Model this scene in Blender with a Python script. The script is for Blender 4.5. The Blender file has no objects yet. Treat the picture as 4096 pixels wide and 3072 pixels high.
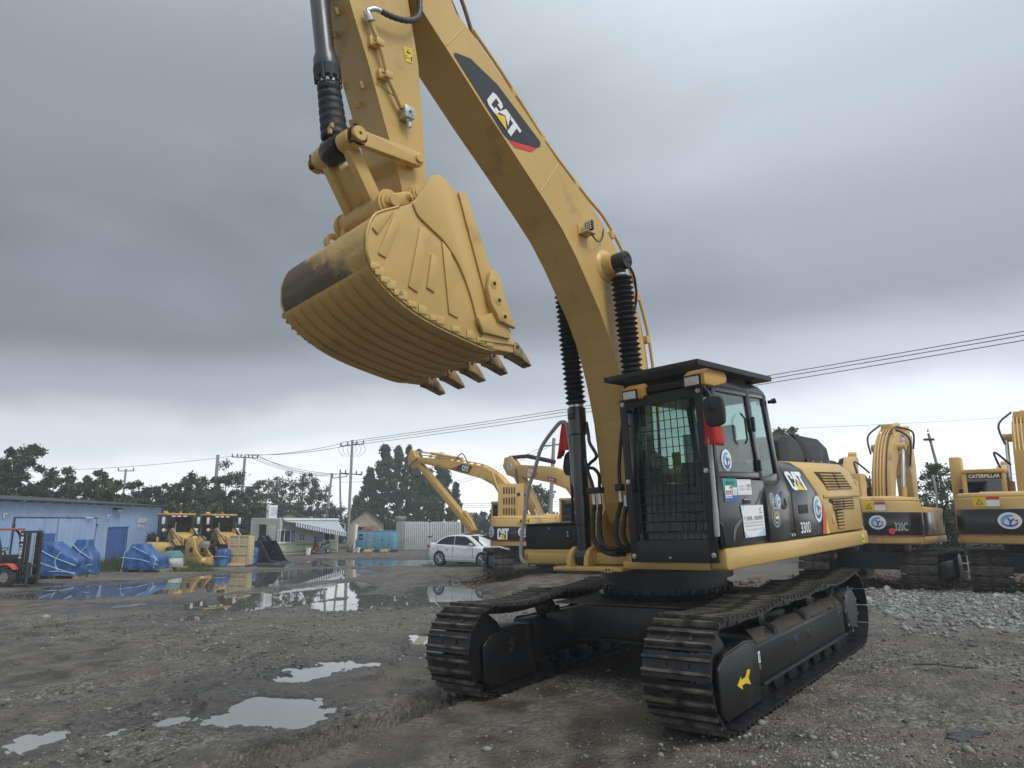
import bpy, bmesh, math, random
import numpy as np
from mathutils import Vector, Matrix
random.seed(7); RNG = np.random.default_rng(11)
SC = bpy.context.scene
COL = SC.collection
PI = math.pi
def rad(a): return math.radians(a)

# ------------------------------------------------------------------ camera
F = 700.0 / 1024.0
CAMZ = 1.70
PITCH = math.atan(137 / 700.0)
cam_d = bpy.data.cameras.new('camera'); cam = bpy.data.objects.new('camera', cam_d); COL.objects.link(cam)
cam_d.sensor_width = 36.0; cam_d.lens = 36.0 * F
cam_d.clip_start = 0.05; cam_d.clip_end = 3000
cam.location = (0, 0, CAMZ); cam.rotation_euler = (PI / 2 + PITCH, 0, 0)
SC.camera = cam

def ray(u, v):
    x = (u - 512) / 700.0; y = -(v - 384) / 700.0
    d = (x, math.cos(PITCH) - y * math.sin(PITCH), math.sin(PITCH) + y * math.cos(PITCH))
    return (d[0] / d[1], d[2] / d[1])
def at(u, v, Y):
    a, b = ray(u, v)
    return Vector((a * Y, Y, CAMZ + b * Y))

# ------------------------------------------------------------------ exposure / world / sun
SC.view_settings.view_transform = 'Standard'
SC.view_settings.look = 'None'
SC.view_settings.exposure = 0.57
SC.view_settings.gamma = 1.0
SC.view_settings.use_curve_mapping = False
SUN_EL, SUN_AZ = rad(52), rad(140)      # azimuth measured clockwise from +Y (the way the camera looks)
world = bpy.data.worlds.new('World'); SC.world = world; world.use_nodes = True
nt = world.node_tree; nt.nodes.clear()
def N(nt, t, **k):
    n = nt.nodes.new(t)
    for a, b in k.items(): setattr(n, a, b)
    return n
def mathn(nt, op, a, b=None, clamp=False):
    n = nt.nodes.new('ShaderNodeMath'); n.operation = op; n.use_clamp = clamp
    for i, q in enumerate((a, b)):
        if q is None: continue
        if isinstance(q, (int, float)): n.inputs[i].default_value = q
        else: nt.links.new(q, n.inputs[i])
    return n.outputs[0]
def build_world():
    L = nt.links
    out = N(nt, 'ShaderNodeOutputWorld'); bg = N(nt, 'ShaderNodeBackground')
    sky = N(nt, 'ShaderNodeTexSky', sky_type='NISHITA')
    sky.sun_disc = False; sky.sun_elevation = SUN_EL; sky.sun_rotation = SUN_AZ
    tc = N(nt, 'ShaderNodeTexCoord'); sep = N(nt, 'ShaderNodeSeparateXYZ'); L.new(tc.outputs['Generated'], sep.inputs[0])
    X, Y, Z = sep.outputs
    zc = mathn(nt, 'MAXIMUM', Z, 0.0)
    den = mathn(nt, 'ADD', zc, 0.24)
    comb = N(nt, 'ShaderNodeCombineXYZ')
    L.new(mathn(nt, 'DIVIDE', X, den), comb.inputs[0]); L.new(mathn(nt, 'DIVIDE', Y, den), comb.inputs[1])
    comb.inputs[2].default_value = 3.7
    n1 = N(nt, 'ShaderNodeTexNoise'); n1.inputs['Scale'].default_value = 0.55; n1.inputs['Detail'].default_value = 6; n1.inputs['Roughness'].default_value = .52
    n1.inputs['Distortion'].default_value = .5
    L.new(comb.outputs[0], n1.inputs['Vector'])
    n2 = N(nt, 'ShaderNodeTexNoise'); n2.inputs['Scale'].default_value = 1.3; n2.inputs['Detail'].default_value = 3.5; n2.inputs['Roughness'].default_value = .5
    L.new(comb.outputs[0], n2.inputs['Vector'])
    c1 = mathn(nt, 'SUBTRACT', n1.outputs['Fac'], .5); c2 = mathn(nt, 'SUBTRACT', n2.outputs['Fac'], .5)
    # height in the cloud deck: the edge of the storm deck wavers with the noise
    zz = mathn(nt, 'ADD', zc, mathn(nt, 'MULTIPLY', c1, .22))
    zz = mathn(nt, 'ADD', zz, mathn(nt, 'MULTIPLY', c2, .06))
    zz = mathn(nt, 'SUBTRACT', zz, mathn(nt, 'MULTIPLY', X, .035))
    ramp = N(nt, 'ShaderNodeValToRGB'); L.new(zz, ramp.inputs[0])
    cr = ramp.color_ramp; cr.interpolation = 'EASE'
    stops = [(0.0, (.90, .94, .97)), (.07, (.86, .90, .94)), (.13, (.64, .69, .74)), (.19, (.37, .41, .46)), (.27, (.205, .23, .26)),
             (.36, (.23, .26, .295)), (.50, (.315, .355, .39)), (.70, (.50, .56, .61)), (1.0, (.85, .90, .95))]
    while len(cr.elements) < len(stops): cr.elements.new(.5)
    for e, (p, c) in zip(cr.elements, stops): e.position = p; e.color = (*c, 1)
    # broad light and dark in the deck
    side = mathn(nt, 'MULTIPLY', X, .80)
    amp = mathn(nt, 'MULTIPLY', zc, 3.0, True)
    k = mathn(nt, 'ADD', mathn(nt, 'MULTIPLY', c1, 1.0), mathn(nt, 'MULTIPLY', c2, .40))
    k = mathn(nt, 'ADD', k, side)
    k = mathn(nt, 'ADD', mathn(nt, 'MULTIPLY', k, amp), 1.0)
    k = mathn(nt, 'MINIMUM', mathn(nt, 'MAXIMUM', k, .68), 1.26)
    mul = N(nt, 'ShaderNodeVectorMath', operation='SCALE'); L.new(ramp.outputs[0], mul.inputs[0]); L.new(k, mul.inputs['Scale'])
    sc = N(nt, 'ShaderNodeVectorMath', operation='SCALE'); L.new(sky.outputs[0], sc.inputs[0]); sc.inputs['Scale'].default_value = .05
    mx = N(nt, 'ShaderNodeMix', data_type='RGBA'); mx.inputs[0].default_value = .95
    L.new(sc.outputs[0], mx.inputs[6]); L.new(mul.outputs[0], mx.inputs[7])
    L.new(mx.outputs[2], bg.inputs[0]); bg.inputs[1].default_value = 1.0
    L.new(bg.outputs[0], out.inputs[0])
build_world()
sun_d = bpy.data.lights.new('sun', 'SUN'); sun = bpy.data.objects.new('sun', sun_d); COL.objects.link(sun)
sun_d.energy = 1.1; sun_d.angle = rad(25); sun_d.color = (1, .97, .92)
_sd = Vector((math.sin(SUN_AZ) * math.cos(SUN_EL), math.cos(SUN_AZ) * math.cos(SUN_EL), math.sin(SUN_EL)))
sun.rotation_euler = _sd.to_track_quat('Z', 'Y').to_euler()

# ------------------------------------------------------------------ materials
MATS = {}
def M(name, col, rough=.5, metal=0., var=.12, scale=4., bump=0., bscale=60., dirt=None, dirt_amt=0., dirt_scale=3., spec=.5, coat=0., rvar=.1, stretch=None):
    """Principled material with procedural colour / roughness variation, optional dirt stains and bump."""
    if name in MATS: return MATS[name]
    m = bpy.data.materials.new(name); m.use_nodes = True
    t = m.node_tree; L = t.links; b = t.nodes['Principled BSDF']
    tc = N(t, 'ShaderNodeTexCoord'); mp = N(t, 'ShaderNodeMapping'); L.new(tc.outputs['Object'], mp.inputs[0])
    if stretch: mp.inputs['Scale'].default_value = stretch
    n = N(t, 'ShaderNodeTexNoise'); n.inputs['Scale'].default_value = scale; n.inputs['Detail'].default_value = 6
    L.new(mp.outputs[0], n.inputs['Vector'])
    mx = N(t, 'ShaderNodeMix', data_type='RGBA'); 
    r = N(t, 'ShaderNodeMapRange'); r.inputs[1].default_value = .3; r.inputs[2].default_value = .7; L.new(n.outputs['Fac'], r.inputs[0])
    L.new(r.outputs[0], mx.inputs[0])
    mx.inputs[6].default_value = (*[c * (1 - var) for c in col], 1); mx.inputs[7].default_value = (*[min(1, c * (1 + var)) for c in col], 1)
    colout = mx.outputs[2]
    if dirt:
        n2 = N(t, 'ShaderNodeTexNoise'); n2.inputs['Scale'].default_value = dirt_scale; n2.inputs['Detail'].default_value = 8; n2.inputs['Roughness'].default_value = .65
        L.new(tc.outputs['Object'], n2.inputs['Vector'])
        r2 = N(t, 'ShaderNodeMapRange'); r2.inputs[1].default_value = .62 - dirt_amt * .4; r2.inputs[2].default_value = .78 - dirt_amt * .35; L.new(n2.outputs['Fac'], r2.inputs[0])
        m2 = N(t, 'ShaderNodeMix', data_type='RGBA'); L.new(r2.outputs[0], m2.inputs[0]); L.new(colout, m2.inputs[6]); m2.inputs[7].default_value = (*dirt, 1)
        colout = m2.outputs[2]
        rr = N(t, 'ShaderNodeMapRange'); L.new(r2.outputs[0], rr.inputs[0]); rr.inputs[3].default_value = rough; rr.inputs[4].default_value = min(1, max(rough, .8))
        L.new(rr.outputs[0], b.inputs['Roughness'])
    else:
        rr = N(t, 'ShaderNodeMapRange'); L.new(n.outputs['Fac'], rr.inputs[0]); rr.inputs[1].default_value = .25; rr.inputs[2].default_value = .75
        rr.inputs[3].default_value = max(0.02, rough - rvar); rr.inputs[4].default_value = min(1, rough + rvar); L.new(rr.outputs[0], b.inputs['Roughness'])
    L.new(colout, b.inputs['Base Color'])
    b.inputs['Metallic'].default_value = metal; b.inputs['Specular IOR Level'].default_value = spec
    if coat: b.inputs['Coat Weight'].default_value = coat; b.inputs['Coat Roughness'].default_value = .12
    if bump:
        n3 = N(t, 'ShaderNodeTexNoise'); n3.inputs['Scale'].default_value = bscale; n3.inputs['Detail'].default_value = 4
        L.new(tc.outputs['Object'], n3.inputs['Vector'])
        bp = N(t, 'ShaderNodeBump'); bp.inputs['Strength'].default_value = bump; bp.inputs['Distance'].default_value = .02
        L.new(n3.outputs['Fac'], bp.inputs['Height']); L.new(bp.outputs[0], b.inputs['Normal'])
    MATS[name] = m; return m
def glass(name, tint=(.55, .62, .6), alpha=.35, rough=.03):
    if name in MATS: return MATS[name]
    m = bpy.data.materials.new(name); m.use_nodes = True
    t = m.node_tree; L = t.links; t.nodes.clear()
    o = N(t, 'ShaderNodeOutputMaterial'); tr = N(t, 'ShaderNodeBsdfTransparent'); tr.inputs[0].default_value = (*tint, 1)
    gl = N(t, 'ShaderNodeBsdfGlossy'); gl.inputs['Roughness'].default_value = rough; gl.inputs[0].default_value = (.9, .95, .95, 1)
    lw = N(t, 'ShaderNodeLayerWeight'); lw.inputs[0].default_value = .5
    n = N(t, 'ShaderNodeTexNoise'); n.inputs['Scale'].default_value = 3
    a = mathn(t, 'MULTIPLY', mathn(t, 'POWER', lw.outputs['Facing'], 4), .75)
    a = mathn(t, 'ADD', a, .03 + alpha * .1); a = mathn(t, 'ADD', a, mathn(t, 'MULTIPLY', n.outputs['Fac'], .02), True)
    mx = N(t, 'ShaderNodeMixShader'); L.new(a, mx.inputs[0]); L.new(tr.outputs[0], mx.inputs[1]); L.new(gl.outputs[0], mx.inputs[2])
    L.new(mx.outputs[0], o.inputs[0]); MATS[name] = m; return m
MUD = (.058, .050, .040)
YEL = M('machine_yellow', (.565, .365, .112), .42, var=.08, scale=1.1, dirt=(.30, .20, .085), dirt_amt=.13, dirt_scale=1.3, bump=.04, bscale=14, coat=.2)
YEL2 = M('faded_yellow', (.57, .375, .135), .55, var=.10, scale=1.2, dirt=(.22, .17, .10), dirt_amt=.16, dirt_scale=1.6)
YELB = M('bucket_yellow', (.565, .368, .118), .5, var=.08, scale=2.5, dirt=(.30, .20, .085), dirt_amt=.14, dirt_scale=1.8, bump=.10, bscale=16, coat=.1)
def worn_mat():
    m = M('worn_bucket_yellow', (.50, .32, .105), .58, var=.14, scale=5, bump=.3, bscale=30); t = m.node_tree; L = t.links; b = t.nodes['Principled BSDF']
    src = b.inputs['Base Color'].links[0].from_socket
    tc = N(t, 'ShaderNodeTexCoord'); sp = N(t, 'ShaderNodeSeparateXYZ'); L.new(tc.outputs['Object'], sp.inputs[0])
    n = N(t, 'ShaderNodeTexNoise'); n.inputs['Scale'].default_value = 5; n.inputs['Detail'].default_value = 8; n.inputs['Roughness'].default_value = .7; L.new(tc.outputs['Object'], n.inputs['Vector'])
    h = mathn(t, 'ADD', sp.outputs[2], mathn(t, 'MULTIPLY', mathn(t, 'SUBTRACT', n.outputs['Fac'], .5), .55)); h = mathn(t, 'ADD', h, mathn(t, 'MULTIPLY', sp.outputs[1], .50))
    r = N(t, 'ShaderNodeMapRange'); L.new(h, r.inputs[0]); r.inputs[1].default_value = 3.68; r.inputs[2].default_value = 3.84; r.inputs[3].default_value = .88; r.inputs[4].default_value = 0
    mx = N(t, 'ShaderNodeMix', data_type='RGBA'); L.new(r.outputs[0], mx.inputs[0]); L.new(src, mx.inputs[6]); mx.inputs[7].default_value = (.05, .040, .030, 1); L.new(mx.outputs[2], b.inputs['Base Color'])
    return m
YELWORN = worn_mat()
BLK = M('black_paint', (.013, .013, .015), .28, var=.25, scale=3, bump=.02, bscale=20, coat=.4, dirt=(.05, .045, .04), dirt_amt=.03)
BLKM = M('black_matt', (.018, .018, .019), .55, var=.25, scale=5, bump=.05, bscale=50)
RUB = M('rubber_black', (.012, .012, .013), .5, var=.3, scale=10)
CYL = M('cylinder_grey', (.045, .047, .052), .33, var=.2, scale=4, coat=.2)
STEEL = M('steel_zinc', (.55, .56, .57), .32, metal=.85, var=.15, scale=20)
CHROME = M('chrome', (.75, .76, .78), .12, metal=1, var=.04)
TRACKM = M('track_black_mud', (.010, .010, .012), .38, var=.3, scale=6, dirt=(.065, .054, .042), dirt_amt=.22, dirt_scale=7, bump=.3, bscale=45)
TRACKW = M('track_worn_mud', (.030, .028, .026), .48, var=.35, scale=6, dirt=(.135, .112, .088), dirt_amt=.42, dirt_scale=7, bump=.3, bscale=45)
FRAMEM = M('track_frame_black', (.0075, .0075, .008), .38, var=.3, scale=3, dirt=(.055, .047, .038), dirt_amt=.12, dirt_scale=3.5, bump=.08, bscale=25)
MUDM = M('caked_mud', (.055, .046, .036), .85, var=.35, scale=14, bump=.8, bscale=28)
WHITE = M('white_paint', (.78, .78, .77), .45, var=.05, scale=2)
WHITEV = M('white_vinyl', (.80, .80, .80), .35, var=.03)
REDV = M('red_vinyl', (.62, .045, .035), .4, var=.05)
YELV = M('yellow_vinyl', (.78, .55, .03), .4, var=.05)
BLKV = M('black_vinyl', (.022, .022, .026), .4, var=.1)
BLUEV = M('blue_vinyl', (.03, .11, .36), .4, var=.1)
LBLUEV = M('light_blue_vinyl', (.12, .42, .72), .4, var=.15)
TEALV = M('teal_vinyl', (.03, .33, .27), .4, var=.1)
GREYV = M('grey_print', (.32, .32, .33), .5, var=.2)
INKV = M('ink', (.03, .03, .035), .5, var=.1)
LENS = M('lamp_lens', (.72, .72, .70), .12, var=.15, scale=60, coat=.6)
REDCL = M('red_cloth', (.60, .045, .035), .8, var=.15, scale=12, bump=.2, bscale=30)
FOAM = M('silver_braid', (.42, .42, .41), .6, var=.35, scale=70, bump=.8, bscale=90, stretch=(1, 1, 3))
GLASS = glass('cab_glass', (.74, .82, .79), -.1)
GLASSD = glass('dark_glass', (.10, .11, .11), .3)

# ------------------------------------------------------------------ mesh builder
class MB:
    def __init__(s): s.v = []; s.f = []
    def add(s, vs, fs):
        o = len(s.v); s.v += [tuple(p) for p in vs]; s.f += [tuple(i + o for i in f) for f in fs]; return s
    def box(s, x0, x1, y0, y1, z0, z1):
        vs = [(x, y, z) for z in (z0, z1) for y in (y0, y1) for x in (x0, x1)]
        return s.add(vs, [(0, 2, 3, 1), (4, 5, 7, 6), (0, 1, 5, 4), (2, 6, 7, 3), (0, 4, 6, 2), (1, 3, 7, 5)])
    def hexa(s, a, b):                                    # two quads, bottom a and top b
        return s.add(list(a) + list(b), [(3, 2, 1, 0), (4, 5, 6, 7)] + [(i, (i + 1) % 4, 4 + (i + 1) % 4, 4 + i) for i in range(4)])
    def prism(s, poly, y0, y1, axis='y'):                 # polygon in xz extruded along y (or xy along z, yz along x)
        n = len(poly)
        def mk(p, t): return (p[0], t, p[1]) if axis == 'y' else ((p[0], p[1], t) if axis == 'z' else (t, p[0], p[1]))
        vs = [mk(p, y0) for p in poly] + [mk(p, y1) for p in poly]
        return s.add(vs, [tuple(range(n)), tuple(range(2 * n - 1, n - 1, -1))] + [(i, n + i, n + (i + 1) % n, (i + 1) % n) for i in range(n)])
    def cyl(s, a, b, r, r2=None, n=16, caps=True):
        a = Vector(a); b = Vector(b); r2 = r if r2 is None else r2
        d = (b - a).normalized(); t = Vector((0, 0, 1)) if abs(d.z) < .9 else Vector((1, 0, 0))
        u = d.cross(t).normalized(); w = d.cross(u)
        vs = []
        for c, q in ((a, r), (b, r2)):
            for i in range(n):
                th = 2 * PI * i / n; vs.append(c + u * (math.cos(th) * q) + w * (math.sin(th) * q))
        fs = [(i, (i + 1) % n, n + (i + 1) % n, n + i) for i in range(n)]
        if caps: fs += [tuple(range(n - 1, -1, -1)), tuple(range(n, 2 * n))]
        return s.add(vs, fs)
    def lathe(s, a, b, prof, n=24):                       # prof: (t along a->b in metres, radius)
        a = Vector(a); b = Vector(b); d = (b - a).normalized(); t = Vector((0, 0, 1)) if abs(d.z) < .9 else Vector((1, 0, 0))
        u = d.cross(t).normalized(); w = d.cross(u); vs = []
        for (q, r) in prof:
            for i in range(n):
                th = 2 * PI * i / n; vs.append(a + d * q + u * (math.cos(th) * r) + w * (math.sin(th) * r))
        fs = []
        for k in range(len(prof) - 1):
            for i in range(n): fs.append((k * n + i, k * n + (i + 1) % n, (k + 1) * n + (i + 1) % n, (k + 1) * n + i))
        fs += [tuple(range(n - 1, -1, -1)), tuple(range((len(prof) - 1) * n, len(prof) * n))]
        return s.add(vs, fs)
    def tube(s, pts, r, n=8, caps=True):
        pts = [Vector(p) for p in pts]; rs = r if isinstance(r, (list, tuple)) else [r] * len(pts)
        vs = []; fs = []; prev = None
        for k, p in enumerate(pts):
            d = (pts[min(k + 1, len(pts) - 1)] - pts[max(k - 1, 0)])
            d = d.normalized() if d.length > 1e-9 else Vector((0, 0, 1))
            if prev is None:
                t = Vector((0, 0, 1)) if abs(d.z) < .9 else Vector((1, 0, 0)); u = d.cross(t).normalized()
            else:
                u = (prev - d * prev.dot(d)); u = u.normalized() if u.length > 1e-6 else d.orthogonal().normalized()
            prev = u; w = d.cross(u)
            for i in range(n):
                th = 2 * PI * i / n; vs.append(p + u * (math.cos(th) * rs[k]) + w * (math.sin(th) * rs[k]))
        for k in range(len(pts) - 1):
            for i in range(n): fs.append((k * n + i, k * n + (i + 1) % n, (k + 1) * n + (i + 1) % n, (k + 1) * n + i))
        if caps: fs += [tuple(range(n - 1, -1, -1)), tuple(range((len(pts) - 1) * n, len(pts) * n))]
        return s.add(vs, fs)
    def loft(s, secs, caps=True):                         # list of rings with equal counts
        n = len(secs[0]); o = []
        for q in secs: o += list(q)
        fs = [(k * n + i, k * n + (i + 1) % n, (k + 1) * n + (i + 1) % n, (k + 1) * n + i) for k in range(len(secs) - 1) for i in range(n)]
        if caps: fs += [tuple(range(n - 1, -1, -1)), tuple(range((len(secs) - 1) * n, len(secs) * n))]
        return s.add(o, fs)
    def quad(s, a, b, c, d): return s.add([a, b, c, d], [(0, 1, 2, 3)])
    def build(s, name, mat, parent=None, bevel=0., smooth=None, xf=None, seg=2, fix=True):
        me = bpy.data.meshes.new(name)
        vs = s.v if xf is None else [tuple(xf @ Vector(p)) for p in s.v]
        me.from_pydata(vs, [], s.f); me.validate()
        if fix:
            bm = bmesh.new(); bm.from_mesh(me)
            bmesh.ops.recalc_face_normals(bm, faces=bm.faces)
            if bevel:
                es = [e for e in bm.edges if len(e.link_faces) == 2 and e.calc_face_angle(0) > .6]
                bmesh.ops.bevel(bm, geom=es, offset=bevel, segments=seg, affect='EDGES', profile=.5, clamp_overlap=True)
            bm.to_mesh(me); bm.free()
        me.materials.append(mat)
        if smooth is not None or bevel:
            me.polygons.foreach_set('use_smooth', [True] * len(me.polygons))
            me.set_sharp_from_angle(angle=rad(smooth if smooth is not None else 40))
        o = bpy.data.objects.new(name, me); COL.objects.link(o)
        if parent is not None: o.parent = parent
        return o
def mobj(name, me, parent=None, mat=None):
    o = bpy.data.objects.new(name, me); COL.objects.link(o)
    if mat is not None and not me.materials: me.materials.append(mat)
    if parent is not None: o.parent = parent
    return o
def tag(o, label, cat, group=None):
    o['label'] = label; o['category'] = cat
    if group: o['group'] = group
    return o
def empty(name, loc=(0, 0, 0), rz=0., label=None, cat=None, group=None):
    e = bpy.data.objects.new(name, None); COL.objects.link(e); e.location = loc; e.rotation_euler = (0, 0, rz); e.empty_display_size = .3
    if label: tag(e, label, cat, group)
    return e
def kids(o): return [c for c in bpy.data.objects if c.parent == o]
def copy_tree(o, parent=None):
    c = o.copy(); COL.objects.link(c); c.parent = parent
    for k in list(o.children): copy_tree(k, c)
    return c
def smoothpath(pts, n=8):                                 # Catmull-Rom through the points
    P = [Vector(p) for p in pts]; out = []
    for i in range(len(P) - 1):
        p0 = P[max(i - 1, 0)]; p1 = P[i]; p2 = P[i + 1]; p3 = P[min(i + 2, len(P) - 1)]
        for k in range(n):
            t = k / n
            out.append(.5 * ((2 * p1) + (p2 - p0) * t + (2 * p0 - 5 * p1 + 4 * p2 - p3) * t * t + (3 * p1 - p0 - 3 * p2 + p3) * t ** 3))
    out.append(P[-1]); return out
def sp2(pts, n=6): return [(p.x, p.y) for p in smoothpath([(a, b, 0) for a, b in pts], n)]

# ---- flat print: 2-D shapes and lettering laid on a plane (origin, unit vectors along the reading direction and up)
_font_cache = {}
def text2d(txt, bold=.0):
    key = (txt, bold)
    if key in _font_cache: return _font_cache[key]
    cu = bpy.data.curves.new('lettering', 'FONT'); cu.body = txt; cu.size = 1.0; cu.offset = bold; cu.resolution_u = 3
    ob = bpy.data.objects.new('lettering', cu); COL.objects.link(ob)
    dg = bpy.context.evaluated_depsgraph_get(); me = bpy.data.meshes.new_from_object(ob.evaluated_get(dg))
    vs = [(v.co.x, v.co.y) for v in me.vertices]; fs = [tuple(p.vertices) for p in me.polygons]
    bpy.data.objects.remove(ob); bpy.data.curves.remove(cu); bpy.data.meshes.remove(me)
    if vs:
        x0 = min(v[0] for v in vs); x1 = max(v[0] for v in vs); y0 = min(v[1] for v in vs); y1 = max(v[1] for v in vs)
        w = max(x1 - x0, 1e-6); h = max(y1 - y0, 1e-6)
        vs = [((a - x0) / w, (b - y0) / h) for a, b in vs]
    _font_cache[key] = (vs, fs); return vs, fs
class Sheet:
    """a plane in space for flat print; u,v in metres from the origin"""
    def __init__(s, o, ax, ay, off=.003, parent=None):
        s.o = Vector(o); s.ax = Vector(ax).normalized(); s.ay = Vector(ay); s.ay = (s.ay - s.ax * s.ay.dot(s.ax)).normalized()
        s.n = s.ax.cross(s.ay); s.off = off; s.k = 0; s.p = parent
    def poly(s, name, polys, mat, lvl=0, skew=0.):
        mb = MB(); d = s.n * (s.off * (1 + lvl))
        for vs, fs in polys:
            mb.add([s.o + s.ax * (a + skew * b) + s.ay * b + d for a, b in vs], fs)
        o = mb.build(name, mat, s.p, fix=False)
        return o
    def shape(s, name, pts, mat, lvl=0, skew=0.): return s.poly(name, [(pts, [tuple(range(len(pts)))])], mat, lvl, skew)
    def rect(s, name, a, b, w, h, mat, lvl=0): return s.shape(name, [(a, b), (a + w, b), (a + w, b + h), (a, b + h)], mat, lvl)
    def disc(s, name, cx, cy, rx, ry, mat, lvl=0, n=28, a0=0, a1=2 * PI):
        return s.shape(name, [(cx + rx * math.cos(a0 + (a1 - a0) * i / n), cy + ry * math.sin(a0 + (a1 - a0) * i / n)) for i in range(n if a1 - a0 > 6.2 else n + 1)], mat, lvl)
    def ring(s, name, cx, cy, r0, r1, mat, lvl=0, n=28, a0=0, a1=2 * PI):
        vs = []; fs = []
        for i in range(n + 1):
            t = a0 + (a1 - a0) * i / n; vs += [(cx + r0 * math.cos(t), cy + r0 * math.sin(t)), (cx + r1 * math.cos(t), cy + r1 * math.sin(t))]
        for i in range(n): fs.append((2 * i, 2 * i + 1, 2 * i + 3, 2 * i + 2))
        return s.poly(name, [(vs, fs)], mat, lvl)
    def text(s, txt, a, b, w, h, mat, lvl=1, bold=.0, name='lettering', skew=0.):
        vs, fs = text2d(txt, bold)
        if not vs: return None
        return s.poly(name, [([(a + x * w, b + y * h) for x, y in vs], fs)], mat, lvl, skew)
    def cat(s, a, b, w, h, lvl=1, white=None, skew=0.):
        """the three heavy block letters with the triangle under the A"""
        white = white or WHITEV
        def S(pts): return [(a + x * w, b + y * h) for x, y in pts]
        C = S([(.36, .60), (.24, .60), (.24, .80), (.13, .80), (.13, .20), (.24, .20), (.24, .40), (.36, .40), (.36, .12), (.28, 0), (.09, 0), (0, .12), (0, .88), (.09, 1), (.28, 1), (.36, .88)])
        A = S([(.43, 1), (.60, 1), (.72, .02), (.60, .02), (.515, .46), (.44, .02), (.32, .02)])
        A = S([(.44, 1), (.60, 1), (.70, .30), (.515, .62), (.34, .30)])
        Lg = S([(.335, .26), (.365, .33), (.305, .0), (.30, 0)])
        T = S([(.62, 1), (1.0, 1), (1.0, .78), (.88, .78), (.88, 0), (.75, 0), (.75, .78), (.65, .78)])
        s.poly('lettering', [(q, [tuple(range(len(q)))]) for q in (C, A, T)], white, lvl, skew)
        s.shape('triangle_mark', S([(.515, .54), (.73, 0), (.30, 0)]), YELV, lvl + 1, skew)
    def roundel(s, cx, cy, rx, ry, num=None):
        """round company sticker: blue crescent swoosh round a Y-shaped mark with a red dot"""
        s.disc('sticker', cx, cy, rx, ry, WHITEV, 0)
        q = .74
        def E(r0, r1, a0, a1, mat, lvl):
            vs = []; fs = []; n = 18
            for i in range(n + 1):
                t = rad(a0 + (a1 - a0) * i / n); w = math.sin(PI * i / n) * .5 + .5
                ri = r1 - (r1 - r0) * w
                vs += [(cx + rx * ri * math.cos(t), cy + ry * ri * math.sin(t)), (cx + rx * r1 * math.cos(t), cy + ry * r1 * math.sin(t))]
            for i in range(n): fs.append((2 * i, 2 * i + 1, 2 * i + 3, 2 * i + 2))
            s.poly('sticker_mark', [(vs, fs)], mat, lvl)
        E(.38, q, 60, 215, LBLUEV, 1); E(.52, q, 200, 345, BLUEV, 1)
        k = [(-.22, .30), (-.06, .34), (.08, .06), (.30, .30), (.42, .20), (.14, -.14), (.10, -.52), (-.06, -.52), (-.04, -.10)]
        s.shape('sticker_mark', [(cx + rx * x, cy + ry * y) for x, y in k], BLUEV, 2)
        s.disc('sticker_dot', cx + rx * .56, cy + ry * .02, rx * .13, ry * .13, REDV, 2, n=12)
        if num: s.text(num, cx - rx * .4, cy - ry * .92, rx * .8, ry * .22, INKV, 1)
def stuff(o): o['kind'] = 'stuff'; return o
def struct(o): o['kind'] = 'structure'; return o
# ------------------------------------------------------------------ terrain
def _hash(i, j, s):
    h = (i.astype(np.int64) * 374761393 + j.astype(np.int64) * 668265263 + s * 1442695041) & 0x7fffffff
    h = ((h ^ (h >> 13)) * 1274126177) & 0x7fffffff
    return ((h ^ (h >> 16)) & 0xffff) / 65535.0
def vnoise(x, y, s=0):
    i = np.floor(x); j = np.floor(y); a = x - i; b = y - j
    a = a * a * (3 - 2 * a); b = b * b * (3 - 2 * b)
    return (_hash(i, j, s) * (1 - a) + _hash(i + 1, j, s) * a) * (1 - b) + (_hash(i, j + 1, s) * (1 - a) + _hash(i + 1, j + 1, s) * a) * b - .5
def fbm(x, y, s=0, o=4, g=.5):
    r = 0; k = 1.; 
    for q in range(o): r = r + k * vnoise(x * 2 ** q + 17.3 * q, y * 2 ** q - 9.1 * q, s + q); k *= g
    return r
def mplane(x, y): return .0495 * (x - 1.92) + .0100 * (y - 8.76)
_cp = [(x, y, mplane(x, y)) for x, y in ((1.92, 8.76), (4.8, 12), (0, 6.4), (1.7, 6.1), (4.9, 10.8), (-1.2, 8.6), (1.7, 11.8), (3.6, 7.0), (0, 10.5))]
_cp += [(0, 0, -.15), (-5, 5, -.40), (-5, 13, -.50), (-9, 16, -.66), (-7, 22, -.745), (-12, 24, -.745), (-16, 28, -.73), (-10, 30, -.745), (-4, 24, -.735), (-1.5, 20, -.72),
        (1, 19, -.60), (-8, 38, -.74), (-14, 40, -.74), (-19, 42, -.72), (-2.4, 34.7, -.42), (-4, 40, -.65), (-17, 52, -.73), (-14, 58, -.73), (-9, 62, -.75), (-23, 35, -.70), (-21, 29, -.68),
        (-26, 48, -.5), (10.7, 19, .06), (12, 17.5, .10), (21, 34, .25), (.5, 28, -.42), (8, 4, .20), (8, 10, .24), (5, 15, .12), (7, 24, -.05), (15, 10, .3), (-12, 6, -.62), (-12, 12, -.68), (4, 36, -.2),
        (-40, 40, -.5), (-40, 10, -.7), (40, 20, .3), (40, 50, .2), (0, 100, -.6), (-60, 100, -.6), (60, 100, 0), (0, -20, -.1), (-40, -20, -.4), (40, -20, .2)]
_cp = np.array(_cp)
def _tps(r2): return .5 * r2 * np.log(r2 + 1e-9)
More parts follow.
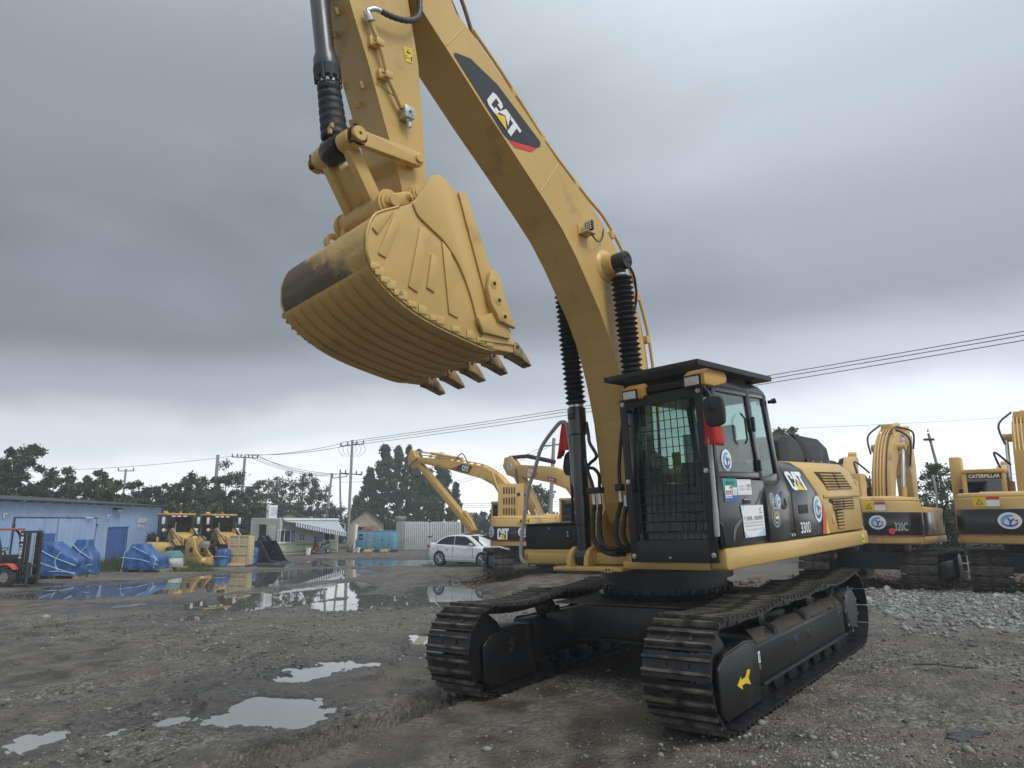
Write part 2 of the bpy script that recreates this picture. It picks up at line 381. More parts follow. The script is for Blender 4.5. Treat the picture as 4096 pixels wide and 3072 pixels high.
def _fit():
    n = len(_cp); D = ((_cp[:, None, :2] - _cp[None, :, :2]) ** 2).sum(-1); K = _tps(D) + np.eye(n) * .5
    Pm = np.c_[np.ones(n), _cp[:, :2]]; A = np.block([[K, Pm], [Pm.T, np.zeros((3, 3))]])
    return np.linalg.solve(A, np.r_[_cp[:, 2], 0, 0, 0])
_w = _fit()
def base_z(x, y):
    x = np.asarray(x, float); y = np.asarray(y, float); sh = x.shape; x = x.ravel(); y = y.ravel()
    r = np.hypot(x, y); k = np.minimum(1, 100 / np.maximum(r, 1e-6)); x = x * k; y = y * k
    z = _w[-3] + _w[-2] * x + _w[-1] * y
    for i in range(len(_cp)): z = z + _w[i] * _tps((x - _cp[i, 0]) ** 2 + (y - _cp[i, 1]) ** 2)
    return z.reshape(sh)
# puddles: outline in the photograph (2212 px wide copy) laid on the water level
K = 1024 / 2212
def on_level(u, v, z):
    a, b = ray(u * K, v * K); Y = (z - CAMZ) / b; return (a * Y, Y)
def ground_hit(u, v):                                     # where the pixel's ray meets the bare terrain
    a, b = ray(u, v); Y = 3.0
    for _ in range(40):
        z = float(base_z(np.array([a * Y]), np.array([Y]))[0]); Y = .5 * Y + .5 * (z - CAMZ) / b
    return a * Y, Y, z
WL = -.775
PUD = [
 (WL, [(40, 1292), (130, 1268), (300, 1258), (420, 1244), (560, 1236), (700, 1228), (790, 1229), (820, 1238), (740, 1250), (620, 1262), (480, 1278), (330, 1286), (180, 1296)]),
 (WL, [(480, 1224), (600, 1218), (720, 1208), (880, 1202), (1010, 1206), (960, 1214), (900, 1224), (760, 1222), (640, 1226)]),
 (WL, [(340, 1312), (480, 1290), (640, 1270), (770, 1256), (800, 1268), (760, 1288), (690, 1304), (560, 1320), (420, 1320)]),
 (WL, [(660, 1306), (760, 1282), (860, 1288), (930, 1264), (990, 1257), (1030, 1264), (1050, 1278), (1040, 1294), (980, 1312), (820, 1310), (720, 1322)]),
 (WL, [(190, 1312), (310, 1302), (300, 1312), (210, 1320)]),
 (WL, [(380, 1330), (470, 1322), (460, 1332), (390, 1340)]),
]
_near = [[(606, 1470), (622, 1446), (668, 1446), (690, 1430), (760, 1427), (790, 1433), (852, 1430), (830, 1440), (760, 1446), (700, 1458), (650, 1470)],
         [(868, 1388), (900, 1374), (945, 1372), (960, 1384), (920, 1396), (880, 1394)],
         [(440, 1560), (480, 1530), (520, 1508), (570, 1503), (610, 1512), (660, 1510), (712, 1530), (690, 1556), (640, 1580), (560, 1572), (500, 1566)],
         [(360, 1561), (378, 1553), (402, 1553), (396, 1564), (372, 1568)],
         [(885, 1420), (915, 1414), (930, 1424), (905, 1432)],
         [(228, 1578), (255, 1572), (262, 1577), (240, 1584)],
         [(18, 1612), (60, 1586), (150, 1578), (140, 1592), (80, 1614), (40, 1630)]]
for q in _near:
    cu = sum(p[0] for p in q) / len(q); cv = sum(p[1] for p in q) / len(q)
    z = ground_hit(cu * K, cv * K)[2] - .012
    PUD.append((z, q))
PUDW = [(z, np.array([on_level(u, v, z) for u, v in q])) for z, q in PUD]
def sdist(poly, x, y):                                    # > 0 inside
    d = np.full(x.shape, 1e9); ins = np.zeros(x.shape, bool); n = len(poly)
    for i in range(n):
        ax, ay = poly[i]; bx, by = poly[(i + 1) % n]; ex, ey = bx - ax, by - ay
        t = np.clip(((x - ax) * ex + (y - ay) * ey) / (ex * ex + ey * ey + 1e-12), 0, 1)
        d = np.minimum(d, np.hypot(x - ax - t * ex, y - ay - t * ey))
        c = ((ay > y) != (by > y)) & (x < ex * (y - ay) / (by - ay + 1e-12) + ax); ins ^= c
    return np.where(ins, d, -d)
# imprint of a crawler track across the foreground
_ta = np.array(ground_hit(540 * K, 1655 * K)[:2]); _tb = np.array(ground_hit(960 * K, 1500 * K)[:2])
def gz(x, y, fine=True):
    x = np.asarray(x, float); y = np.asarray(y, float)
    z = base_z(x, y)
    r = np.hypot(x, y); far = np.clip(1 - r / 60, .1, 1)
    det = .055 * fbm(x * .45, y * .45, 3, 3) + .05 * fbm(x * 1.3, y * 1.3, 5, 3)
    lump = .040 * fbm(x * 4, y * 4, 9, 4, .6) * (0.4 + 1.2 * np.clip(vnoise(x * .6, y * .6, 21) + .5, 0, 1))
    dx, dy = x - 1.92, y - 8.76; c, s = math.cos(-2.2585), math.sin(-2.2585)
    lx, ly = c * dx + s * dy, -s * dx + c * dy
    foot = np.clip(1.6 - np.maximum(np.abs(lx) - 2.4, np.abs(ly) - 1.6), 0, 1)      # packed flat under the machine
    flat = 1 - .85 * np.clip(foot, 0, 1)
    z = z + det * flat * far
    # wheel ruts sweeping through the mud at the left
    rr_ = np.hypot(x + 30, y - 46) ; ph = rr_ + .5 * fbm(x * .25, y * .25, 101, 2); rm = np.clip((-x - .5) / 2, 0, 1) * np.clip((y - 5.5) / 2, 0, 1) * np.clip((20 - y) / 4, 0, 1)
    rut = np.abs(np.sin(ph * PI / 1.9)) ; z = z + rm * flat * (.05 * (np.clip(1 - rut * 3.2, 0, 1) - 1.3 * np.clip(1 - np.abs(rut - .55) * 5, 0, 1)) * np.clip(.5 + 1.5 * vnoise(x * .3, y * .3, 103), 0, 1))
    nearp = np.zeros(x.shape, bool)
    for grp in (0, 1):
        db = np.full(x.shape, -9.0); zb = np.zeros(x.shape)
        for zw, P in PUDW:
            if (P[:, 1].mean() > 15) != (grp == 0): continue
            m = (x > P[:, 0].min() - 3) & (x < P[:, 0].max() + 3) & (y > P[:, 1].min() - 3) & (y < P[:, 1].max() + 3)
            if not m.any(): continue
            xs, ys = x[m], y[m]; sc = min(1.0, .25 + .03 * P[:, 1].mean())
            d = sdist(P, xs, ys) + ((.9 if grp == 0 else .42) * sc) * fbm(xs * (.72 if grp == 0 else 1.3) / sc, ys * (.72 if grp == 0 else 1.3) / sc, 31, 5, .65)
            better = d > db[m]; t_ = db[m]; t_[better] = d[better]; db[m] = t_; t_ = zb[m]; t_[better] = zw; zb[m] = t_
        m = db > -3
        if not m.any(): continue
        d = db[m]; zw = zb[m]
        zi = zw - np.clip(d * .10, 0, .10) - .02 * np.clip(d * 6, -1, 1)
        if grp == 1: zi = zi + np.where(d > 0, .10 * np.clip(fbm(x[m] * 5.5, y[m] * 5.5, 133, 4, .6) - .16, 0, 1), 0)
        k = np.clip(1 + np.minimum(d, 0) / 2.2, 0, 1); k = k * k * (3 - 2 * k)
        zz = z[m] * (1 - k) + zi * k + np.where(d < 0, np.clip(-d, 0, 1) * .05 * k, 0)
        zz = np.where(d < 0, np.maximum(zz, zw + .016 * np.clip(-d * 8, 0, 1)), zz) if grp == 0 else np.where((d < 0) & (d > -.7), np.maximum(zz, zw + .016 * np.clip(-d * 8, 0, 1)), zz)
        z[m] = zz; nearp[m] |= (d < 0) & (d > -.6)
        if grp == 0:
            mb = (x > -23) & (x < 4) & (y > 16.5) & (y < 47)
            z = np.where(mb & (db < 0), np.maximum(z, WL + .014 * np.clip(-db * 4, 0, 1)), z)
    if fine:
        e = _tb - _ta; ln = np.hypot(*e); e = e / ln; t = (x - _ta[0]) * e[0] + (y - _ta[1]) * e[1]; w = -(x - _ta[0]) * e[1] + (y - _ta[1]) * e[0]
        w = w + .05 * fbm(t * 2, w * 2, 41, 2)
        inside = np.clip((.34 - np.abs(w)) / .08, 0, 1) * np.clip((t + .5) / .5, 0, 1) * np.clip((ln + .8 - t) / .5, 0, 1)
        rid = np.maximum(0, np.sin(t * 2 * PI / .17 + 1.5 * vnoise(t * 3, w * 6, 42))) ** 1.5
        z = z + inside * (.075 * rid - .035) + np.clip((.12 - np.abs(np.abs(w) - .42)) / .12, 0, 1) * .03 * np.clip((t + .5) / .5, 0, 1) * np.clip((ln + .8 - t) / .5, 0, 1)
        z = z + np.where(nearp, np.maximum(lump, 0) * .5, lump) * far * (1 - .5 * np.clip(foot, 0, 1))
    return z
def gz1(x, y): return float(gz(np.array([float(x)]), np.array([float(y)]), False)[0])

def pale_mask(x, y):                                      # spread of pale crushed stone at the right
    a = np.array([(5.6, 13.0), (7.2, 16.4), (14, 16.2), (24, 17), (24, 9.0), (8.6, 8.4), (7.0, 9.2), (5.9, 10.4)])
    return np.clip(.5 + sdist(a, x, y) * .8 + 1.6 * fbm(x * .9, y * .9, 51, 4, .6), 0, 1)
def rubble_mask(x, y):
    q = np.array([(6.5, 16.8), (9, 17.6), (16, 17.4), (22, 19), (18, 24), (6, 21)])
    return np.clip(.4 + sdist(q, x, y) * .8 + 1.2 * fbm(x * 1.1, y * 1.1, 61, 3), 0, 1)

def build_ground():
    ang = np.r_[np.linspace(-180, -62, 40, endpoint=False), np.linspace(-62, -44, 40, endpoint=False), np.linspace(-44, 44, 560, endpoint=False), np.linspace(44, 62, 40, endpoint=False), np.linspace(62, 180, 40, endpoint=False)]
    ang = np.radians(ang); rr = np.exp(np.arange(math.log(.9), math.log(900), .0092))
    A, Rr = np.meshgrid(ang, rr); X = Rr * np.sin(A); Y = Rr * np.cos(A)
    Z = gz(X, Y)
    nr, na = X.shape
    V = np.stack([X, Y, Z], -1).reshape(-1, 3)
    V = np.vstack([V, [[0, 0, float(Z[0].mean())]]])
    i = np.arange(nr - 1)[:, None]; j = np.arange(na)[None, :]; j2 = (j + 1) % na
    Q = np.stack([i * na + j, i * na + j2 + 0 * i, (i + 1) * na + j2, (i + 1) * na + j], -1).reshape(-1, 4)
    Q = Q[:, ::-1]
    c = len(V) - 1; T = np.stack([np.full(na, c), np.arange(na), (np.arange(na) + 1) % na], -1)[:, ::-1]
    me = bpy.data.meshes.new('ground')
    me.vertices.add(len(V)); me.vertices.foreach_set('co', V.astype(np.float32).ravel())
    nl = Q.size + T.size; me.loops.add(nl); me.loops.foreach_set('vertex_index', np.r_[Q.ravel(), T.ravel()].astype(np.int32))
    npol = len(Q) + len(T); me.polygons.add(npol)
    st = np.r_[np.arange(len(Q)) * 4, Q.size + np.arange(len(T)) * 3]
    me.polygons.foreach_set('loop_start', st.astype(np.int32))
    me.update(calc_edges=True); me.validate()
    me.polygons.foreach_set('use_smooth', np.ones(npol, bool))
    at_ = me.attributes.new('pale', 'FLOAT', 'POINT'); at_.data.foreach_set('value', np.r_[pale_mask(X, Y).ravel(), 0].astype(np.float32))
    at_ = me.attributes.new('rubble', 'FLOAT', 'POINT'); at_.data.foreach_set('value', np.r_[rubble_mask(X, Y).ravel(), 0].astype(np.float32))
    wv = np.zeros(X.shape)
    for zw, Pp in PUDW:
        m = (X > Pp[:, 0].min() - 2) & (X < Pp[:, 0].max() + 2) & (Y > Pp[:, 1].min() - 2) & (Y < Pp[:, 1].max() + 2)
        if m.any():
            s_ = .55 if Pp[:, 1].mean() < 15 else 1.3; d = sdist(Pp, X[m], Y[m]) + s_ * .8 * fbm(X[m] * 1.5, Y[m] * 1.5, 91, 3); t_ = wv[m]; wv[m] = np.maximum(t_, np.clip(1 + d / s_, 0, 1))
    at_ = me.attributes.new('wet', 'FLOAT', 'POINT'); at_.data.foreach_set('value', np.r_[wv.ravel(), 0].astype(np.float32))
    return me
def ground_mat():
    m = bpy.data.materials.new('wet_muddy_gravel'); m.use_nodes = True; t = m.node_tree; L = t.links; b = t.nodes['Principled BSDF']
    tc = N(t, 'ShaderNodeTexCoord'); P = tc.outputs['Object']
    def noise(s, d=6, r=.55, dist=0):
        n = N(t, 'ShaderNodeTexNoise'); n.inputs['Scale'].default_value = s; n.inputs['Detail'].default_value = d; n.inputs['Roughness'].default_value = r; n.inputs['Distortion'].default_value = dist
        L.new(P, n.inputs['Vector']); return n.outputs['Fac']
    def rng(x, a, b_, c=0., d=1.):
        n = N(t, 'ShaderNodeMapRange'); L.new(x, n.inputs[0])
        for i, q in enumerate((a, b_, c, d)): n.inputs[i + 1].default_value = q
        return n.outputs[0]
    def mix(f, a, c):
        n = N(t, 'ShaderNodeMix', data_type='RGBA'); L.new(f, n.inputs[0])
        for k, q in ((6, a), (7, c)):
            if isinstance(q, tuple): n.inputs[k].default_value = (*q, 1)
            else: L.new(q, n.inputs[k])
        return n.outputs[2]
    big = noise(.35, 5); mid = noise(2.2, 6); fine_ = noise(22, 5, .7); grit = noise(70, 3, .7)
    mud = mix(rng(mid, .38, .62), (.054, .046, .036), (.155, .131, .101))
    vo = N(t, 'ShaderNodeTexVoronoi'); vo.inputs['Scale'].default_value = 24; L.new(P, vo.inputs['Vector'])
    vo2 = N(t, 'ShaderNodeTexVoronoi'); vo2.inputs['Scale'].default_value = 55; L.new(P, vo2.inputs['Vector'])
    gcol = mix(rng(vo.outputs['Color'], .2, .9), (.058, .053, .046), (.34, .32, .29))
    gcol = mix(rng(grit, .5, .75), gcol, (.10, .09, .076))
    stony = rng(mathn(t, 'ADD', mathn(t, 'MULTIPLY', big, .75), mathn(t, 'MULTIPLY', mid, .25)), .46, .58)
    stony = mathn(t, 'MULTIPLY', stony, rng(fine_, .35, .55))
    col = mix(stony, mud, gcol)
    # warm silt drying out
    col = mix(rng(noise(.8, 4), .52, .70, 0, .6), col, (.155, .125, .084))
    at_ = N(t, 'ShaderNodeAttribute', attribute_name='pale'); rb = N(t, 'ShaderNodeAttribute', attribute_name='rubble')
    pal = mix(rng(vo.outputs['Color'], 0, 1), (.12, .12, .115), (.36, .36, .35))
    pf = mathn(t, 'MULTIPLY', at_.outputs['Fac'], rng(mathn(t, 'ADD', mathn(t, 'MULTIPLY', mid, .6), mathn(t, 'MULTIPLY', fine_, .4)), .40, .58))
    col = mix(pf, col, pal)
    col = mix(mathn(t, 'MULTIPLY', rb.outputs['Fac'], rng(fine_, .3, .6)), col, mix(rng(vo.outputs['Color'], 0, 1), (.045, .030, .022), (.13, .075, .05)))
    wt = N(t, 'ShaderNodeAttribute', attribute_name='wet')
    wetc = N(t, 'ShaderNodeVectorMath', operation='SCALE'); L.new(col, wetc.inputs[0]); L.new(rng(wt.outputs['Fac'], 0, 1, 1, .50), wetc.inputs['Scale']); L.new(wetc.outputs[0], b.inputs['Base Color'])
    wet = rng(mathn(t, 'ADD', mathn(t, 'MULTIPLY', big, .5), mathn(t, 'MULTIPLY', mid, .5)), .42, .60, .36, .85)
    wet = mathn(t, 'SUBTRACT', wet, mathn(t, 'MULTIPLY', wt.outputs['Fac'], .32))
    L.new(wet, b.inputs['Roughness']); b.inputs['Specular IOR Level'].default_value = .45
    h = mathn(t, 'ADD', mathn(t, 'MULTIPLY', fine_, .55), mathn(t, 'MULTIPLY', vo.outputs['Distance'], -.5))
    h = mathn(t, 'ADD', h, mathn(t, 'MULTIPLY', grit, .25)); h = mathn(t, 'ADD', h, mathn(t, 'MULTIPLY', vo2.outputs['Distance'], -.3))
    bp = N(t, 'ShaderNodeBump'); bp.inputs['Strength'].default_value = 1.0; bp.inputs['Distance'].default_value = .05
    L.new(h, bp.inputs['Height']); L.new(bp.outputs[0], b.inputs['Normal'])
    return m
gme = build_ground(); gobj = mobj('ground', gme, None, ground_mat()); struct(gobj)
def water_mat(name='muddy_water', c=(.10, .095, .085)):
    m = bpy.data.materials.new(name); m.use_nodes = True; t = m.node_tree; L = t.links; b = t.nodes['Principled BSDF']
    b.inputs['Base Color'].default_value = (*c, 1); b.inputs['Roughness'].default_value = .012
    b.inputs['IOR'].default_value = 1.85
    tc = N(t, 'ShaderNodeTexCoord'); n = N(t, 'ShaderNodeTexNoise'); n.inputs['Scale'].default_value = 2.5; n.inputs['Detail'].default_value = 2; L.new(tc.outputs['Object'], n.inputs['Vector'])
    bp = N(t, 'ShaderNodeBump'); bp.inputs['Strength'].default_value = .02; bp.inputs['Distance'].default_value = .02; L.new(n.outputs['Fac'], bp.inputs['Height']); L.new(bp.outputs[0], b.inputs['Normal'])
    return m
WATER = water_mat(); WATERN = water_mat('sky_sheen_water', (.32, .315, .30))  # near puddles: bright sky reflection put into the pale base colour
struct(MB().add([(-22.5, 17, WL), (3.5, 17, WL), (3.5, 46.5, WL), (-22.5, 46.5, WL)], [(0, 1, 2, 3)]).build('puddle_water', WATER, None, fix=False))
for zw, Pp in PUDW:
    c = Pp.mean(0)
    if c[1] > 15: continue
    x0, y0 = Pp.min(0) - .12; x1, y1 = Pp.max(0) + .12
    struct(MB().add([(x0, y0, zw), (x1, y0, zw), (x1, y1, zw), (x0, y1, zw)], [(0, 1, 2, 3)]).build('puddle_water', WATERN, None, fix=False))

# ------------------------------------------------------------------ loose stones
_ico = np.array([(0, 0, 1), (.89, 0, .45), (.28, .85, .45), (-.72, .53, .45), (-.72, -.53, .45), (.28, -.85, .45), (.72, .53, -.45), (-.28, .85, -.45), (-.89, 0, -.45), (-.28, -.85, -.45), (.72, -.53, -.45), (0, 0, -1)], float)
_icof = np.array([(0, 1, 2), (0, 2, 3), (0, 3, 4), (0, 4, 5), (0, 5, 1), (1, 6, 2), (2, 7, 3), (3, 8, 4), (4, 9, 5), (5, 10, 1), (2, 6, 7), (3, 7, 8), (4, 8, 9), (5, 9, 10), (1, 10, 6), (6, 11, 7), (7, 11, 8), (8, 11, 9), (9, 11, 10), (10, 11, 6)])
def stones(name, x, y, size, mat, sink=.25, lift=None):
    n = len(x); z = gz(x, y) if lift is None else lift
    th = RNG.uniform(0, 2 * PI, n); jit = 1 + RNG.uniform(-.28, .28, (n, 12))
    sx = size * RNG.uniform(.7, 1.3, n); sy = size * RNG.uniform(.6, 1.1, n); sz = size * RNG.uniform(.4, .8, n)
    V = _ico[None] * jit[..., None] * np.stack([sx, sy, sz], -1)[:, None, :]
    c, s = np.cos(th)[:, None], np.sin(th)[:, None]
    W = np.stack([V[..., 0] * c - V[..., 1] * s + x[:, None], V[..., 0] * s + V[..., 1] * c + y[:, None], V[..., 2] + (z + sz * (1 - 2 * sink) * .5)[:, None]], -1).reshape(-1, 3)
    Fc = (_icof[None] + (np.arange(n) * 12)[:, None, None]).reshape(-1, 3)
    me = bpy.data.meshes.new(name); me.vertices.add(len(W)); me.vertices.foreach_set('co', W.astype(np.float32).ravel())
    me.loops.add(Fc.size); me.loops.foreach_set('vertex_index', Fc.astype(np.int32).ravel()); me.polygons.add(len(Fc)); me.polygons.foreach_set('loop_start', (np.arange(len(Fc)) * 3).astype(np.int32))
    me.update(calc_edges=True); return mobj(name, me, None, mat)
def stone_mat(name, a, b_):
    m = bpy.data.materials.new(name); m.use_nodes = True; t = m.node_tree; L = t.links; b = t.nodes['Principled BSDF']
    g = N(t, 'ShaderNodeNewGeometry'); r = N(t, 'ShaderNodeValToRGB'); L.new(g.outputs['Random Per Island'], r.inputs[0])
    r.color_ramp.elements[0].color = (*a, 1); r.color_ramp.elements[1].color = (*b_, 1)
    e = r.color_ramp.elements.new(.5); e.color = (*[(p * .65 + q * .35) for p, q in zip(a, b_)], 1)
    tc = N(t, 'ShaderNodeTexCoord'); n = N(t, 'ShaderNodeTexNoise'); n.inputs['Scale'].default_value = 30; L.new(tc.outputs['Object'], n.inputs['Vector'])
    mx = N(t, 'ShaderNodeMix', data_type='RGBA', blend_type='MULTIPLY'); mx.inputs[0].default_value = .5; L.new(r.outputs[0], mx.inputs[6]); L.new(n.outputs['Color'], mx.inputs[7])
    L.new(mx.outputs[2], b.inputs['Base Color']); b.inputs['Roughness'].default_value = .7; return m
STN = stone_mat('grey_stone', (.075, .07, .062), (.36, .345, .32)); STP = stone_mat('pale_stone', (.13, .128, .12), (.46, .46, .44)); STR = stone_mat('brick_rubble', (.05, .035, .028), (.26, .13, .075))
def in_puddle(x, y):
    r = np.zeros(x.shape, bool)
    for zw, Pp in PUDW: r |= sdist(Pp, x, y) > -.1
    return r
def polar(n, r0, r1, a0, a1, pw=1.0):
    r = np.exp(RNG.uniform(math.log(r0), math.log(r1), n)); a = np.radians(RNG.uniform(a0, a1, n)); return r * np.sin(a), r * np.cos(a)
def keep(x, y, m): return x[m], y[m]
def scatter():
    x, y = polar(60000, 2.6, 22, -42, 42)
    dens = np.clip(.5 + 1.6 * fbm(x * .55, y * .55, 71, 4), 0.03, 1); m = (RNG.uniform(0, 1, len(x)) < dens * .75) & ~in_puddle(x, y)
    x, y = keep(x, y, m); sz = np.clip(.0055 * np.exp(RNG.normal(0, .55, len(x))), .002, .05) * (0.6 + .14 * np.hypot(x, y)) 
    stuff(stones('gravel', x, y, sz, STN))
    # pale crushed stone at the right
    x = RNG.uniform(4.5, 24, 60000); y = RNG.uniform(7.8, 18.5, 60000)
    m = (RNG.uniform(0, 1, len(x)) < pale_mask(x, y) ** 1.5 * .6) & (x / y < .85) & (x / y > .25)
    x, y = keep(x, y, m); sz = np.clip(.024 * np.exp(RNG.normal(0, .45, len(x))), .008, .09)
    stuff(stones('crushed_stone', x, y, sz, STP))
    # brown rubble strip between the parked excavators, and the little heap behind the near track
    x = RNG.uniform(5, 24, 9000); y = RNG.uniform(15.5, 25, 9000); m = (RNG.uniform(0, 1, 9000) < rubble_mask(x, y)) & (x / y < .9)
    x, y = keep(x, y, m); stuff(stones('brick_rubble', x, y, np.clip(.035 * np.exp(RNG.normal(0, .5, len(x))), .01, .12), STR))
    # pale patch in the near right corner
    c = ground_hit(770, 745); x = c[0] + .25 + RNG.normal(0, .55, 1100); y = c[1] - .25 + RNG.normal(0, .4, 1100); sz = np.clip(.0075 * np.exp(RNG.normal(0, .55, 1100)), .004, .03)
    stuff(stones('pebble_patch', x, y, sz, STP))
    # a few bigger stones that can be told apart
    for (u, v, s_) in ((835, 757, .055), (813, 738, .035), (870, 756, .03), (660, 590, .1), (80, 751, .05), (930, 716, .03), (905, 580, .16), (880, 586, .12), (1000, 600, .08)):
        X, Y, Z = ground_hit(u, v)
        o = stones('stone', np.array([X]), np.array([Y]), np.array([s_]), STP if v > 700 else STN, .1)
        BIG.append(o)
BIG = []
scatter()
# ================================================================== the near excavator
EX = empty('excavator', label='big yellow excavator in the foreground with raised bucket and caged black cab', cat='excavator')
_Ru = Matrix(((-0.63429936, 0.77150475, -0.0494443), (-0.77209619, -0.6354269, -0.01000649), (-0.03913829, 0.03182864, 0.99872676)))
EX.matrix_world = Matrix.Translation((1.9204, 8.7644, -.0025)) @ _Ru.to_4x4()
UP = Matrix.Rotation(-0.0775, 4, 'Z')                      # the house is slewed a little against the tracks
G_, W_ = 1.295, .307
def shoe_mesh(w, pitch, bars=2):
    m = MB(); h = .018
    m.box(-pitch * .49, pitch * .49, -w, w, 0, h)
    for k in range(bars):
        x = -pitch / 2 + pitch * (k + .5) / bars
        m.hexa([(x - .017, -w * .985, h), (x + .017, -w * .985, h), (x + .017, w * .985, h), (x - .017, w * .985, h)], [(x - .009, -w * .985, h + .034), (x + .009, -w * .985, h + .034), (x + .009, w * .985, h + .034), (x - .009, w * .985, h + .034)])
    for yb in (-.10, .10):
        m.box(-.02, .02, yb - .018, yb + .018, h, h + .014)
    m.box(-pitch * .45, pitch * .45, -.11, -.05, -.075, 0); m.box(-pitch * .45, pitch * .45, .05, .11, -.075, 0)
    o = m.build('track_shoe', TRACKM); me = o.data; me.materials.append(TRACKW); ix = [0] * len(me.polygons); ix[6:6 + 6 * bars] = [1] * (6 * bars); me.polygons.foreach_set('material_index', ix); bpy.data.objects.remove(o); return me
def track_path(L, R, sag=.04, step=.01):
    """closed path of the shoe plates: list of (x, z, tangent angle) walking the top forwards"""
    cx = L - R; pts = []
    n = 200
    for i in range(n): 
        t = i / n; pts.append((-cx + 2 * cx * t, 2 * R - sag * math.sin(PI * min(1, max(0, t * 3 % 1))) * (1 if .0 < t < 1 else 0)))
    for i in range(100): a = PI / 2 - PI * i / 100; pts.append((cx + R * math.cos(a), R + R * math.sin(a)))
    for i in range(n): pts.append((cx - 2 * cx * i / n, 0))
    for i in range(100): a = -PI / 2 - PI * i / 100; pts.append((-cx + R * math.cos(a), R + R * math.sin(a)))
    return pts
def lay_shoes(parent, me, L, R, y, count, sag=.04, xf=None, jitter=0.):
    pts = track_path(L, R, sag); pts.append(pts[0]); cum = [0]
    for a, b in zip(pts, pts[1:]): cum.append(cum[-1] + math.hypot(b[0] - a[0], b[1] - a[1]))
    tot = cum[-1]; j = 0
    for k in range(count):
        s = (k + .37) * tot / count
        while cum[j + 1] < s: j += 1
        a, b = pts[j], pts[j + 1]; t = (s - cum[j]) / (cum[j + 1] - cum[j] + 1e-9)
        x = a[0] + (b[0] - a[0]) * t; z = a[1] + (b[1] - a[1]) * t; ang = math.atan2(b[1] - a[1], b[0] - a[0])
        o = mobj('track_shoe', me, parent)
        o.matrix_local = (xf if xf is not None else Matrix()) @ Matrix.Translation((x, y, z)) @ Matrix.Rotation(-ang, 4, 'Y')
SHOE = shoe_mesh(W_, .212)
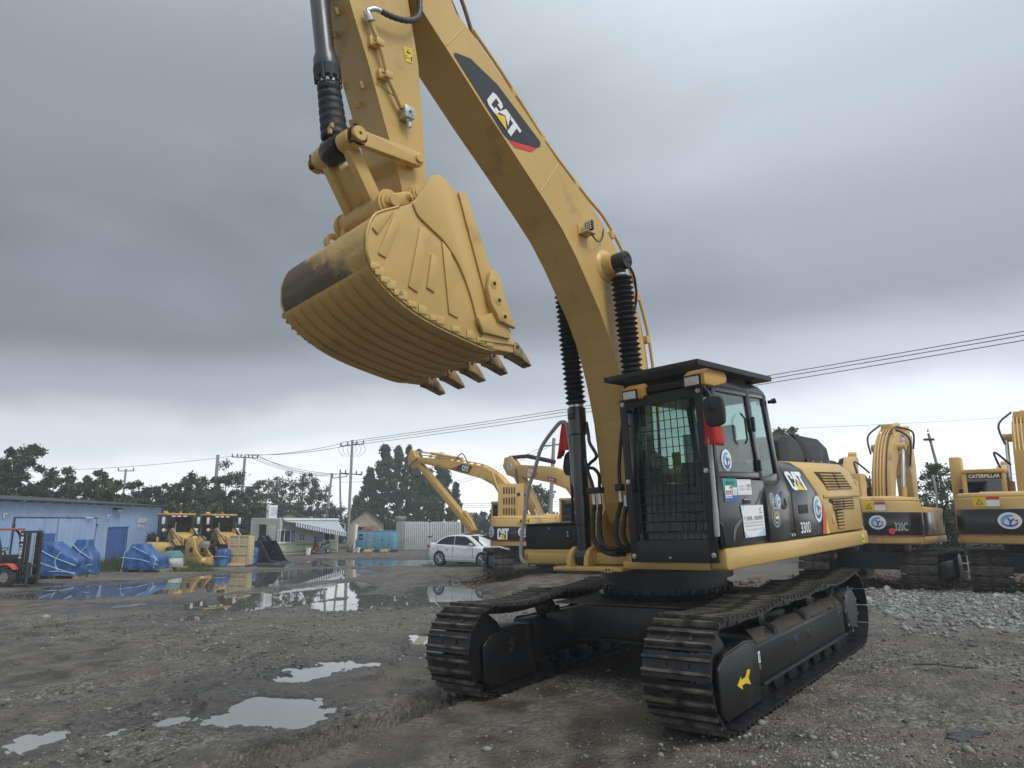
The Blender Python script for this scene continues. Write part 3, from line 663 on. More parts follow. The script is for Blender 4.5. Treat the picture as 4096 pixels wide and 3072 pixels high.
def undercarriage():
    L = 2.455; R = .425; cx = L - R; zoff = .05
    for s in (1, -1):
        y = G_ * s; T_ = Matrix.Translation((0, 0, zoff))
        # chain band as the track part, shoes its sub-parts
        m = MB(); pts = track_path(L - .08, R - .08, .04); n = len(pts)
        for (ya, yb) in ((y - .10, y - .05), (y + .05, y + .10)):
            v = []; f = []
            for (x, z) in pts: v += [(x, ya, z + zoff + .08), (x, yb, z + zoff + .08)]
            f = [(2 * i, 2 * i + 1, (2 * i + 3) % (2 * n), (2 * i + 2) % (2 * n)) for i in range(n)]
            m.add(v, f)
        tr = m.build('track', TRACKM, EX, fix=False)
        lay_shoes(tr, SHOE, L, R, y, 50, .05, T_)
        # track frame: body with sloping top plate, ledge, idler guard, openings
        out = y + .205 * s; inn = y - .19 * s
        body = [(inn, .22), (out, .22), (out, .56), (y + .10 * s, .66), (inn, .66)]
        m = MB().prism(body, -1.70, 1.22, axis='x'); fr = m.build('track_frame', FRAMEM, EX, .02)
        MB().box(-1.62, 1.24, min(out, out + .05 * s), max(out, out + .05 * s), .215, .245).build('frame_ledge', FRAMEM, fr, .006)
        q = MB(); gx = [(1.24, .10), (1.24, .60), (1.50, .64), (2.0, .60), (2.12, .52), (2.12, .16), (2.02, .09)]
        q.prism(gx, out - .03 * s, out + .012 * s); q.prism(gx, inn, inn + .04 * s); q.box(1.2, 2.0, y - .06, y + .06, .28, .46)
        q.prism([(1.24, .585), (1.24, .625), (1.5, .655), (1.98, .615), (1.98, .58), (1.5, .615)], min(inn, out), max(inn, out))
        q.build('idler_guard', FRAMEM, EX, .012)
        MB().lathe((cx, y - .14 * s, R + zoff), (cx, y + .14 * s, R + zoff), [(0, .2), (.02, .33), (.09, .33), (.10, .37), (.18, .37), (.19, .33), (.26, .33), (.28, .2)], 28).build('idler_wheel', FRAMEM, EX, smooth=35)
        # rollers
        for k in range(8):
            x = -1.45 + k * .415
            MB().lathe((x, y - .17, .17), (x, y + .17, .17), [(0, .05), (.02, .115), (.07, .115), (.08, .09), (.26, .09), (.27, .115), (.32, .115), (.34, .05)], 14).build('track_roller', FRAMEM, EX, smooth=35)
        for x in (-.75, .75):
            MB().lathe((x, y - .12, .74), (x, y + .12, .74), [(0, .04), (.02, .08), (.22, .08), (.24, .04)], 12).build('carrier_roller', FRAMEM, EX, smooth=35)
            MB().box(x - .06, x + .06, y - .15 * s - .03, y - .15 * s + .03, .6, .76).build('roller_bracket', FRAMEM, EX, .01)
        # sprocket with teeth and final drive cover
        m = MB(); nt_ = 21; pr = []
        for i in range(nt_ * 4):
            a = 2 * PI * i / (nt_ * 4); r = (.39, .39, .33, .33)[i % 4]; pr.append((-cx + r * math.cos(a), R + zoff + .02 + r * math.sin(a)))
        m.prism(pr, y - .03, y + .03); sp = m.build('sprocket', FRAMEM, EX)
        MB().lathe((-cx, y - .2 * s, R + zoff), (-cx, y + .235 * s, R + zoff), [(0, .3), (.25, .3), (.27, .27), (.41, .25), (.43, .23), (.435, .2)], 28).build('final_drive', M('final_drive_grey', (.035, .036, .038), .45, dirt=(.09, .078, .062), dirt_amt=.25, dirt_scale=4), sp, smooth=35)
        for i in range(9):
            a = 2 * PI * i / 9; MB().cyl((-cx + .27 * math.cos(a), y + .21 * s, R + zoff + .27 * math.sin(a)), (-cx + .27 * math.cos(a), y + .225 * s, R + zoff + .27 * math.sin(a)), .018, n=6).build('bolt', STEEL, sp)
        # mud lying on the frame and guard
        m = MB(); nx = 60; ny = 6; vs = []
        for i in range(nx + 1):
            for j in range(ny + 1):
                t = j / ny; yy = (y + .10 * s) * (1 - t) + (out - .01 * s) * t; zz = .665 * (1 - t) + .565 * t; x = -1.66 + 2.84 * i / nx
                h = max(0, vnoise(np.array([x * 6.]), np.array([yy * 9.]), 5)[0] + .36) * .05
                vs.append((x, yy, zz + h - .006))
        fs = [(i * (ny + 1) + j, (i + 1) * (ny + 1) + j, (i + 1) * (ny + 1) + j + 1, i * (ny + 1) + j + 1) for i in range(nx) for j in range(ny)]
        m.add(vs, fs).build('mud', MUDM, fr, smooth=50, fix=False)
        if s > 0:
            for (x0, x1) in ((.07, .2), (-.36, -.24)):
                MB().box(x0, x1, out - .02, out + .004, .395, .49).build('frame_opening', RUB, fr, .006)
            for x0 in (-.35, .62): MB().hexa([(x0, y + .08, .645), (x0 + .09, y + .08, .645), (x0 + .06, y + .19, .575), (x0 - .03, y + .19, .575)], [(x0, y + .08, .70), (x0 + .09, y + .08, .70), (x0 + .06, y + .19, .632), (x0 - .03, y + .19, .632)]).build('frame_slot', RUB, fr)
            sh = Sheet((1.78, out + .013, .33), (-1, 0, .0), (0, 0, 1), .002, fr)
            sh.shape('arrow_decal', [(0, 0), (.10, .06), (.095, .028), (.19, .033), (.25, .085), (.32, .075), (.26, .015), (.30, -.05), (.23, -.03), (.19, -.018), (.105, -.02), (.11, -.055)], YELV)
            sh = Sheet((1.22, out + .003, .41), (-1, 0, 0), (0, 0, 1), .002, fr)
            sh.rect('decal', 0, 0, .05, .10, WHITEV); sh.ring('decal_mark', .025, .07, .009, .014, INKV, 1, 14); sh.ring('decal_mark', .025, .03, .009, .014, INKV, 1, 14)
            sh.rect('decal_mark', .022, .04, .006, .02, INKV, 2)
            sh.text('[&]', .0, -.06, .04, .05, GREYV, 1); sh.text('T', 2.7, .06, .03, .04, GREYV, 1)
    # carbody: X frame with arched front beam, deck and slew ring
    m = MB(); m.prism([(-1.12, .30), (-1.12, .70), (-.55, .82), (.55, .82), (1.12, .70), (1.12, .30), (.6, .46), (-.6, .46)], .72, .98, axis='x')
    m.prism([(-1.12, .30), (-1.12, .70), (-.55, .82), (.55, .82), (1.12, .70), (1.12, .30), (.6, .46), (-.6, .46)], -.98, -.72, axis='x')
    m.box(-.72, .72, -.75, .75, .44, .80); cb = m.build('carbody', FRAMEM, EX, .015)
    MB().prism([(-1.12, .29), (-.6, .445), (.6, .445), (1.12, .29), (1.12, .31), (.6, .468), (-.6, .468), (-1.12, .31)], .985, 1.02, axis='x').build('beam_flange', FRAMEM, cb)
    MB().box(-.9, 1.0, -.95, .95, .825, .845).build('deck_plate', M('muddy_deck', (.03, .027, .024), .6, dirt=(.10, .085, .065), dirt_amt=.5, dirt_scale=5, bump=.3), cb, .005)
    MB().lathe((0, 0, .84), (0, 0, 1.25), [(0, .80), (.06, .82), (.07, .70), (.20, .70), (.21, .78), (.33, .78), (.34, .9), (.405, .9)], 56).build('slew_ring', FRAMEM, EX, smooth=30)
    for i in range(30):
        a = 2 * PI * i / 30; MB().cyl((.75 * math.cos(a), .75 * math.sin(a), .90), (.75 * math.cos(a), .75 * math.sin(a), .96), .022, n=6).build('ring_bolt', FRAMEM, cb)
undercarriage()

def U(mb, name, mat, parent=None, bevel=0., smooth=None, fix=True): return mb.build(name, mat, parent or EX, bevel, smooth, UP, fix=fix)
class USheet(Sheet):
    def __init__(s, o, ax, ay, off=.003, parent=None):
        r = UP.to_3x3(); super().__init__(UP @ Vector(o), r @ Vector(ax), r @ Vector(ay), off, parent)
def hose(pts, r, name='hose', mat=None, parent=None, ribs=False):
    P_ = smoothpath(pts, 10); rs = r
    if ribs: rs = [r * (1.08 if (i // 2) % 2 else .94) for i in range(len(P_))]
    return U(MB().tube(P_, rs, 10), name, mat or RUB, parent, smooth=60)

def house():
    # ---------- deck frame and skirts
    m = MB(); m.box(-2.7, 1.05, -1.30, 1.30, 1.27, 1.40); U(m, 'deck', YEL, bevel=.02)
    U(MB().prism([(-2.78, 1.27), (-2.76, 1.43), (1.10, 1.455), (1.285, 1.455), (1.285, 1.27), (1.25, 1.25), (-2.74, 1.25)], 1.30, 1.48), 'side_skirt', YEL, bevel=.025)
    U(MB().box(1.06, 1.285, .28, 1.298, 1.25, 1.335), 'front_skirt', YEL, bevel=.02)
    U(MB().box(-2.6, .93, -1.48, -1.305, 1.25, 1.43), 'side_skirt', YEL, bevel=.025)
    U(MB().box(.70, .935, -1.30, -.58, 1.25, 1.43), 'front_skirt', YEL, bevel=.02)
    U(MB().box(.936, 1.01, -1.38, -.85, 1.365, 1.40).box(.936, .99, -1.40, -1.30, 1.275, 1.30), 'step', YEL, bevel=.006)
    for k in range(9):
        U(MB().box(.95, .985, -1.24 + k * .035, -1.222 + k * .035, 1.40, 1.408), 'step_tread', YEL)
    # ---------- tool box at the right front with lid and latch
    tb = U(MB().box(-.4, .90, -1.46, -.56, 1.435, 1.725), 'tool_box', BLKM, bevel=.02)
    U(MB().box(-.42, .92, -1.475, -.55, 1.726, 1.745), 'lid', BLKM, tb, bevel=.006)
    U(MB().box(.895, .906, -.80, -.70, 1.55, 1.66), 'latch', RUB, tb, bevel=.01)
    U(MB().cyl((.905, -.75, 1.63), (.915, -.75, 1.63), .012).cyl((.905, -.75, 1.59), (.915, -.75, 1.59), .012), 'latch_key', STEEL, tb)
    U(MB().cyl((.9, -1.05, 1.68), (.906, -1.05, 1.68), .012, n=8), 'bolt', STEEL, tb)
    U(MB().prism([(-2.6, 1.435), (-2.6, 2.2), (-.5, 2.2), (-.45, 1.435)], -1.46, -.62), 'tank_housing', YEL, bevel=.04)
    # upright stay and valve cover right of the boom
    st = U(MB().box(.5, .66, -.80, -.66, 1.735, 2.35), 'stay_bracket', YEL, bevel=.008)
    U(MB().box(.66, .70, -.84, -.72, 1.735, 2.42), 'stay_plate', BLKM, st, bevel=.01)
    for z in (1.86, 2.02, 2.2): U(MB().cyl((.70, -.77, z), (.715, -.77, z), .018, n=8), 'bolt', STEEL, st)
    # ---------- wrapped handrail on the right with red cloth and mirror
    w = U(MB().tube(smoothpath([(.96, -1.36, 1.25), (.98, -1.46, 1.31), (.98, -1.47, 1.45), (.98, -1.41, 1.72), (.98, -1.29, 2.16), (.98, -1.15, 2.44), (.98, -1.02, 2.69), (.98, -.77, 2.91), (.98, -.67, 2.955), (.98, -.60, 2.91), (.98, -.58, 2.74), (.98, -.56, 2.52), (.98, -.56, 2.2)], 8), .024, 10), 'wrapped_handrail', FOAM, smooth=60)
    vs = []; n = 10
    prof = [(-.67, 2.955, -.60, 2.90), (-.70, 2.82, -.59, 2.80), (-.715, 2.72, -.575, 2.66), (-.73, 2.63, -.575, 2.60), (-.745, 2.56, -.66, 2.62), (-.76, 2.505, -.70, 2.54)]
    for (ya, za, yb, zb) in prof:
        for j in range(n + 1):
            t = j / n; vs.append((.985 + .035 * math.sin(t * 9 + za * 3) * (2.98 - za) * 2.2, ya + (yb - ya) * t, za + (zb - za) * t))
    fs = [(i * (n + 1) + j, i * (n + 1) + j + 1, (i + 1) * (n + 1) + j + 1, (i + 1) * (n + 1) + j) for i in range(len(prof) - 1) for j in range(n)]
    o = U(MB().add(vs, fs), 'red_cloth', REDCL, smooth=80, fix=False); o.modifiers.new('thick', 'SOLIDIFY').thickness = .004
    U(MB().prism(sp2([(-.74, 2.40), (-.70, 2.55), (-.62, 2.60), (-.53, 2.59), (-.52, 2.40), (-.56, 2.31), (-.70, 2.31), (-.74, 2.40)], 3)[:-1], .90, .945, axis='x'), 'mirror', BLKM, bevel=.012)
    U(MB().tube([(.92, -.63, 2.3), (.92, -.64, 2.0), (.9, -.68, 1.75)], .014), 'mirror_arm', BLKM)
    # ---------- boom foot brackets, cylinder lugs, front bed plate
    bp = U(MB().box(.9, 1.32, -.66, .27, 1.225, 1.262), 'bed_plate', YEL, bevel=.004)
    U(MB().box(1.321, 1.335, .07, .17, 1.215, 1.275), 'end_block', YEL, bp, bevel=.003)
    for y in (.10, .14): U(MB().cyl((1.336, y, 1.245), (1.338, y, 1.245), .012, n=10), 'bolt_hole', RUB, bp)
    for y0 in (-.58, -.33, .28, .52):
        lug = sp2([(.86, 1.262), (.88, 1.36), (.94, 1.44), (1.02, 1.47), (1.10, 1.44), (1.16, 1.36), (1.18, 1.262)], 4)
        l = U(MB().prism(lug, y0, y0 + .06), 'cylinder_lug', YEL, bevel=.006)
        U(MB().lathe((1.02, y0 + .06, 1.37), (1.02, y0 + .085, 1.37), [(0, .075), (.01, .075), (.011, .055), (.024, .05)], 20), 'pin_boss', YEL, l, smooth=35)
    for y0 in (-.36, .27):
        U(MB().prism([(.2, 1.39), (.2, 1.8), (.42, 1.95), (.66, 1.95), (.88, 1.75), (1.0, 1.48), (1.1, 1.39)], y0, y0 + .07), 'boom_bracket', YEL, bevel=.008)
    U(MB().lathe((.56, -.38, 1.78), (.56, .36, 1.78), [(0, .09), (.74, .09)], 20), 'foot_pin', YEL, smooth=35)
    U(MB().box(.6, .9, .0, .27, 1.39, 1.42).cyl((.92, .15, 1.34), (.6, .15, 1.34), .09), 'swivel_pipe', M('rust_dark', (.06, .03, .018), .7, var=.3), bevel=0)
    # ---------- hoses and pipes in front of the boom foot
    man = U(MB().box(1.12, 1.2, -.20, -.005, 2.06, 2.125), 'hose_manifold', BLKM, bevel=.006)
    U(MB().box(1.12, 1.2, .19, .275, 2.07, 2.145), 'hose_manifold', BLKM, bevel=.006)
    for (y, z0) in ((-.13, 2.06), (-.045, 2.06), (.235, 2.07), (.30, 2.02)):
        U(MB().lathe((1.16, y, z0), (1.16, y, z0 - .13), [(0, .018), (.03, .018), (.031, .024), (.06, .024), (.061, .02), (.13, .022)], 12), 'hose_fitting', STEEL, man, smooth=35)
    hose([(1.16, -.13, 1.94), (1.18, -.155, 1.72), (1.2, -.14, 1.56), (1.2, -.04, 1.44), (1.18, .10, 1.395), (1.0, .16, 1.39)], .026, ribs=True)
    hose([(1.16, -.045, 1.94), (1.18, -.065, 1.72), (1.2, -.04, 1.55), (1.2, .02, 1.47), (1.12, .12, 1.44), (.95, .16, 1.43)], .026, ribs=True)
    hose([(1.16, .235, 1.95), (1.19, .18, 1.75), (1.22, .18, 1.6), (1.2, .22, 1.48), (1.05, .30, 1.40), (.9, .2, 1.38)], .026, ribs=True)
    hose([(1.16, .30, 1.9), (1.19, .275, 1.74), (1.2, .265, 1.6), (1.15, .3, 1.46), (.95, .28, 1.42)], .024, ribs=True)
    hose([(.98, -.30, 2.9), (1.06, -.22, 2.74), (1.10, -.18, 2.64), (1.15, -.06, 2.48), (1.15, -.15, 2.41), (1.15, -.20, 2.36), (1.15, -.11, 2.34), (1.15, -.045, 2.26), (1.15, -.05, 2.12)], .02)
    hose([(1.1, -.26, 2.45), (1.13, -.23, 2.40), (1.14, -.20, 2.30), (1.15, -.15, 2.18), (1.16, -.13, 2.1)], .02)
    hose([(1.16, .235, 2.14), (1.14, .24, 2.4), (1.05, .28, 2.9), (1.0, .33, 3.3)], .02)
    # ---------- engine side: black doors, yellow grille panel, hood
    prof = [(1.30, 1.44), (1.478, 1.455), (1.478, 1.96), (1.385, 2.235), (1.27, 2.33), (1.05, 2.37), (.5, 2.37), (.5, 1.44)]
    def skin(x0, x1, name, mat, sl=0., inset=0.):
        pr = [(y - (inset if y > 1.0 else 0), z - (inset if z > 2.3 else 0)) for y, z in prof]
        n = len(pr); vs = [(x0, y, z) for y, z in pr] + [(x1 + sl * (z - 1.44), y, z) for y, z in pr]
        return U(MB().add(vs, [tuple(range(n)), tuple(range(2 * n - 1, n - 1, -1))] + [(i, n + i, n + (i + 1) % n, (i + 1) % n) for i in range(n)]), name, mat, bevel=.012)
    d1 = skin(.27, -.38, 'side_door', BLK); d2 = skin(-.392, -1.385, 'engine_door', BLK, .50)
    vs = [(x, y, z) for x, (y, z) in []]
    # yellow rear panel: leading edge leans with the black door
    n = len(prof); m = MB(); vs = [(-1.40 + .50 * (z - 1.44) , y, z) for y, z in prof] + [(-2.64, y, z) for y, z in prof]
    m.add(vs, [tuple(range(n)), tuple(range(2 * n - 1, n - 1, -1))] + [(i, n + i, n + (i + 1) % n, (i + 1) % n) for i in range(n)])
    yp = U(m, 'radiator_door', YEL, bevel=.014)
    U(MB().box(-2.62, -1.33, 1.478, 1.492, 1.885, 1.925), 'door_rib', YEL, yp, bevel=.005)
    def louvre(xa, xb, za, zb, nrm, base, k, dark):
        # recessed dark backing with proud slats; the face runs from base(z)
        for i in range(k):
            z0 = za + (zb - za) * i / k; z1 = za + (zb - za) * (i + .62) / k
            a0 = base(z0); a1 = base(z1)
            U(MB().hexa([(xa, a0 + .004, z0), (xb, a0 + .004, z0), (xb, a0 + .022, z0), (xa, a0 + .022, z0)], [(xa, a1 - .01, z1), (xb, a1 - .01, z1), (xb, a1 + .006, z1), (xa, a1 + .006, z1)]), 'louvre', M('louvre_yellow', (.36, .22, .07), .6, var=.2, dirt=(.1, .07, .04), dirt_amt=.3), yp)
    DARKG = M('grille_dark', (.03, .024, .015), .8, var=.3)
    slope = lambda z: 1.478 - (z - 1.96) * (1.478 - 1.385) / .275 if z > 1.96 else 1.478
    U(MB().hexa([(-2.43, slope(1.985) + .001, 1.985), (-1.54, slope(1.985) + .001, 1.985), (-1.54, slope(1.985) + .003, 1.985), (-2.43, slope(1.985) + .003, 1.985)], [(-2.28, slope(2.21) + .001, 2.21), (-1.34, slope(2.21) + .001, 2.21), (-1.34, slope(2.21) + .003, 2.21), (-2.28, slope(2.21) + .003, 2.21)]), 'grille', DARKG, yp)
    for (xa, xb) in ((-1.90, -1.50), (-2.34, -1.95)): louvre(xa, xb, 1.99, 2.20, 0, slope, 6, DARKG)
    U(MB().prism([(-2.37, 1.73), (-2.37, 1.872), (-1.50, 1.872), (-1.50, 1.83), (-1.62, 1.80), (-1.70, 1.50), (-1.94, 1.50), (-1.94, 1.73)], 1.479, 1.4815), 'grille', DARKG, yp)
    louvre(-1.93, -1.60, 1.74, 1.87, 0, slope, 4, DARKG); louvre(-2.36, -1.97, 1.74, 1.87, 0, slope, 4, DARKG); louvre(-1.935, -1.69, 1.505, 1.735, 0, slope, 6, DARKG)
    U(MB().box(-1.60, -1.53, 1.479, 1.487, 1.57, 1.66), 'door_latch', YEL, yp, bevel=.004)
    U(MB().box(-1.575, -1.555, 1.4875, 1.49, 1.60, 1.63), 'latch_key', STEEL, yp)
    sh = USheet((-2.48, 1.482, 1.28), (-1, 0, 0), (0, 0, 1), .003, EX); sh.rect('warning_label', 0, 0, .11, .11, M('label_green', (.55, .62, .05), .4)); sh.shape('label_mark', [(.02, .03), (.09, .03), (.085, .045), (.06, .05), (.055, .08), (.04, .05), (.03, .05)], INKV, 1)
    # counterweight wrapping the tail
    arc = [(-2.66, 1.47)] + [(-2.66 - .72 * math.sin(t), 1.47 * math.cos(t * .62) * (1 if t < 1.5 else 1)) for t in [i * PI / 2 / 8 for i in range(1, 9)]]
    arc = [(-2.66, 1.47), (-2.9, 1.40), (-3.12, 1.2), (-3.30, .9), (-3.40, .5), (-3.43, 0), (-3.40, -.5), (-3.30, -.9), (-3.12, -1.2), (-2.9, -1.40), (-2.66, -1.47)]
    U(MB().prism(arc, 1.23, 2.12, axis='z'), 'counterweight', YEL, bevel=.05)
    U(MB().prism([(p[0] * 1.003, p[1] * 1.003) for p in arc], 1.48, 1.86, axis='z'), 'counterweight_band', BLK, bevel=.01)
    # black intake housing on the hood
    bx = U(MB().prism([(-1.52, 2.36), (-1.52, 2.66), (-1.66, 2.74), (-1.98, 2.755), (-2.22, 2.66), (-2.33, 2.55), (-2.36, 2.36)], .30, .92), 'intake_housing', BLKM, bevel=.03)
    U(MB().prism([(-2.30, 2.37), (-2.30, 2.60), (-2.10, 2.775), (-3.0, 2.745), (-3.32, 2.62), (-3.40, 2.37)], .28, .90), 'intake_cover', BLKM, bx, bevel=.03)
    U(MB().box(-3.36, -2.40, .901, .93, 2.37, 2.43), 'housing_flange', BLKM, bx, bevel=.004)
    for x in (-2.6, -2.9, -3.2): U(MB().cyl((x, .93, 2.40), (x, .94, 2.40), .012, n=8), 'bolt', STEEL, bx)
    U(MB().cyl((-1.7, -.5, 2.3), (-1.7, -.5, 2.9), .07), 'exhaust_pipe', BLKM, smooth=35)
    U(MB().box(-2.6, -.4, -.6, .52, 2.2, 2.36), 'hood', YEL, bevel=.03)
    # ---------- lettering and stickers on the left side
    dz = Vector((0, 1.385 - 1.478, 2.235 - 1.96)).normalized()
    sh = USheet((-.46, slope(1.985) + .004, 1.985), (-1, 0, 0), dz, .003, d2); sh.cat(0, 0, .46, .23, skew=-.25)
    sh = USheet((-.53, 1.479, 1.50), (-1, 0, 0), (0, 0, 1), .003, d2); [sh.text(ch, k * .074, 0, .062, .125, WHITEV, 0, .02) for k, ch in enumerate('330D')]
    sh = USheet((-1.17, 1.479, 1.458), (-1, 0, 0), (0, 0, 1), .003, d2)
    sh.shape('stripe', [(0, .0), (.115, .0), (.16, .20), (.105, .37)], REDV); sh.shape('stripe', [(.122, .0), (.222, .0), (.166, .195)], YELV)
    sh = USheet((-1.10, 1.479, 1.76), (-1, 0, 0), (0, 0, 1), .003, d2); sh.roundel(0, 0, .125, .155)
    U(MB().box(-.80, -.53, 1.4785, 1.4835, 1.72, 1.82), 'vent', RUB, d2, bevel=.004)
    for k in range(6): U(MB().box(-.79, -.54, 1.4836, 1.487, 1.728 + k * .016, 1.734 + k * .016), 'vent_slat', BLKM, d2)
    U(MB().lathe((-.15, 1.478, 1.88), (-.15, 1.486, 1.88), [(0, .10), (.006, .10), (.008, .09)], 24), 'lock_plate', BLK, d1, smooth=35)
    U(MB().box(-.20, -.14, 1.487, 1.495, 1.85, 1.865).box(-.176, -.166, 1.487, 1.495, 1.82, 1.90), 'lock_handle', RUB, d1, bevel=.003)
    for x in (-.25, -.32): U(MB().cyl((x, 1.478, 1.50), (x, 1.492, 1.50), .016, n=8), 'bolt', STEEL, d1)
    sh = USheet((0, 1.479, 1.8), (-1, 0, 0), (0, 0, 1), .003, d1)
    for (x, z, mat2, inn) in ((.155, 1.888, M('seal_green', (.03, .09, .07), .4), WHITEV), (.005, 1.868, M('seal_blue', (.28, .45, .70), .4), WHITEV), (.09, 1.705, M('seal_black', (.02, .025, .03), .4), M('seal_gold', (.55, .32, .06), .4))):
        cx = -x; cy = z - 1.8; big = 1.35 if z < 1.8 else 1.0
        sh.disc('sticker', cx, cy, .072 * big, .078 * big, WHITEV); sh.disc('sticker_mark', cx, cy, .066 * big, .072 * big, mat2, 1); sh.ring('sticker_ring', cx, cy, .042 * big, .047 * big, WHITEV, 2)
        if z < 1.8:
            for a in range(7): sh.disc('sticker_mark', cx + .04 * math.cos(a * .5 + .05), cy + .045 * math.sin(a * .5 + .05), .012, .016, inn, 3, 10)
            sh.shape('sticker_mark', [(cx - .03, cy - .02), (cx - .02, cy + .02), (cx, cy), (cx + .02, cy + .03), (cx + .035, cy - .02)], WHITEV, 3)
        elif x > .1:
            sh.poly('sticker_mark', [([(cx + dx, cy - .03), (cx + dx + .008, cy - .03), (cx + dx + .012, cy + .025), (cx + dx + .004, cy + .025)], [(0, 1, 2, 3)]) for dx in (-.026, -.01, .008)], WHITEV, 3)
        else:
            sh.disc('sticker_mark', cx, cy, .04, .044, WHITEV, 3, 18)
            sh.poly('sticker_mark', [([(cx + dx, cy - .022), (cx + dx + .008, cy - .022), (cx + dx + .008, cy + .02), (cx + dx, cy + .02)], [(0, 1, 2, 3)]) for dx in (-.02, -.004, .012)], M('seal_leaf', (.05, .22, .05), .4), 4)
        for a in range(16): sh.disc('sticker_tick', cx + .057 * big * math.cos(a * PI / 8), cy + .062 * big * math.sin(a * PI / 8), .005, .005, WHITEV, 3, 6)
house()

def cab():
    """operator's cab: black shell, glass, front cage, roof plate, lamps, mirror"""
    root = U(MB().box(-.18, 1.27, .49, 1.43, 1.40, 1.46), 'cab', BLK, bevel=.01)
    def C(mb, name, mat, bevel=0., smooth=None): return U(mb, name, mat, root, bevel, smooth)
    # lower door and sides
    C(MB().prism([(.27, 1.46), (1.30, 1.46), (1.27, 2.13), (.24, 2.10)], 1.40, 1.455), 'door_panel', BLK, .01)
    C(MB().prism([(.245, 1.97), (.24, 2.10), (.26, 2.13), (-.19, 2.19), (-.17, 2.08), (.2, 1.96)], 1.38, 1.45), 'corner_panel', BLK, .01)
    C(MB().box(-.16, 1.27, .47, .52, 1.46, 2.05), 'side_panel', BLKM, .01); C(MB().box(-.2, -.15, .5, 1.43, 1.46, 2.10), 'rear_panel', BLKM, .01)
    # pillars (left side leans like the photo), front posts, roof
    def post(a, b, t, name='pillar', dy=.05):
        (x0, z0), (x1, z1) = a, b
        C(MB().prism([(x0 - t / 2, z0), (x0 + t / 2, z0), (x1 + t / 2, z1), (x1 - t / 2, z1)], 1.40, 1.452), name, BLK, .012)
    post((1.245, 2.10), (1.15, 3.07), .09); post((.27, 2.08), (.40, 3.07), .09); post((-.17, 2.10), (-.02, 3.06), .09)
    C(MB().prism([(1.20, 2.12), (.22, 2.12), (.22, 2.19), (1.20, 2.19)], 1.405, 1.45), 'window_sill', BLK, .01)
    C(MB().prism([(.22, 2.03), (-.14, 2.06), (-.10, 2.13), (.24, 2.10)], 1.405, 1.445), 'window_sill', BLK, .01)
    C(MB().prism([(1.15, 2.99), (-.02, 3.0), (-.02, 3.08), (1.13, 3.08)], 1.395, 1.45), 'roof_rail', BLK, .015)
    for (x0, z0, x1, z1, y) in ((1.24, 2.05, 1.15, 3.06, .50), (-.17, 2.05, -.03, 3.06, .50)):
        C(MB().prism([(x0 - .045, z0), (x0 + .045, z0), (x1 + .045, z1), (x1 - .045, z1)], y - .02, y + .05), 'pillar', BLK, .01)
    rp = [(1.27, 3.02), (1.22, 3.11), (1.05, 3.145), (.1, 3.145), (-.06, 3.09), (-.08, 3.0), (-.03, 3.0), (1.2, 3.0)]
    C(MB().prism(rp, .47, 1.45), 'roof', BLK, .03)
    C(MB().box(1.20, 1.27, .52, 1.40, 1.46, 1.62), 'front_sill', BLK, .01)
    # glass
    C(MB().prism([(1.20, 2.19), (.27, 2.19), (.40, 2.99), (1.13, 2.99)], 1.425, 1.431), 'door_window', GLASS)
    C(MB().prism([(.22, 2.10), (-.13, 2.13), (-.0, 3.0), (.36, 3.0)], 1.425, 1.431), 'rear_side_window', GLASS)
    C(MB().prism([(1.20, 2.05), (-.14, 2.05), (-.0, 3.0), (1.13, 3.0)], .505, .511), 'right_window', GLASS)
    C(MB().prism([(-.155, 2.10), (-.149, 2.10), (-.027, 3.0), (-.033, 3.0)], .56, 1.38), 'rear_window', GLASS)
    C(MB().prism([(1.255, 1.62), (1.261, 1.62), (1.18, 3.0), (1.174, 3.0)], .54, 1.38), 'windscreen', glass('windscreen_glass', (.60, .70, .66), -.2))
    # door details
    C(MB().box(.625, .785, 1.4555, 1.4625, 1.865, 1.915), 'door_handle', RUB, .012); C(MB().box(.64, .77, 1.463, 1.467, 1.905, 1.912), 'handle_rim', STEEL)
    C(MB().prism(sp2([(1.05, 1.5), (.98, 1.62), (.80, 1.72), (.5, 1.83), (.3, 1.98), (.29, 2.0), (.5, 1.86), (.8, 1.75), (1.02, 1.65), (1.08, 1.5)], 3)[:-1], 1.4556, 1.4585), 'door_crease', BLK)
    C(MB().box(.33, .37, 1.452, 1.475, 2.62, 2.78), 'hinge', BLKM, .005); C(MB().box(.28, .32, 1.452, 1.47, 2.2, 2.32), 'hinge', BLKM, .005)
    C(MB().tube([(.62, 1.47, 2.48), (.62, 1.50, 2.52), (.63, 1.50, 2.74), (.63, 1.46, 2.80)], .011), 'grab_ring', RUB, smooth=60)
    C(MB().tube([(1.31, 1.455, 1.70), (1.315, 1.49, 1.66), (1.315, 1.49, 1.52), (1.27, 1.47, 1.48)], .014), 'door_rail', BLKM, smooth=60)
    # seat, console, control levers and monitor inside
    SEAT = M('seat_cloth', (.028, .028, .03), .85, var=.2)
    C(MB().box(.22, .72, .74, 1.22, 1.78, 1.92), 'seat', SEAT, .04); C(MB().hexa([(.12, .76, 1.9), (.26, .76, 1.9), (.26, 1.2, 1.9), (.12, 1.2, 1.9)], [(.0, .80, 2.58), (.12, .80, 2.58), (.12, 1.16, 2.58), (.0, 1.16, 2.58)]), 'seat_back', SEAT, .04)
    C(MB().box(.0, .1, .86, 1.10, 2.58, 2.76), 'headrest', SEAT, .03)
    for y in (.62, 1.28):
        C(MB().box(.2, .8, y - .07, y + .07, 1.75, 2.0), 'console', BLKM, .03); C(MB().tube([(.72, y, 2.0), (.76, y, 2.16)], .015).cyl((.76, y, 2.14), (.77, y, 2.22), .03), 'control_lever', RUB, smooth=40)
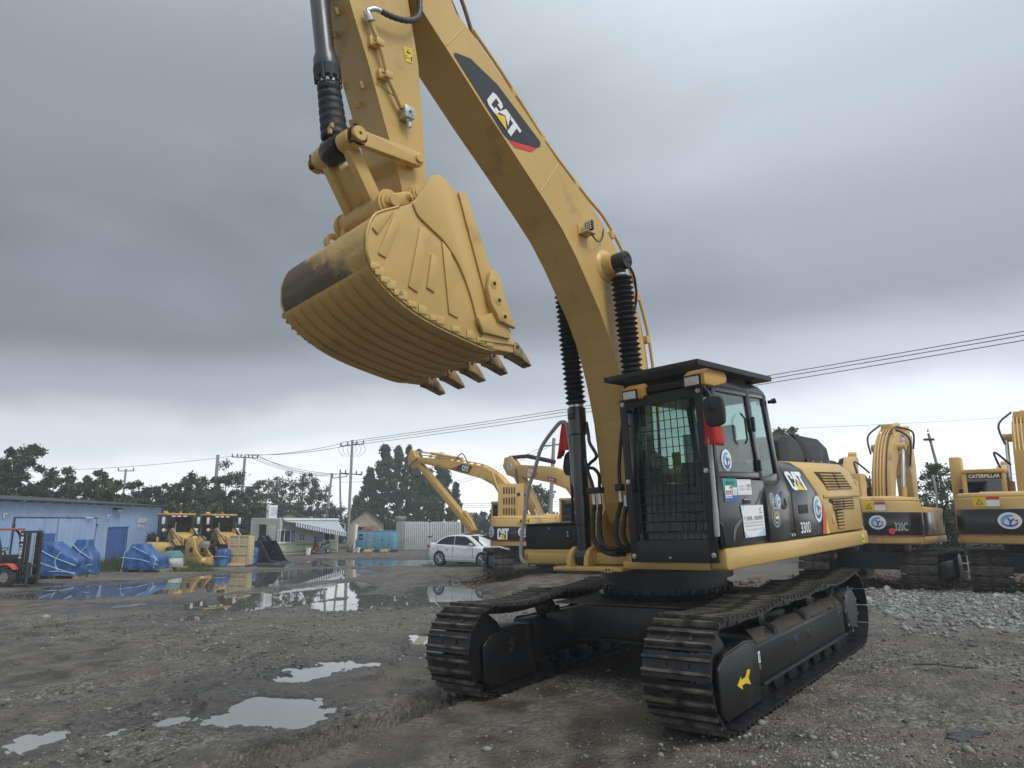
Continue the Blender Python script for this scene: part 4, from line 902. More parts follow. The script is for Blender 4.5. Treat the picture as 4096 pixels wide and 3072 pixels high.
    C(MB().box(1.02, 1.08, .56, .76, 2.1, 2.32), 'monitor', BLKM, .012); C(MB().box(.5, 1.2, .52, 1.4, 1.46, 1.5), 'floor_mat', RUB)
    for (y, z, c) in ((.70, 2.28, M('paper', (.6, .6, .58), .7)), (.80, 2.22, MATS['paper']), (.94, 2.26, M('paper_yellow', (.55, .42, .06), .7))):
        C(MB().box(1.198, 1.2, y, y + .09, z, z + .16), 'paper_notice', c)
    for (y, z, m2) in ((.69, 2.44, REDV), (.76, 2.38, REDV)): C(MB().box(1.2005, 1.202, y, y + .07, z - .005, z + .02), 'notice_heading', m2)
    # front cage
    gd = C(MB().box(1.335, 1.36, .45, .53, 1.33, 3.02).box(1.335, 1.36, 1.345, 1.43, 1.33, 3.04).box(1.335, 1.36, .53, 1.345, 2.925, 3.03).box(1.335, 1.36, .53, 1.345, 1.33, 1.545), 'cage_frame', BLKM, .004)
    for k in range(1, 11):
        y = .53 + (1.345 - .53) * k / 11; U(MB().cyl((1.347, y, 1.545), (1.347, y, 2.925), .0055, n=6), 'cage_bar', BLKM, root)
    for k in range(1, 15):
        z = 1.545 + 1.38 * k / 15; U(MB().cyl((1.361, .53, z), (1.361, 1.345, z), .0042, n=6), 'cage_bar', BLKM, root)
    for (y, z) in ((.49, 2.97), (1.39, 2.99), (1.395, 2.2), (.485, 2.15), (.49, 1.39), (1.39, 1.40)):
        C(MB().lathe((1.36, y, z), (1.378, y, z), [(0, .026), (.004, .026), (.005, .017), (.018, .015)], 10), 'cage_bolt', STEEL, smooth=35)
    for z in (1.5, 2.9):
        for y in (.5, 1.4): C(MB().box(1.2, 1.335, y - .015, y + .015, z - .02, z + .02), 'cage_mount', BLKM)
    C(MB().box(1.362, 1.364, .9, .93, 1.37, 1.385), 'scuff', STEEL)
    # roof guard plate with tread mesh at the front overhang
    rg = C(MB().box(-.02, 1.26, .47, 1.53, 3.20, 3.225), 'roof_guard', BLKM, .004)
    C(MB().box(-.02, 1.60, .445, .47, 3.195, 3.25).box(-.02, 1.60, 1.525, 1.55, 3.195, 3.25).box(1.575, 1.60, .471, 1.524, 3.195, 3.25).box(-.045, -.021, .445, 1.55, 3.195, 3.25), 'guard_rim', BLKM, .004)
    for k in range(20):
        y = .485 + k * .052; U(MB().box(1.262, 1.574, y, y + .014, 3.212, 3.222), 'guard_slat', BLKM, root)
    for k in range(6):
        x = 1.29 + k * .05; U(MB().box(x, x + .012, .471, 1.524, 3.203, 3.211), 'guard_slat', BLKM, root)
    for (x, y) in ((.1, .55), (.1, 1.35), (1.1, .55), (1.1, 1.35)): C(MB().box(x - .03, x + .03, y - .03, y + .03, 3.14, 3.2), 'guard_post', BLKM)
    C(MB().box(1.24, 1.30, .58, 1.36, 3.06, 3.13), 'visor', BLKM, .012)
    # lamps
    LH = M('lamp_orange_yellow', (.60, .33, .07), .45, var=.08)
    for (y0, y1, z0, z1, back) in ((.52, .76, 3.0, 3.115, 1.22), (1.26, 1.50, 3.03, 3.15, .92)):
        lm = C(MB().prism([(1.40, z0), (1.405, z1), (1.30, z1 + .055), (back + .05, z1 + .06), (back, z1), (back + .03, z0 + .05), (1.2, z0 - .0)], y0, y1), 'work_lamp', LH, .02)
        C(MB().box(1.398, 1.412, y0 + .005, y1 - .04, z0 - .012, z1 - .008), 'lamp_bezel', BLKM, .008)
        C(MB().box(1.4125, 1.420, y0 + .025, y1 - .06, z0 + .008, z1 - .026), 'lamp_lens', LENS, .006)
    # mirror, red wrap and braided rope
    mr = sp2([(1.535, 2.66), (1.53, 2.80), (1.56, 2.87), (1.68, 2.875), (1.73, 2.83), (1.735, 2.66), (1.70, 2.60), (1.57, 2.595), (1.535, 2.66)], 3)[:-1]
    C(MB().prism(mr, 1.50, 1.56, axis='x'), 'mirror', BLKM, .016)
    C(MB().cyl((1.56, 1.60, 2.76), (1.575, 1.60, 2.76), .022, n=12).box(1.57, 1.58, 1.585, 1.68, 2.752, 2.768).box(1.57, 1.58, 1.592, 1.608, 2.72, 2.80), 'mirror_clamp', RUB)
    C(MB().tube([(1.48, 1.52, 2.99), (1.50, 1.58, 2.93), (1.51, 1.60, 2.86)], .013).tube([(1.30, 1.44, 2.96), (1.42, 1.50, 2.99), (1.48, 1.52, 2.99)], .013), 'mirror_arm', BLKM, smooth=60)
    C(MB().tube(smoothpath([(1.40, 1.475, 2.90), (1.405, 1.485, 2.57), (1.42, 1.49, 2.18), (1.43, 1.49, 1.86), (1.42, 1.475, 1.58)], 8), [.014 + .0 * i for i in range(10)] + [.022] * 15 + [.026] * 8, 10), 'braided_rope', FOAM, smooth=60)
    vs = []; n = 8
    for (z, ya, yb) in ((2.78, 1.46, 1.60), (2.66, 1.455, 1.62), (2.55, 1.46, 1.64), (2.46, 1.455, 1.65), (2.43, 1.45, 1.64)):
        for j in range(n + 1): t = j / n; vs.append((1.452 + .03 * math.sin(t * 7 + z * 4), ya + (yb - ya) * t, z + .015 * math.sin(t * 5)))
    fs = [(i * (n + 1) + j, i * (n + 1) + j + 1, (i + 1) * (n + 1) + j + 1, (i + 1) * (n + 1) + j) for i in range(4) for j in range(n)]
    o = C(MB().add(vs, fs), 'red_cloth', REDCL, 0, 80); o.modifiers.new('thick', 'SOLIDIFY').thickness = .02
    # side camera knob at the rear pillar
    C(MB().cyl((-.12, 1.45, 2.98), (-.12, 1.50, 2.98), .02, n=10).cyl((-.12, 1.49, 2.98), (-.14, 1.53, 2.99), .03, n=12), 'knob', RUB)
    # stickers on glass and door
    sh = USheet((1.0, 1.433, 2.305), (-1, 0, 0), (0, 0, 1), .003, root); sh.roundel(0, .0, .105, .108, '1095')
    sh = USheet((1.175, 1.4565, 1.895), (-1, 0, 0), (0, 0, 1), .003, root)
    sh.rect('poster', 0, 0, .30, .225, TEALV); sh.rect('poster_panel', 0, 0, .30, .09, BLUEV, 1); sh.rect('poster_panel', .02, .035, .14, .12, WHITEV, 2); sh.rect('poster_panel', .175, .06, .10, .075, WHITEV, 2)
    sh.rect('poster_mark', .115, .128, .04, .02, REDV, 3)
    for k in range(3): sh.rect('poster_mark', .035 + k * .04, .065, .026, .012, REDV, 3); sh.rect('poster_mark', .037 + k * .04, .082, .022, .026, (INKV, REDV, INKV)[k], 3)
    for k in range(3): sh.rect('poster_line', .185, .075 + k * .018, .075, .004, GREYV, 3)
    sh.ring('poster_mark', .15, .165, .07, .076, M('teal_dark', (.01, .13, .12), .4), 2, 16, 0, PI); sh.rect('poster_line', .06, .183, .18, .012, MATS['teal_dark'], 3); sh.rect('poster_line', .08, .17, .14, .006, MATS['teal_dark'], 3); sh.rect('poster_line', .03, .045, .12, .005, INKV, 3)
    sh = USheet((.872, 1.4565, 1.955), (-1, 0, 0), (0, 0, 1), .003, root); sh.rect('sign', 0, 0, .305, .155, WHITEV)
    sh.text('二手机械', .175, .075, .115, .035, INKV, 1); sh.text('专业出口', .18, .048, .10, .02, INKV, 1); sh.text('USED MACHINES', .02, .078, .13, .018, GREYV, 1)
    for k in range(2): sh.rect('sign_line', .025, .06 - k * .012, .12, .004, GREYV, 1)
    sh.rect('sign_line', .02, .14, .265, .002, GREYV, 1); sh.rect('sign_line', .02, .012, .265, .002, GREYV, 1)
    sh = USheet((.865, 1.4595, 1.53), (-1, 0, 0), (0, 0, 1), .003, root)
    sh.shape('notice_poster', [(.035, 0), (.50, .0), (.51, .02), (.52, .315), (0, .32), (.012, .26), (.03, .22)], WHITEV)
    PB = M('poster_pale_blue', (.42, .60, .80), .4, var=.2, scale=6)
    sh.shape('poster_panel', [(.036, .001), (.20, .001), (.10, .02), (.036, .07)], PB, 1); sh.shape('poster_panel', [(.28, .001), (.499, .001), (.509, .09), (.42, .05)], PB, 1); sh.shape('poster_panel', [(.002, .318), (.10, .319), (.04, .27), (.014, .262)], PB, 1)
    sh.ring('poster_mark', .44, .27, .012, .02, BLUEV, 1, 16, .6, 5.4); sh.rect('poster_line', .415, .235, .06, .005, INKV, 1)
    sh.text('巧元所有，欢迎试机！', .05, .165, .43, .045, INKV, 1, .004)
    sh.text('Property of Anhui Qiaoyuan Machinery. Test welcome!', .05, .135, .43, .017, INKV, 1)
    sh.text('Propiedad de Qiaoyuan. Bienvenido a probar la maquina!', .05, .105, .43, .017, INKV, 1)
    sh.text('ملك لشركة تشياويوان مرحبا بالاختبار الآلة', .09, .066, .39, .024, INKV, 1)
cab()

def rods():
    """boom, stick, cylinders, linkage and bucket, all in the machine's own plane"""
    global UP
    hb = .24
    low = [(.62, 1.66), (.74, 1.72), (.83, 1.95), (.86, 2.25), (.88, 2.55), (.91, 2.88), (.96, 3.15), (1.0, 3.33), (1.06, 3.55), (1.16, 3.82), (1.30, 4.10), (1.47, 4.36), (1.67, 4.66), (1.88, 4.92), (2.15, 5.17), (2.60, 5.56), (2.98, 5.88), (3.38, 6.24), (3.72, 6.54), (3.95, 6.78), (4.22, 6.98)]
    top = [(.44, 1.72), (.42, 2.1), (.40, 2.7), (.395, 3.2), (.41, 3.46), (.43, 3.77), (.49, 4.10), (.58, 4.37), (.68, 4.63), (.84, 4.90), (1.07, 5.16), (1.34, 5.39), (1.62, 5.56), (1.89, 5.73), (2.31, 6.06), (2.67, 6.34), (3.07, 6.64), (3.34, 6.80), (3.44, 6.98), (3.85, 7.30), (4.10, 7.32), (4.26, 7.2)]
    poly = low + top[::-1]
    bm_ = U(MB().prism(poly, -hb + .012, hb - .012), 'boom', YEL)
    # flanged side plates stand proud of top and belly by a finger
    for s in (1, -1):
        y0, y1 = (hb - .011, hb) if s > 0 else (-hb, -hb + .011)
        U(MB().prism(poly, y0, y1), 'side_plate', YEL, bm_)
    for (a, b_) in (((2.22, 5.235), (1.86, 5.70)), ((1.03, 3.44), (.415, 3.50)), ((3.50, 6.35), (3.22, 6.72))):
        d = Vector((b_[0] - a[0], 0, b_[1] - a[1])).normalized(); A = Vector((a[0], hb + .001, a[1])) + d * .03; B = Vector((b_[0], hb + .001, b_[1])) - d * .03
        U(MB().tube([A, B], .006, 6), 'weld_seam', YEL, bm_)
    for z in (2.2,): pass
    U(MB().lathe((4.06, -.34, 7.14), (4.06, .34, 7.14), [(0, .12), (.68, .12)], 24), 'nose_pin', YEL, bm_, smooth=35)
    # decal: black field, white letters, red tail
    ax = Vector((2.16 - 3.37, 0, 5.83 - 6.33)).normalized()
    d_ = USheet((3.37, hb + .001, 6.33), (1, 0, 0), (0, 0, 1), .003, bm_)
    # outward normal is +y, so u must run towards -x for the sheet to face out
    d_ = USheet((0, hb + .001, 0), (-1, 0, 0), (0, 0, 1), .003, bm_)
    fld = [(3.39, 6.30), (3.39, 6.335), (3.34, 6.35), (3.17, 6.375), (2.80, 6.255), (2.16, 5.845), (2.17, 5.79), (2.23, 5.75), (2.45, 5.715), (2.67, 5.68), (2.75, 5.715)]
    d_.shape('boom_decal', [(-x, z) for x, z in fld], BLKV)
    d_.shape('decal_stripe', [(-x, z) for x, z in ((2.23, 5.745), (2.32, 5.67), (2.58, 5.625), (2.67, 5.675))], REDV)
    t = Vector((-(2.56 - 2.93), 5.83 - 6.11)); t.normalize()
    c2 = USheet((2.985, hb + .002, 5.985), (2.585 - 2.955, 0, 5.76 - 6.035), (-.10 + .21, 0, .16), .003, bm_)
    c2.cat(0, 0, .49, .205)
    # work lamp on the boom with its cable
    br = U(MB().box(1.42, 1.60, hb + .001, hb + .012, 4.93, 5.05).box(1.44, 1.60, hb + .012, hb + .14, 4.93, 4.94), 'lamp_bracket', YEL, bm_, bevel=.003)
    lp = U(MB().box(1.50, 1.545, hb + .04, hb + .16, 4.955, 5.075), 'boom_lamp', BLKM, bm_, bevel=.015)
    for i in range(4):
        for j in range(4): U(MB().cyl((1.545, hb + .06 + i * .0265, 4.975 + j * .0265), (1.551, hb + .06 + i * .0265, 4.975 + j * .0265), .0105, n=8), 'lamp_led', LENS, bm_)
    hose([(1.50, hb + .10, 4.95), (1.44, hb + .10, 4.90), (1.30, hb + .06, 4.90), (1.15, hb + .02, 5.02), (1.08, hb - .02, 5.2)], .009, 'lamp_cable', parent=bm_)
    # cylinder bosses on the boom
    for s in (1, -1):
        U(MB().lathe((1.10, s * (hb - .0), 4.66), (1.10, s * (hb + .13), 4.66), [(0, .20), (.012, .19), (.03, .15), (.10, .13), (.13, .125)], 28), 'cylinder_boss', YEL, bm_, smooth=40)
    # service pipes over the back of the boom with clamps
    pr = [(3.05, 6.80), (2.67, 6.52), (2.31, 6.22), (1.89, 5.88), (1.30, 5.51), (.97, 5.33), (.66, 5.02), (.47, 4.72), (.33, 4.38), (.22, 4.02), (.17, 3.6), (.15, 3.2), (.18, 2.6), (.25, 2.0)]
    for y in (.17, .08):
        U(MB().tube(smoothpath([(x, y, z) for x, z in pr], 6), .019, 10), 'service_pipe', YEL, bm_, smooth=60)
    for y in (-.02, -.12): U(MB().tube(smoothpath([(x - .01, y, z + .015) for x, z in pr], 6), .022, 10), 'service_hose', RUB, bm_, smooth=60)
    for (x, z) in ((2.5, 6.3), (2.05, 5.94), (1.5, 5.56), (.86, 5.12), (.42, 4.42), (.28, 3.9)): U(MB().box(x - .03, x + .03, -.16, .21, z - .03, z + .06), 'pipe_clamp', YEL, bm_, bevel=.006)
    for (a, b_) in (((3.30, 7.08), (3.13, 6.80)), ((3.13, 7.16), (2.96, 6.74))):
        U(MB().tube(smoothpath([(a[0] + .2, .10, a[1] + .25), (a[0], .10, a[1]), (b_[0], .11, b_[1]), (b_[0] - .15, .12, b_[1] - .14)], 6), .021, 10), 'service_pipe', M('pipe_brown', (.16, .09, .045), .5, var=.2), bm_, smooth=60)
    # ---------- boom cylinders with bellows over the rods
    def bellows(a, b_, r0, r1, n, name='bellows', parent=None, droop=0.):
        a = Vector(a); b_ = Vector(b_); L_ = (b_ - a).length; prof = []
        for i in range(n):
            t0 = i / n; k = random.uniform(-.12, .12) / n
            prof += [(L_ * (t0 + k * .3), r0), (L_ * (t0 + .5 / n + k), r1 * random.uniform(.96, 1.04))]
        prof.append((L_, r0)); return U(MB().lathe(a, b_, prof, 26), name, RUB, parent, smooth=25)
    for s in (1, -1):
        y = .42 * s
        c = U(MB().lathe((1.02, y, 1.36), (1.0, y, 3.10), [(0, .05), (.02, .08), (.35, .08), (.36, .09), (1.40, .09), (1.41, .108), (1.48, .112), (1.72, .112), (1.74, .09)], 26), 'boom_cylinder', BLK if s < 0 else CYL, smooth=35)
        U(MB().lathe((1.02, y - .075, 1.36), (1.02, y + .075, 1.36), [(0, .10), (.15, .10)], 22), 'rod_eye', BLK, c, smooth=35)
        U(MB().box(1.09, 1.13, y - .04, y + .04, 2.95, 3.02), 'port_block', BLK, c, bevel=.006)
        U(MB().lathe((1.0, y, 3.09), (1.0, y, 3.13), [(0, .092), (.035, .092)], 20), 'clamp_ring', STEEL, c, smooth=35)
        bellows((1.0, y, 3.13), (1.08, y, 4.50), .085, .128, 23, parent=c)
        U(MB().lathe((1.08, y, 4.49), (1.085, y, 4.54), [(0, .065), (.04, .065)], 18), 'clamp_ring', STEEL, c, smooth=35)
        U(MB().cyl((1.08, y, 4.5), (1.09, y, 4.62), .06), 'rod_end', BLKM, c, smooth=35)
        e = U(MB().lathe((1.09, y - .10 * s, 4.67), (1.09, y + .11 * s, 4.67), [(0, .095), (.02, .105), (.19, .105), (.21, .095)], 26), 'rod_eye', BLKM, c, smooth=35)
        for a in (0.3, 1.9, 3.5): U(MB().cyl((1.09 + .05 * math.cos(a), y + .11 * s, 4.67 + .05 * math.sin(a)), (1.09 + .05 * math.cos(a), y + .125 * s, 4.67 + .05 * math.sin(a)), .014, n=6), 'bolt', BLKM, c)
        if s > 0: hose([(1.0, y + .08, 4.60), (.88, y + .05, 4.50), (.80, y, 4.30), (.82, y - .04, 4.12), (.88, y - .08, 4.05)], .014, parent=c)
    # ---------- stick
    hs = .20
    sp = [(4.02, 4.56), (3.88, 4.60), (3.76, 4.80), (3.775, 5.40), (3.815, 6.05), (3.91, 6.62), (3.95, 6.95), (3.80, 7.6), (3.62, 8.1), (3.80, 8.2), (4.25, 7.75), (4.60, 7.0), (4.62, 6.6), (4.55, 6.28), (4.375, 5.80), (4.14, 5.08), (4.04, 4.75)]
    sk = U(MB().prism(sp, -hs + .012, hs - .012), 'stick', YEL)
    for s in (1, -1): U(MB().prism(sp, hs - .011 if s > 0 else -hs, hs if s > 0 else -hs + .011), 'side_plate', YEL, sk)
    def fr(t, y):     # point on the stick's front face
        (xa, za), (xb, zb) = (4.55, 6.28), (4.04, 4.75); return Vector((xa + (xb - xa) * t + .006, y, za + (zb - za) * t))
    dn = Vector((4.04 - 4.55, 0, 4.75 - 6.28)).normalized(); nf = Vector((-dn.z, 0, dn.x))
    for (t, y) in ((.0, .03), (.09, -.09), (.20, -.19), (.34, -.195), (.42, .08), (.49, -.05), (.56, -.19), (.75, .02)):
        p = fr(t, y); U(MB().hexa([p - dn * .035 + Vector((0, -.012, 0)), p + dn * .035 + Vector((0, -.012, 0)), p + dn * .035 + Vector((0, .012, 0)), p - dn * .035 + Vector((0, .012, 0))], [p - dn * .03 + nf * .035 + Vector((0, -.012, 0)), p + dn * .03 + nf * .035 + Vector((0, -.012, 0)), p + dn * .03 + nf * .035 + Vector((0, .012, 0)), p - dn * .03 + nf * .035 + Vector((0, .012, 0))]), 'hose_tab', YEL, sk, bevel=.004)
    U(MB().tube([(4.42, hs + .002, 5.0), (3.78, hs + .002, 5.55)][:0] or [(4.30, hs + .001, 5.62), (4.10, hs + .001, 5.585)], .005, 6), 'weld_seam', YEL, sk)
    # hydraulic pipe with clamps, valve block and hose
    U(MB().tube(smoothpath([(4.395, .255, 6.19), (4.335, .255, 6.06), (4.27, .255, 5.93), (4.195, .255, 5.69), (4.13, .255, 5.57), (4.055, .245, 5.46)], 6), .022, 12), 'stick_pipe', YEL, sk, smooth=60)
    U(MB().lathe((4.42, .255, 6.23), (4.38, .255, 6.15), [(0, .03), (.02, .035), (.05, .035), (.055, .042), (.09, .042)], 12), 'pipe_union', STEEL, sk, smooth=35)
    for (x, z) in ((4.30, 5.985), (4.21, 5.71)):
        U(MB().box(x - .02, x + .075, hs, hs + .045, z - .045, z + .045), 'clamp_block', YEL, sk, bevel=.006)
        U(MB().box(x - .045, x + .03, hs + .03, hs + .085, z - .035, z + .03), 'pipe_clamp', YEL, sk, bevel=.008)
        for dz_ in (-.02, .02): U(MB().cyl((x + .04, hs + .045, z + dz_), (x + .04, hs + .055, z + dz_), .012, n=8), 'bolt', YEL, sk)
    vb = U(MB().box(3.955, 4.055, hs + .005, hs + .105, 5.365, 5.475), 'valve_block', M('zinc_block', (.48, .49, .50), .38, metal=.7, var=.1), sk, bevel=.004)
    U(MB().lathe((3.99, .255, 5.37), (3.975, .255, 5.30), [(0, .028), (.02, .028), (.021, .022), (.045, .026), (.07, .024)], 12), 'hose_fitting', STEEL, sk, smooth=35)
    U(MB().cyl((4.0, hs + .105, 5.43), (4.0, hs + .125, 5.43), .018, n=6).cyl((3.975, hs + .105, 5.40), (3.975, hs + .112, 5.40), .01, n=8), 'bolt', STEEL, sk)
    U(MB().tube(smoothpath([(4.42, .265, 6.225), (4.36, .29, 6.262), (4.28, .30, 6.27)], 5), .023, 10), 'elbow', STEEL, sk, smooth=60)
    hose([(4.30, .30, 6.268), (4.20, .305, 6.27), (4.06, .31, 6.30), (3.95, .31, 6.36), (3.87, .30, 6.46), (3.84, .28, 6.62), (3.84, .24, 6.9)], .026, ribs=True, parent=sk, mat=M('hose_grey', (.045, .045, .047), .5))
    sh = USheet((3.985, hs + .001, 6.0), (-1, 0, 0), (0, 0, 1), .003, sk)
    sh.shape('warning_label', [(.025, -.01), (.108, .005), (.10, .155), (.0, .135)], YELV); sh.shape('label_mark', [(.03, .085), (.085, .09), (.058, .13)], INKV, 1); sh.shape('label_mark', [(.042, .093), (.074, .096), (.058, .118)], YELV, 2)
    sh.rect('label_mark', .085, .02, .012, .045, INKV, 1); sh.rect('label_mark', .045, .035, .028, .005, INKV, 1); sh.ring('label_mark', .03, .038, .013, .016, INKV, 1, 10)
    # ---------- bucket cylinder, bellows
    a = Vector((4.86, 0, 7.55)); b_ = Vector((4.655, 0, 5.70)); d = (b_ - a).normalized(); L_ = (b_ - a).length
    bc = U(MB().lathe(a, b_, [(0, .07), (.02, .083), (L_ - .14, .083), (L_ - .08, .106), (L_, .11)], 28), 'bucket_cylinder', CYL, smooth=35)
    U(MB().lathe(b_, b_ + d * .12, [(0, .112), (.10, .112), (.12, .095)], 28), 'gland', BLKM, bc, smooth=35)
    t = d.cross(Vector((0, 1, 0))).normalized()
    for k in range(10):
        an = 2 * PI * k / 10; q = b_ + (t * math.cos(an) + Vector((0, 1, 0)) * math.sin(an)) * .10; U(MB().cyl(q + d * .0, q + d * .14, .016, n=8), 'gland_bolt', BLKM, bc)
    U(MB().lathe(b_ + d * .12, b_ + d * .15, [(0, .09), (.03, .09)], 20), 'clamp_ring', STEEL, bc, smooth=35)
    end = Vector((4.575, 0, 5.06)); p0 = b_ + d * .15; L2 = (end - p0).length; prof = []
    for i in range(7):
        t0 = i / 7; prof += [(L2 * t0, .085 + .024 * t0), (L2 * (t0 + .035), .098 + .02 * t0), (L2 * (t0 + .10), .10 + .02 * t0)]
    prof += [(L2 * .985, .11), (L2, .07)]
    U(MB().lathe(p0, end, prof, 24), 'rod_sleeve', M('sleeve_cloth', (.008, .009, .012), .55, var=.3, scale=25, bump=.5, bscale=30), bc, smooth=60)
    U(MB().lathe((4.56, -.10, 4.98), (4.56, .10, 4.98), [(0, .11), (.02, .12), (.18, .12), (.2, .11)], 24), 'rod_eye', M('greasy_black', (.012, .01, .009), .3, var=.3), bc, smooth=35)
    for k in range(5): U(MB().box(4.60 + .02 * k, 4.625 + .02 * k, -.12 + .06 * k, -.09 + .06 * k, 5.07 - .02 * (k % 2), 5.11), 'torn_strip', YELB, bc)
    # ---------- linkage: long links to the stick, H link to the bucket
    LK = Vector((4.565, 0, 4.975)); ST = Vector((3.935, 0, 4.985)); BK = Vector((4.265, 0, 4.47))
    for s in (1, -1):
        y0 = .265 * s; y1 = .325 * s; 
        out = []
        def arcp(c, r, a0, a1, n=10): return [(c.x + r * math.cos(rad(a0 + (a1 - a0) * i / n)), c.z + r * math.sin(rad(a0 + (a1 - a0) * i / n))) for i in range(n + 1)]
        po = arcp(LK, .085, -60, -300, 14)[::1] + [(4.42, 5.03), (4.05, 5.05)] + arcp(ST, .06, 80, -100 + 0, 8)[::1] + [(4.1, 4.915), (4.42, 4.905)]
        po = arcp(LK, .085, 60, 300, 14) + [(4.44, 4.905), (4.12, 4.915)] + arcp(ST, .062, 260, 100, 10) + [(4.12, 5.05), (4.44, 5.035)]
        lk = U(MB().prism(po, min(y0, y1), max(y0, y1)), 'link_arm', YEL, bevel=.008)
        U(MB().lathe((LK.x, y1, LK.z), (LK.x, y1 + .035 * s, LK.z), [(0, .064), (.03, .064), (.035, .058)], 22), 'pin_cap', YEL, lk, smooth=35)
        U(MB().lathe((ST.x, y1, ST.z), (ST.x, y1 + .02 * s, ST.z), [(0, .04), (.016, .04), (.02, .035)], 20), 'pin_cap', YEL, lk, smooth=35)
        U(MB().cyl((LK.x, y1 + .034 * s, LK.z), (LK.x, y1 + .037 * s, LK.z), .014, n=8), 'pin_hole', RUB, lk)
        U(MB().lathe((LK.x, y0, LK.z), (LK.x, .125 * s, LK.z), [(0, .085), (.10, .09), (.14, .09)], 22), 'pin_sleeve', YEL, lk, smooth=35)
    U(MB().lathe((ST.x, -.265, ST.z), (ST.x, .265, ST.z), [(0, .05), (.53, .05)], 18), 'link_pin', YEL, smooth=35)
    # H link
    m = MB(); ax_ = (BK - LK).normalized(); wv = Vector((ax_.z, 0, -ax_.x))
    for s in (1, -1):
        ya, yb = (.125 * s, .205 * s)
        A = LK + ax_ * .03; B = BK - ax_ * .02; q = .062
        m.hexa([A - wv * q + Vector((0, ya, 0)), A + wv * q + Vector((0, ya, 0)), A + wv * q + Vector((0, yb, 0)), A - wv * q + Vector((0, yb, 0))], [B - wv * q + Vector((0, ya, 0)), B + wv * q + Vector((0, ya, 0)), B + wv * q + Vector((0, yb, 0)), B - wv * q + Vector((0, yb, 0))])
    A = LK + ax_ * .16; B = BK - ax_ * .05; y_ = .125
    m.hexa([A - wv * .02 + Vector((0, -y_, 0)), A + wv * .03 + Vector((0, -y_, 0)), A + wv * .03 + Vector((0, y_, 0)), A - wv * .02 + Vector((0, y_, 0))], [B - wv * .02 + Vector((0, -y_, 0)), B + wv * .03 + Vector((0, -y_, 0)), B + wv * .03 + Vector((0, y_, 0)), B - wv * .02 + Vector((0, y_, 0))])
    hl = U(m, 'bucket_link', YELB, bevel=.008)
    U(MB().lathe((LK.x, -.215, LK.z), (LK.x, -.12, LK.z), [(0, .09), (.02, .10), (.095, .10)], 22), 'link_boss', YELB, hl, smooth=35)
    U(MB().lathe((BK.x, -.30, BK.z), (BK.x, .30, BK.z), [(0, .09), (.03, .10), (.57, .10), (.6, .09)], 24), 'link_tube', YELB, hl, smooth=35)
    U(MB().lathe((BK.x, .30, BK.z), (BK.x, .37, BK.z), [(0, .115), (.02, .12), (.03, .12), (.031, .095), (.05, .095), (.051, .07), (.07, .068)], 26), 'link_collar', YELB, hl, smooth=35)
    U(MB().lathe((BK.x, -.37, BK.z), (BK.x, -.30, BK.z), [(0, .1), (.04, .115), (.07, .115)], 24), 'link_collar', YELB, hl, smooth=35)
    U(MB().prism([(4.33, 4.44), (4.28, 4.53), (4.12, 4.60), (4.07, 4.58), (4.06, 4.53), (4.10, 4.49), (4.25, 4.41)], .372, .392), 'keeper_plate', YELB, hl, bevel=.012)
    U(MB().lathe((4.105, .392, 4.55), (4.105, .42, 4.55), [(0, .035), (.01, .035), (.011, .022), (.028, .02)], 14), 'keeper_bolt', YELB, hl, smooth=35)
    U(MB().lathe((BK.x, .392, BK.z - .005), (BK.x, .41, BK.z - .005), [(0, .055), (.018, .05)], 18), 'pin_cap', YELB, hl, smooth=35)
    # ---------- bucket
    hk = .65
    UP_ = UP; UP = UP @ Matrix(((1, 0, 0, 0), (0, 1, 0, 0), (0, .06, 1, 0), (0, 0, 0, 1)))      # the bucket hangs a little askew on its pins
    side = [(4.13, 4.53), (4.08, 4.61), (4.0, 4.65), (3.93, 4.635), (3.79, 4.53), (3.72, 4.55), (3.66, 4.42), (3.45, 3.92), (3.34, 3.60), (3.28, 3.44), (3.25, 3.34), (3.50, 3.235), (3.72, 3.27), (4.04, 3.34), (4.27, 3.41), (4.45, 3.495), (4.57, 3.575), (4.66, 3.66), (4.715, 3.79), (4.715, 3.95), (4.67, 4.07), (4.60, 4.14), (4.42, 4.235), (4.30, 4.30), (4.24, 4.36)]
    bk = U(MB().prism(side, hk - .035, hk), 'bucket', YELB, bevel=.006)
    U(MB().prism(side, -hk, -hk + .035), 'side_wall', YELB, bk, bevel=.006)
    # shell: back (worn black) and floor
    sh1 = [(4.30, 4.30), (4.42, 4.235), (4.60, 4.14), (4.67, 4.07), (4.715, 3.95), (4.72, 3.87), (4.715, 3.79), (4.66, 3.66)]
    sh2 = [(4.69, 3.71), (4.66, 3.66), (4.57, 3.575), (4.45, 3.495), (4.27, 3.41), (4.04, 3.34), (3.72, 3.27), (3.50, 3.235), (3.30, 3.25)]
    def shell(poly, name, mat, t, y0, y1, smooth=40):
        P_ = [Vector((a, 0, b)) for a, b in poly]; n = len(P_); inn = []
        for i in range(n):
            d2 = (P_[min(i + 1, n - 1)] - P_[max(i - 1, 0)]).normalized(); inn.append(P_[i] + Vector((-abs(d2.z) * 0 + d2.z, 0, -d2.x)) * t)
        return U(MB().prism([(p.x, p.z) for p in P_] + [(p.x, p.z) for p in inn[::-1]], y0, y1), name, mat, bk, smooth=smooth)
    sp1 = sp2(sh1, 4); sp2_ = sp2(sh2, 4)
    shell(sp1, 'back_shell', YELWORN, .03, -hk + .036, hk - .036); shell(sp2_, 'floor_shell', YELB, .03, -hk + .036, hk - .036)
    U(MB().tube([(x, hk - .004, z) for x, z in sp1[4:]] , .012, 6), 'rim_weld', YELB, bk, smooth=60)
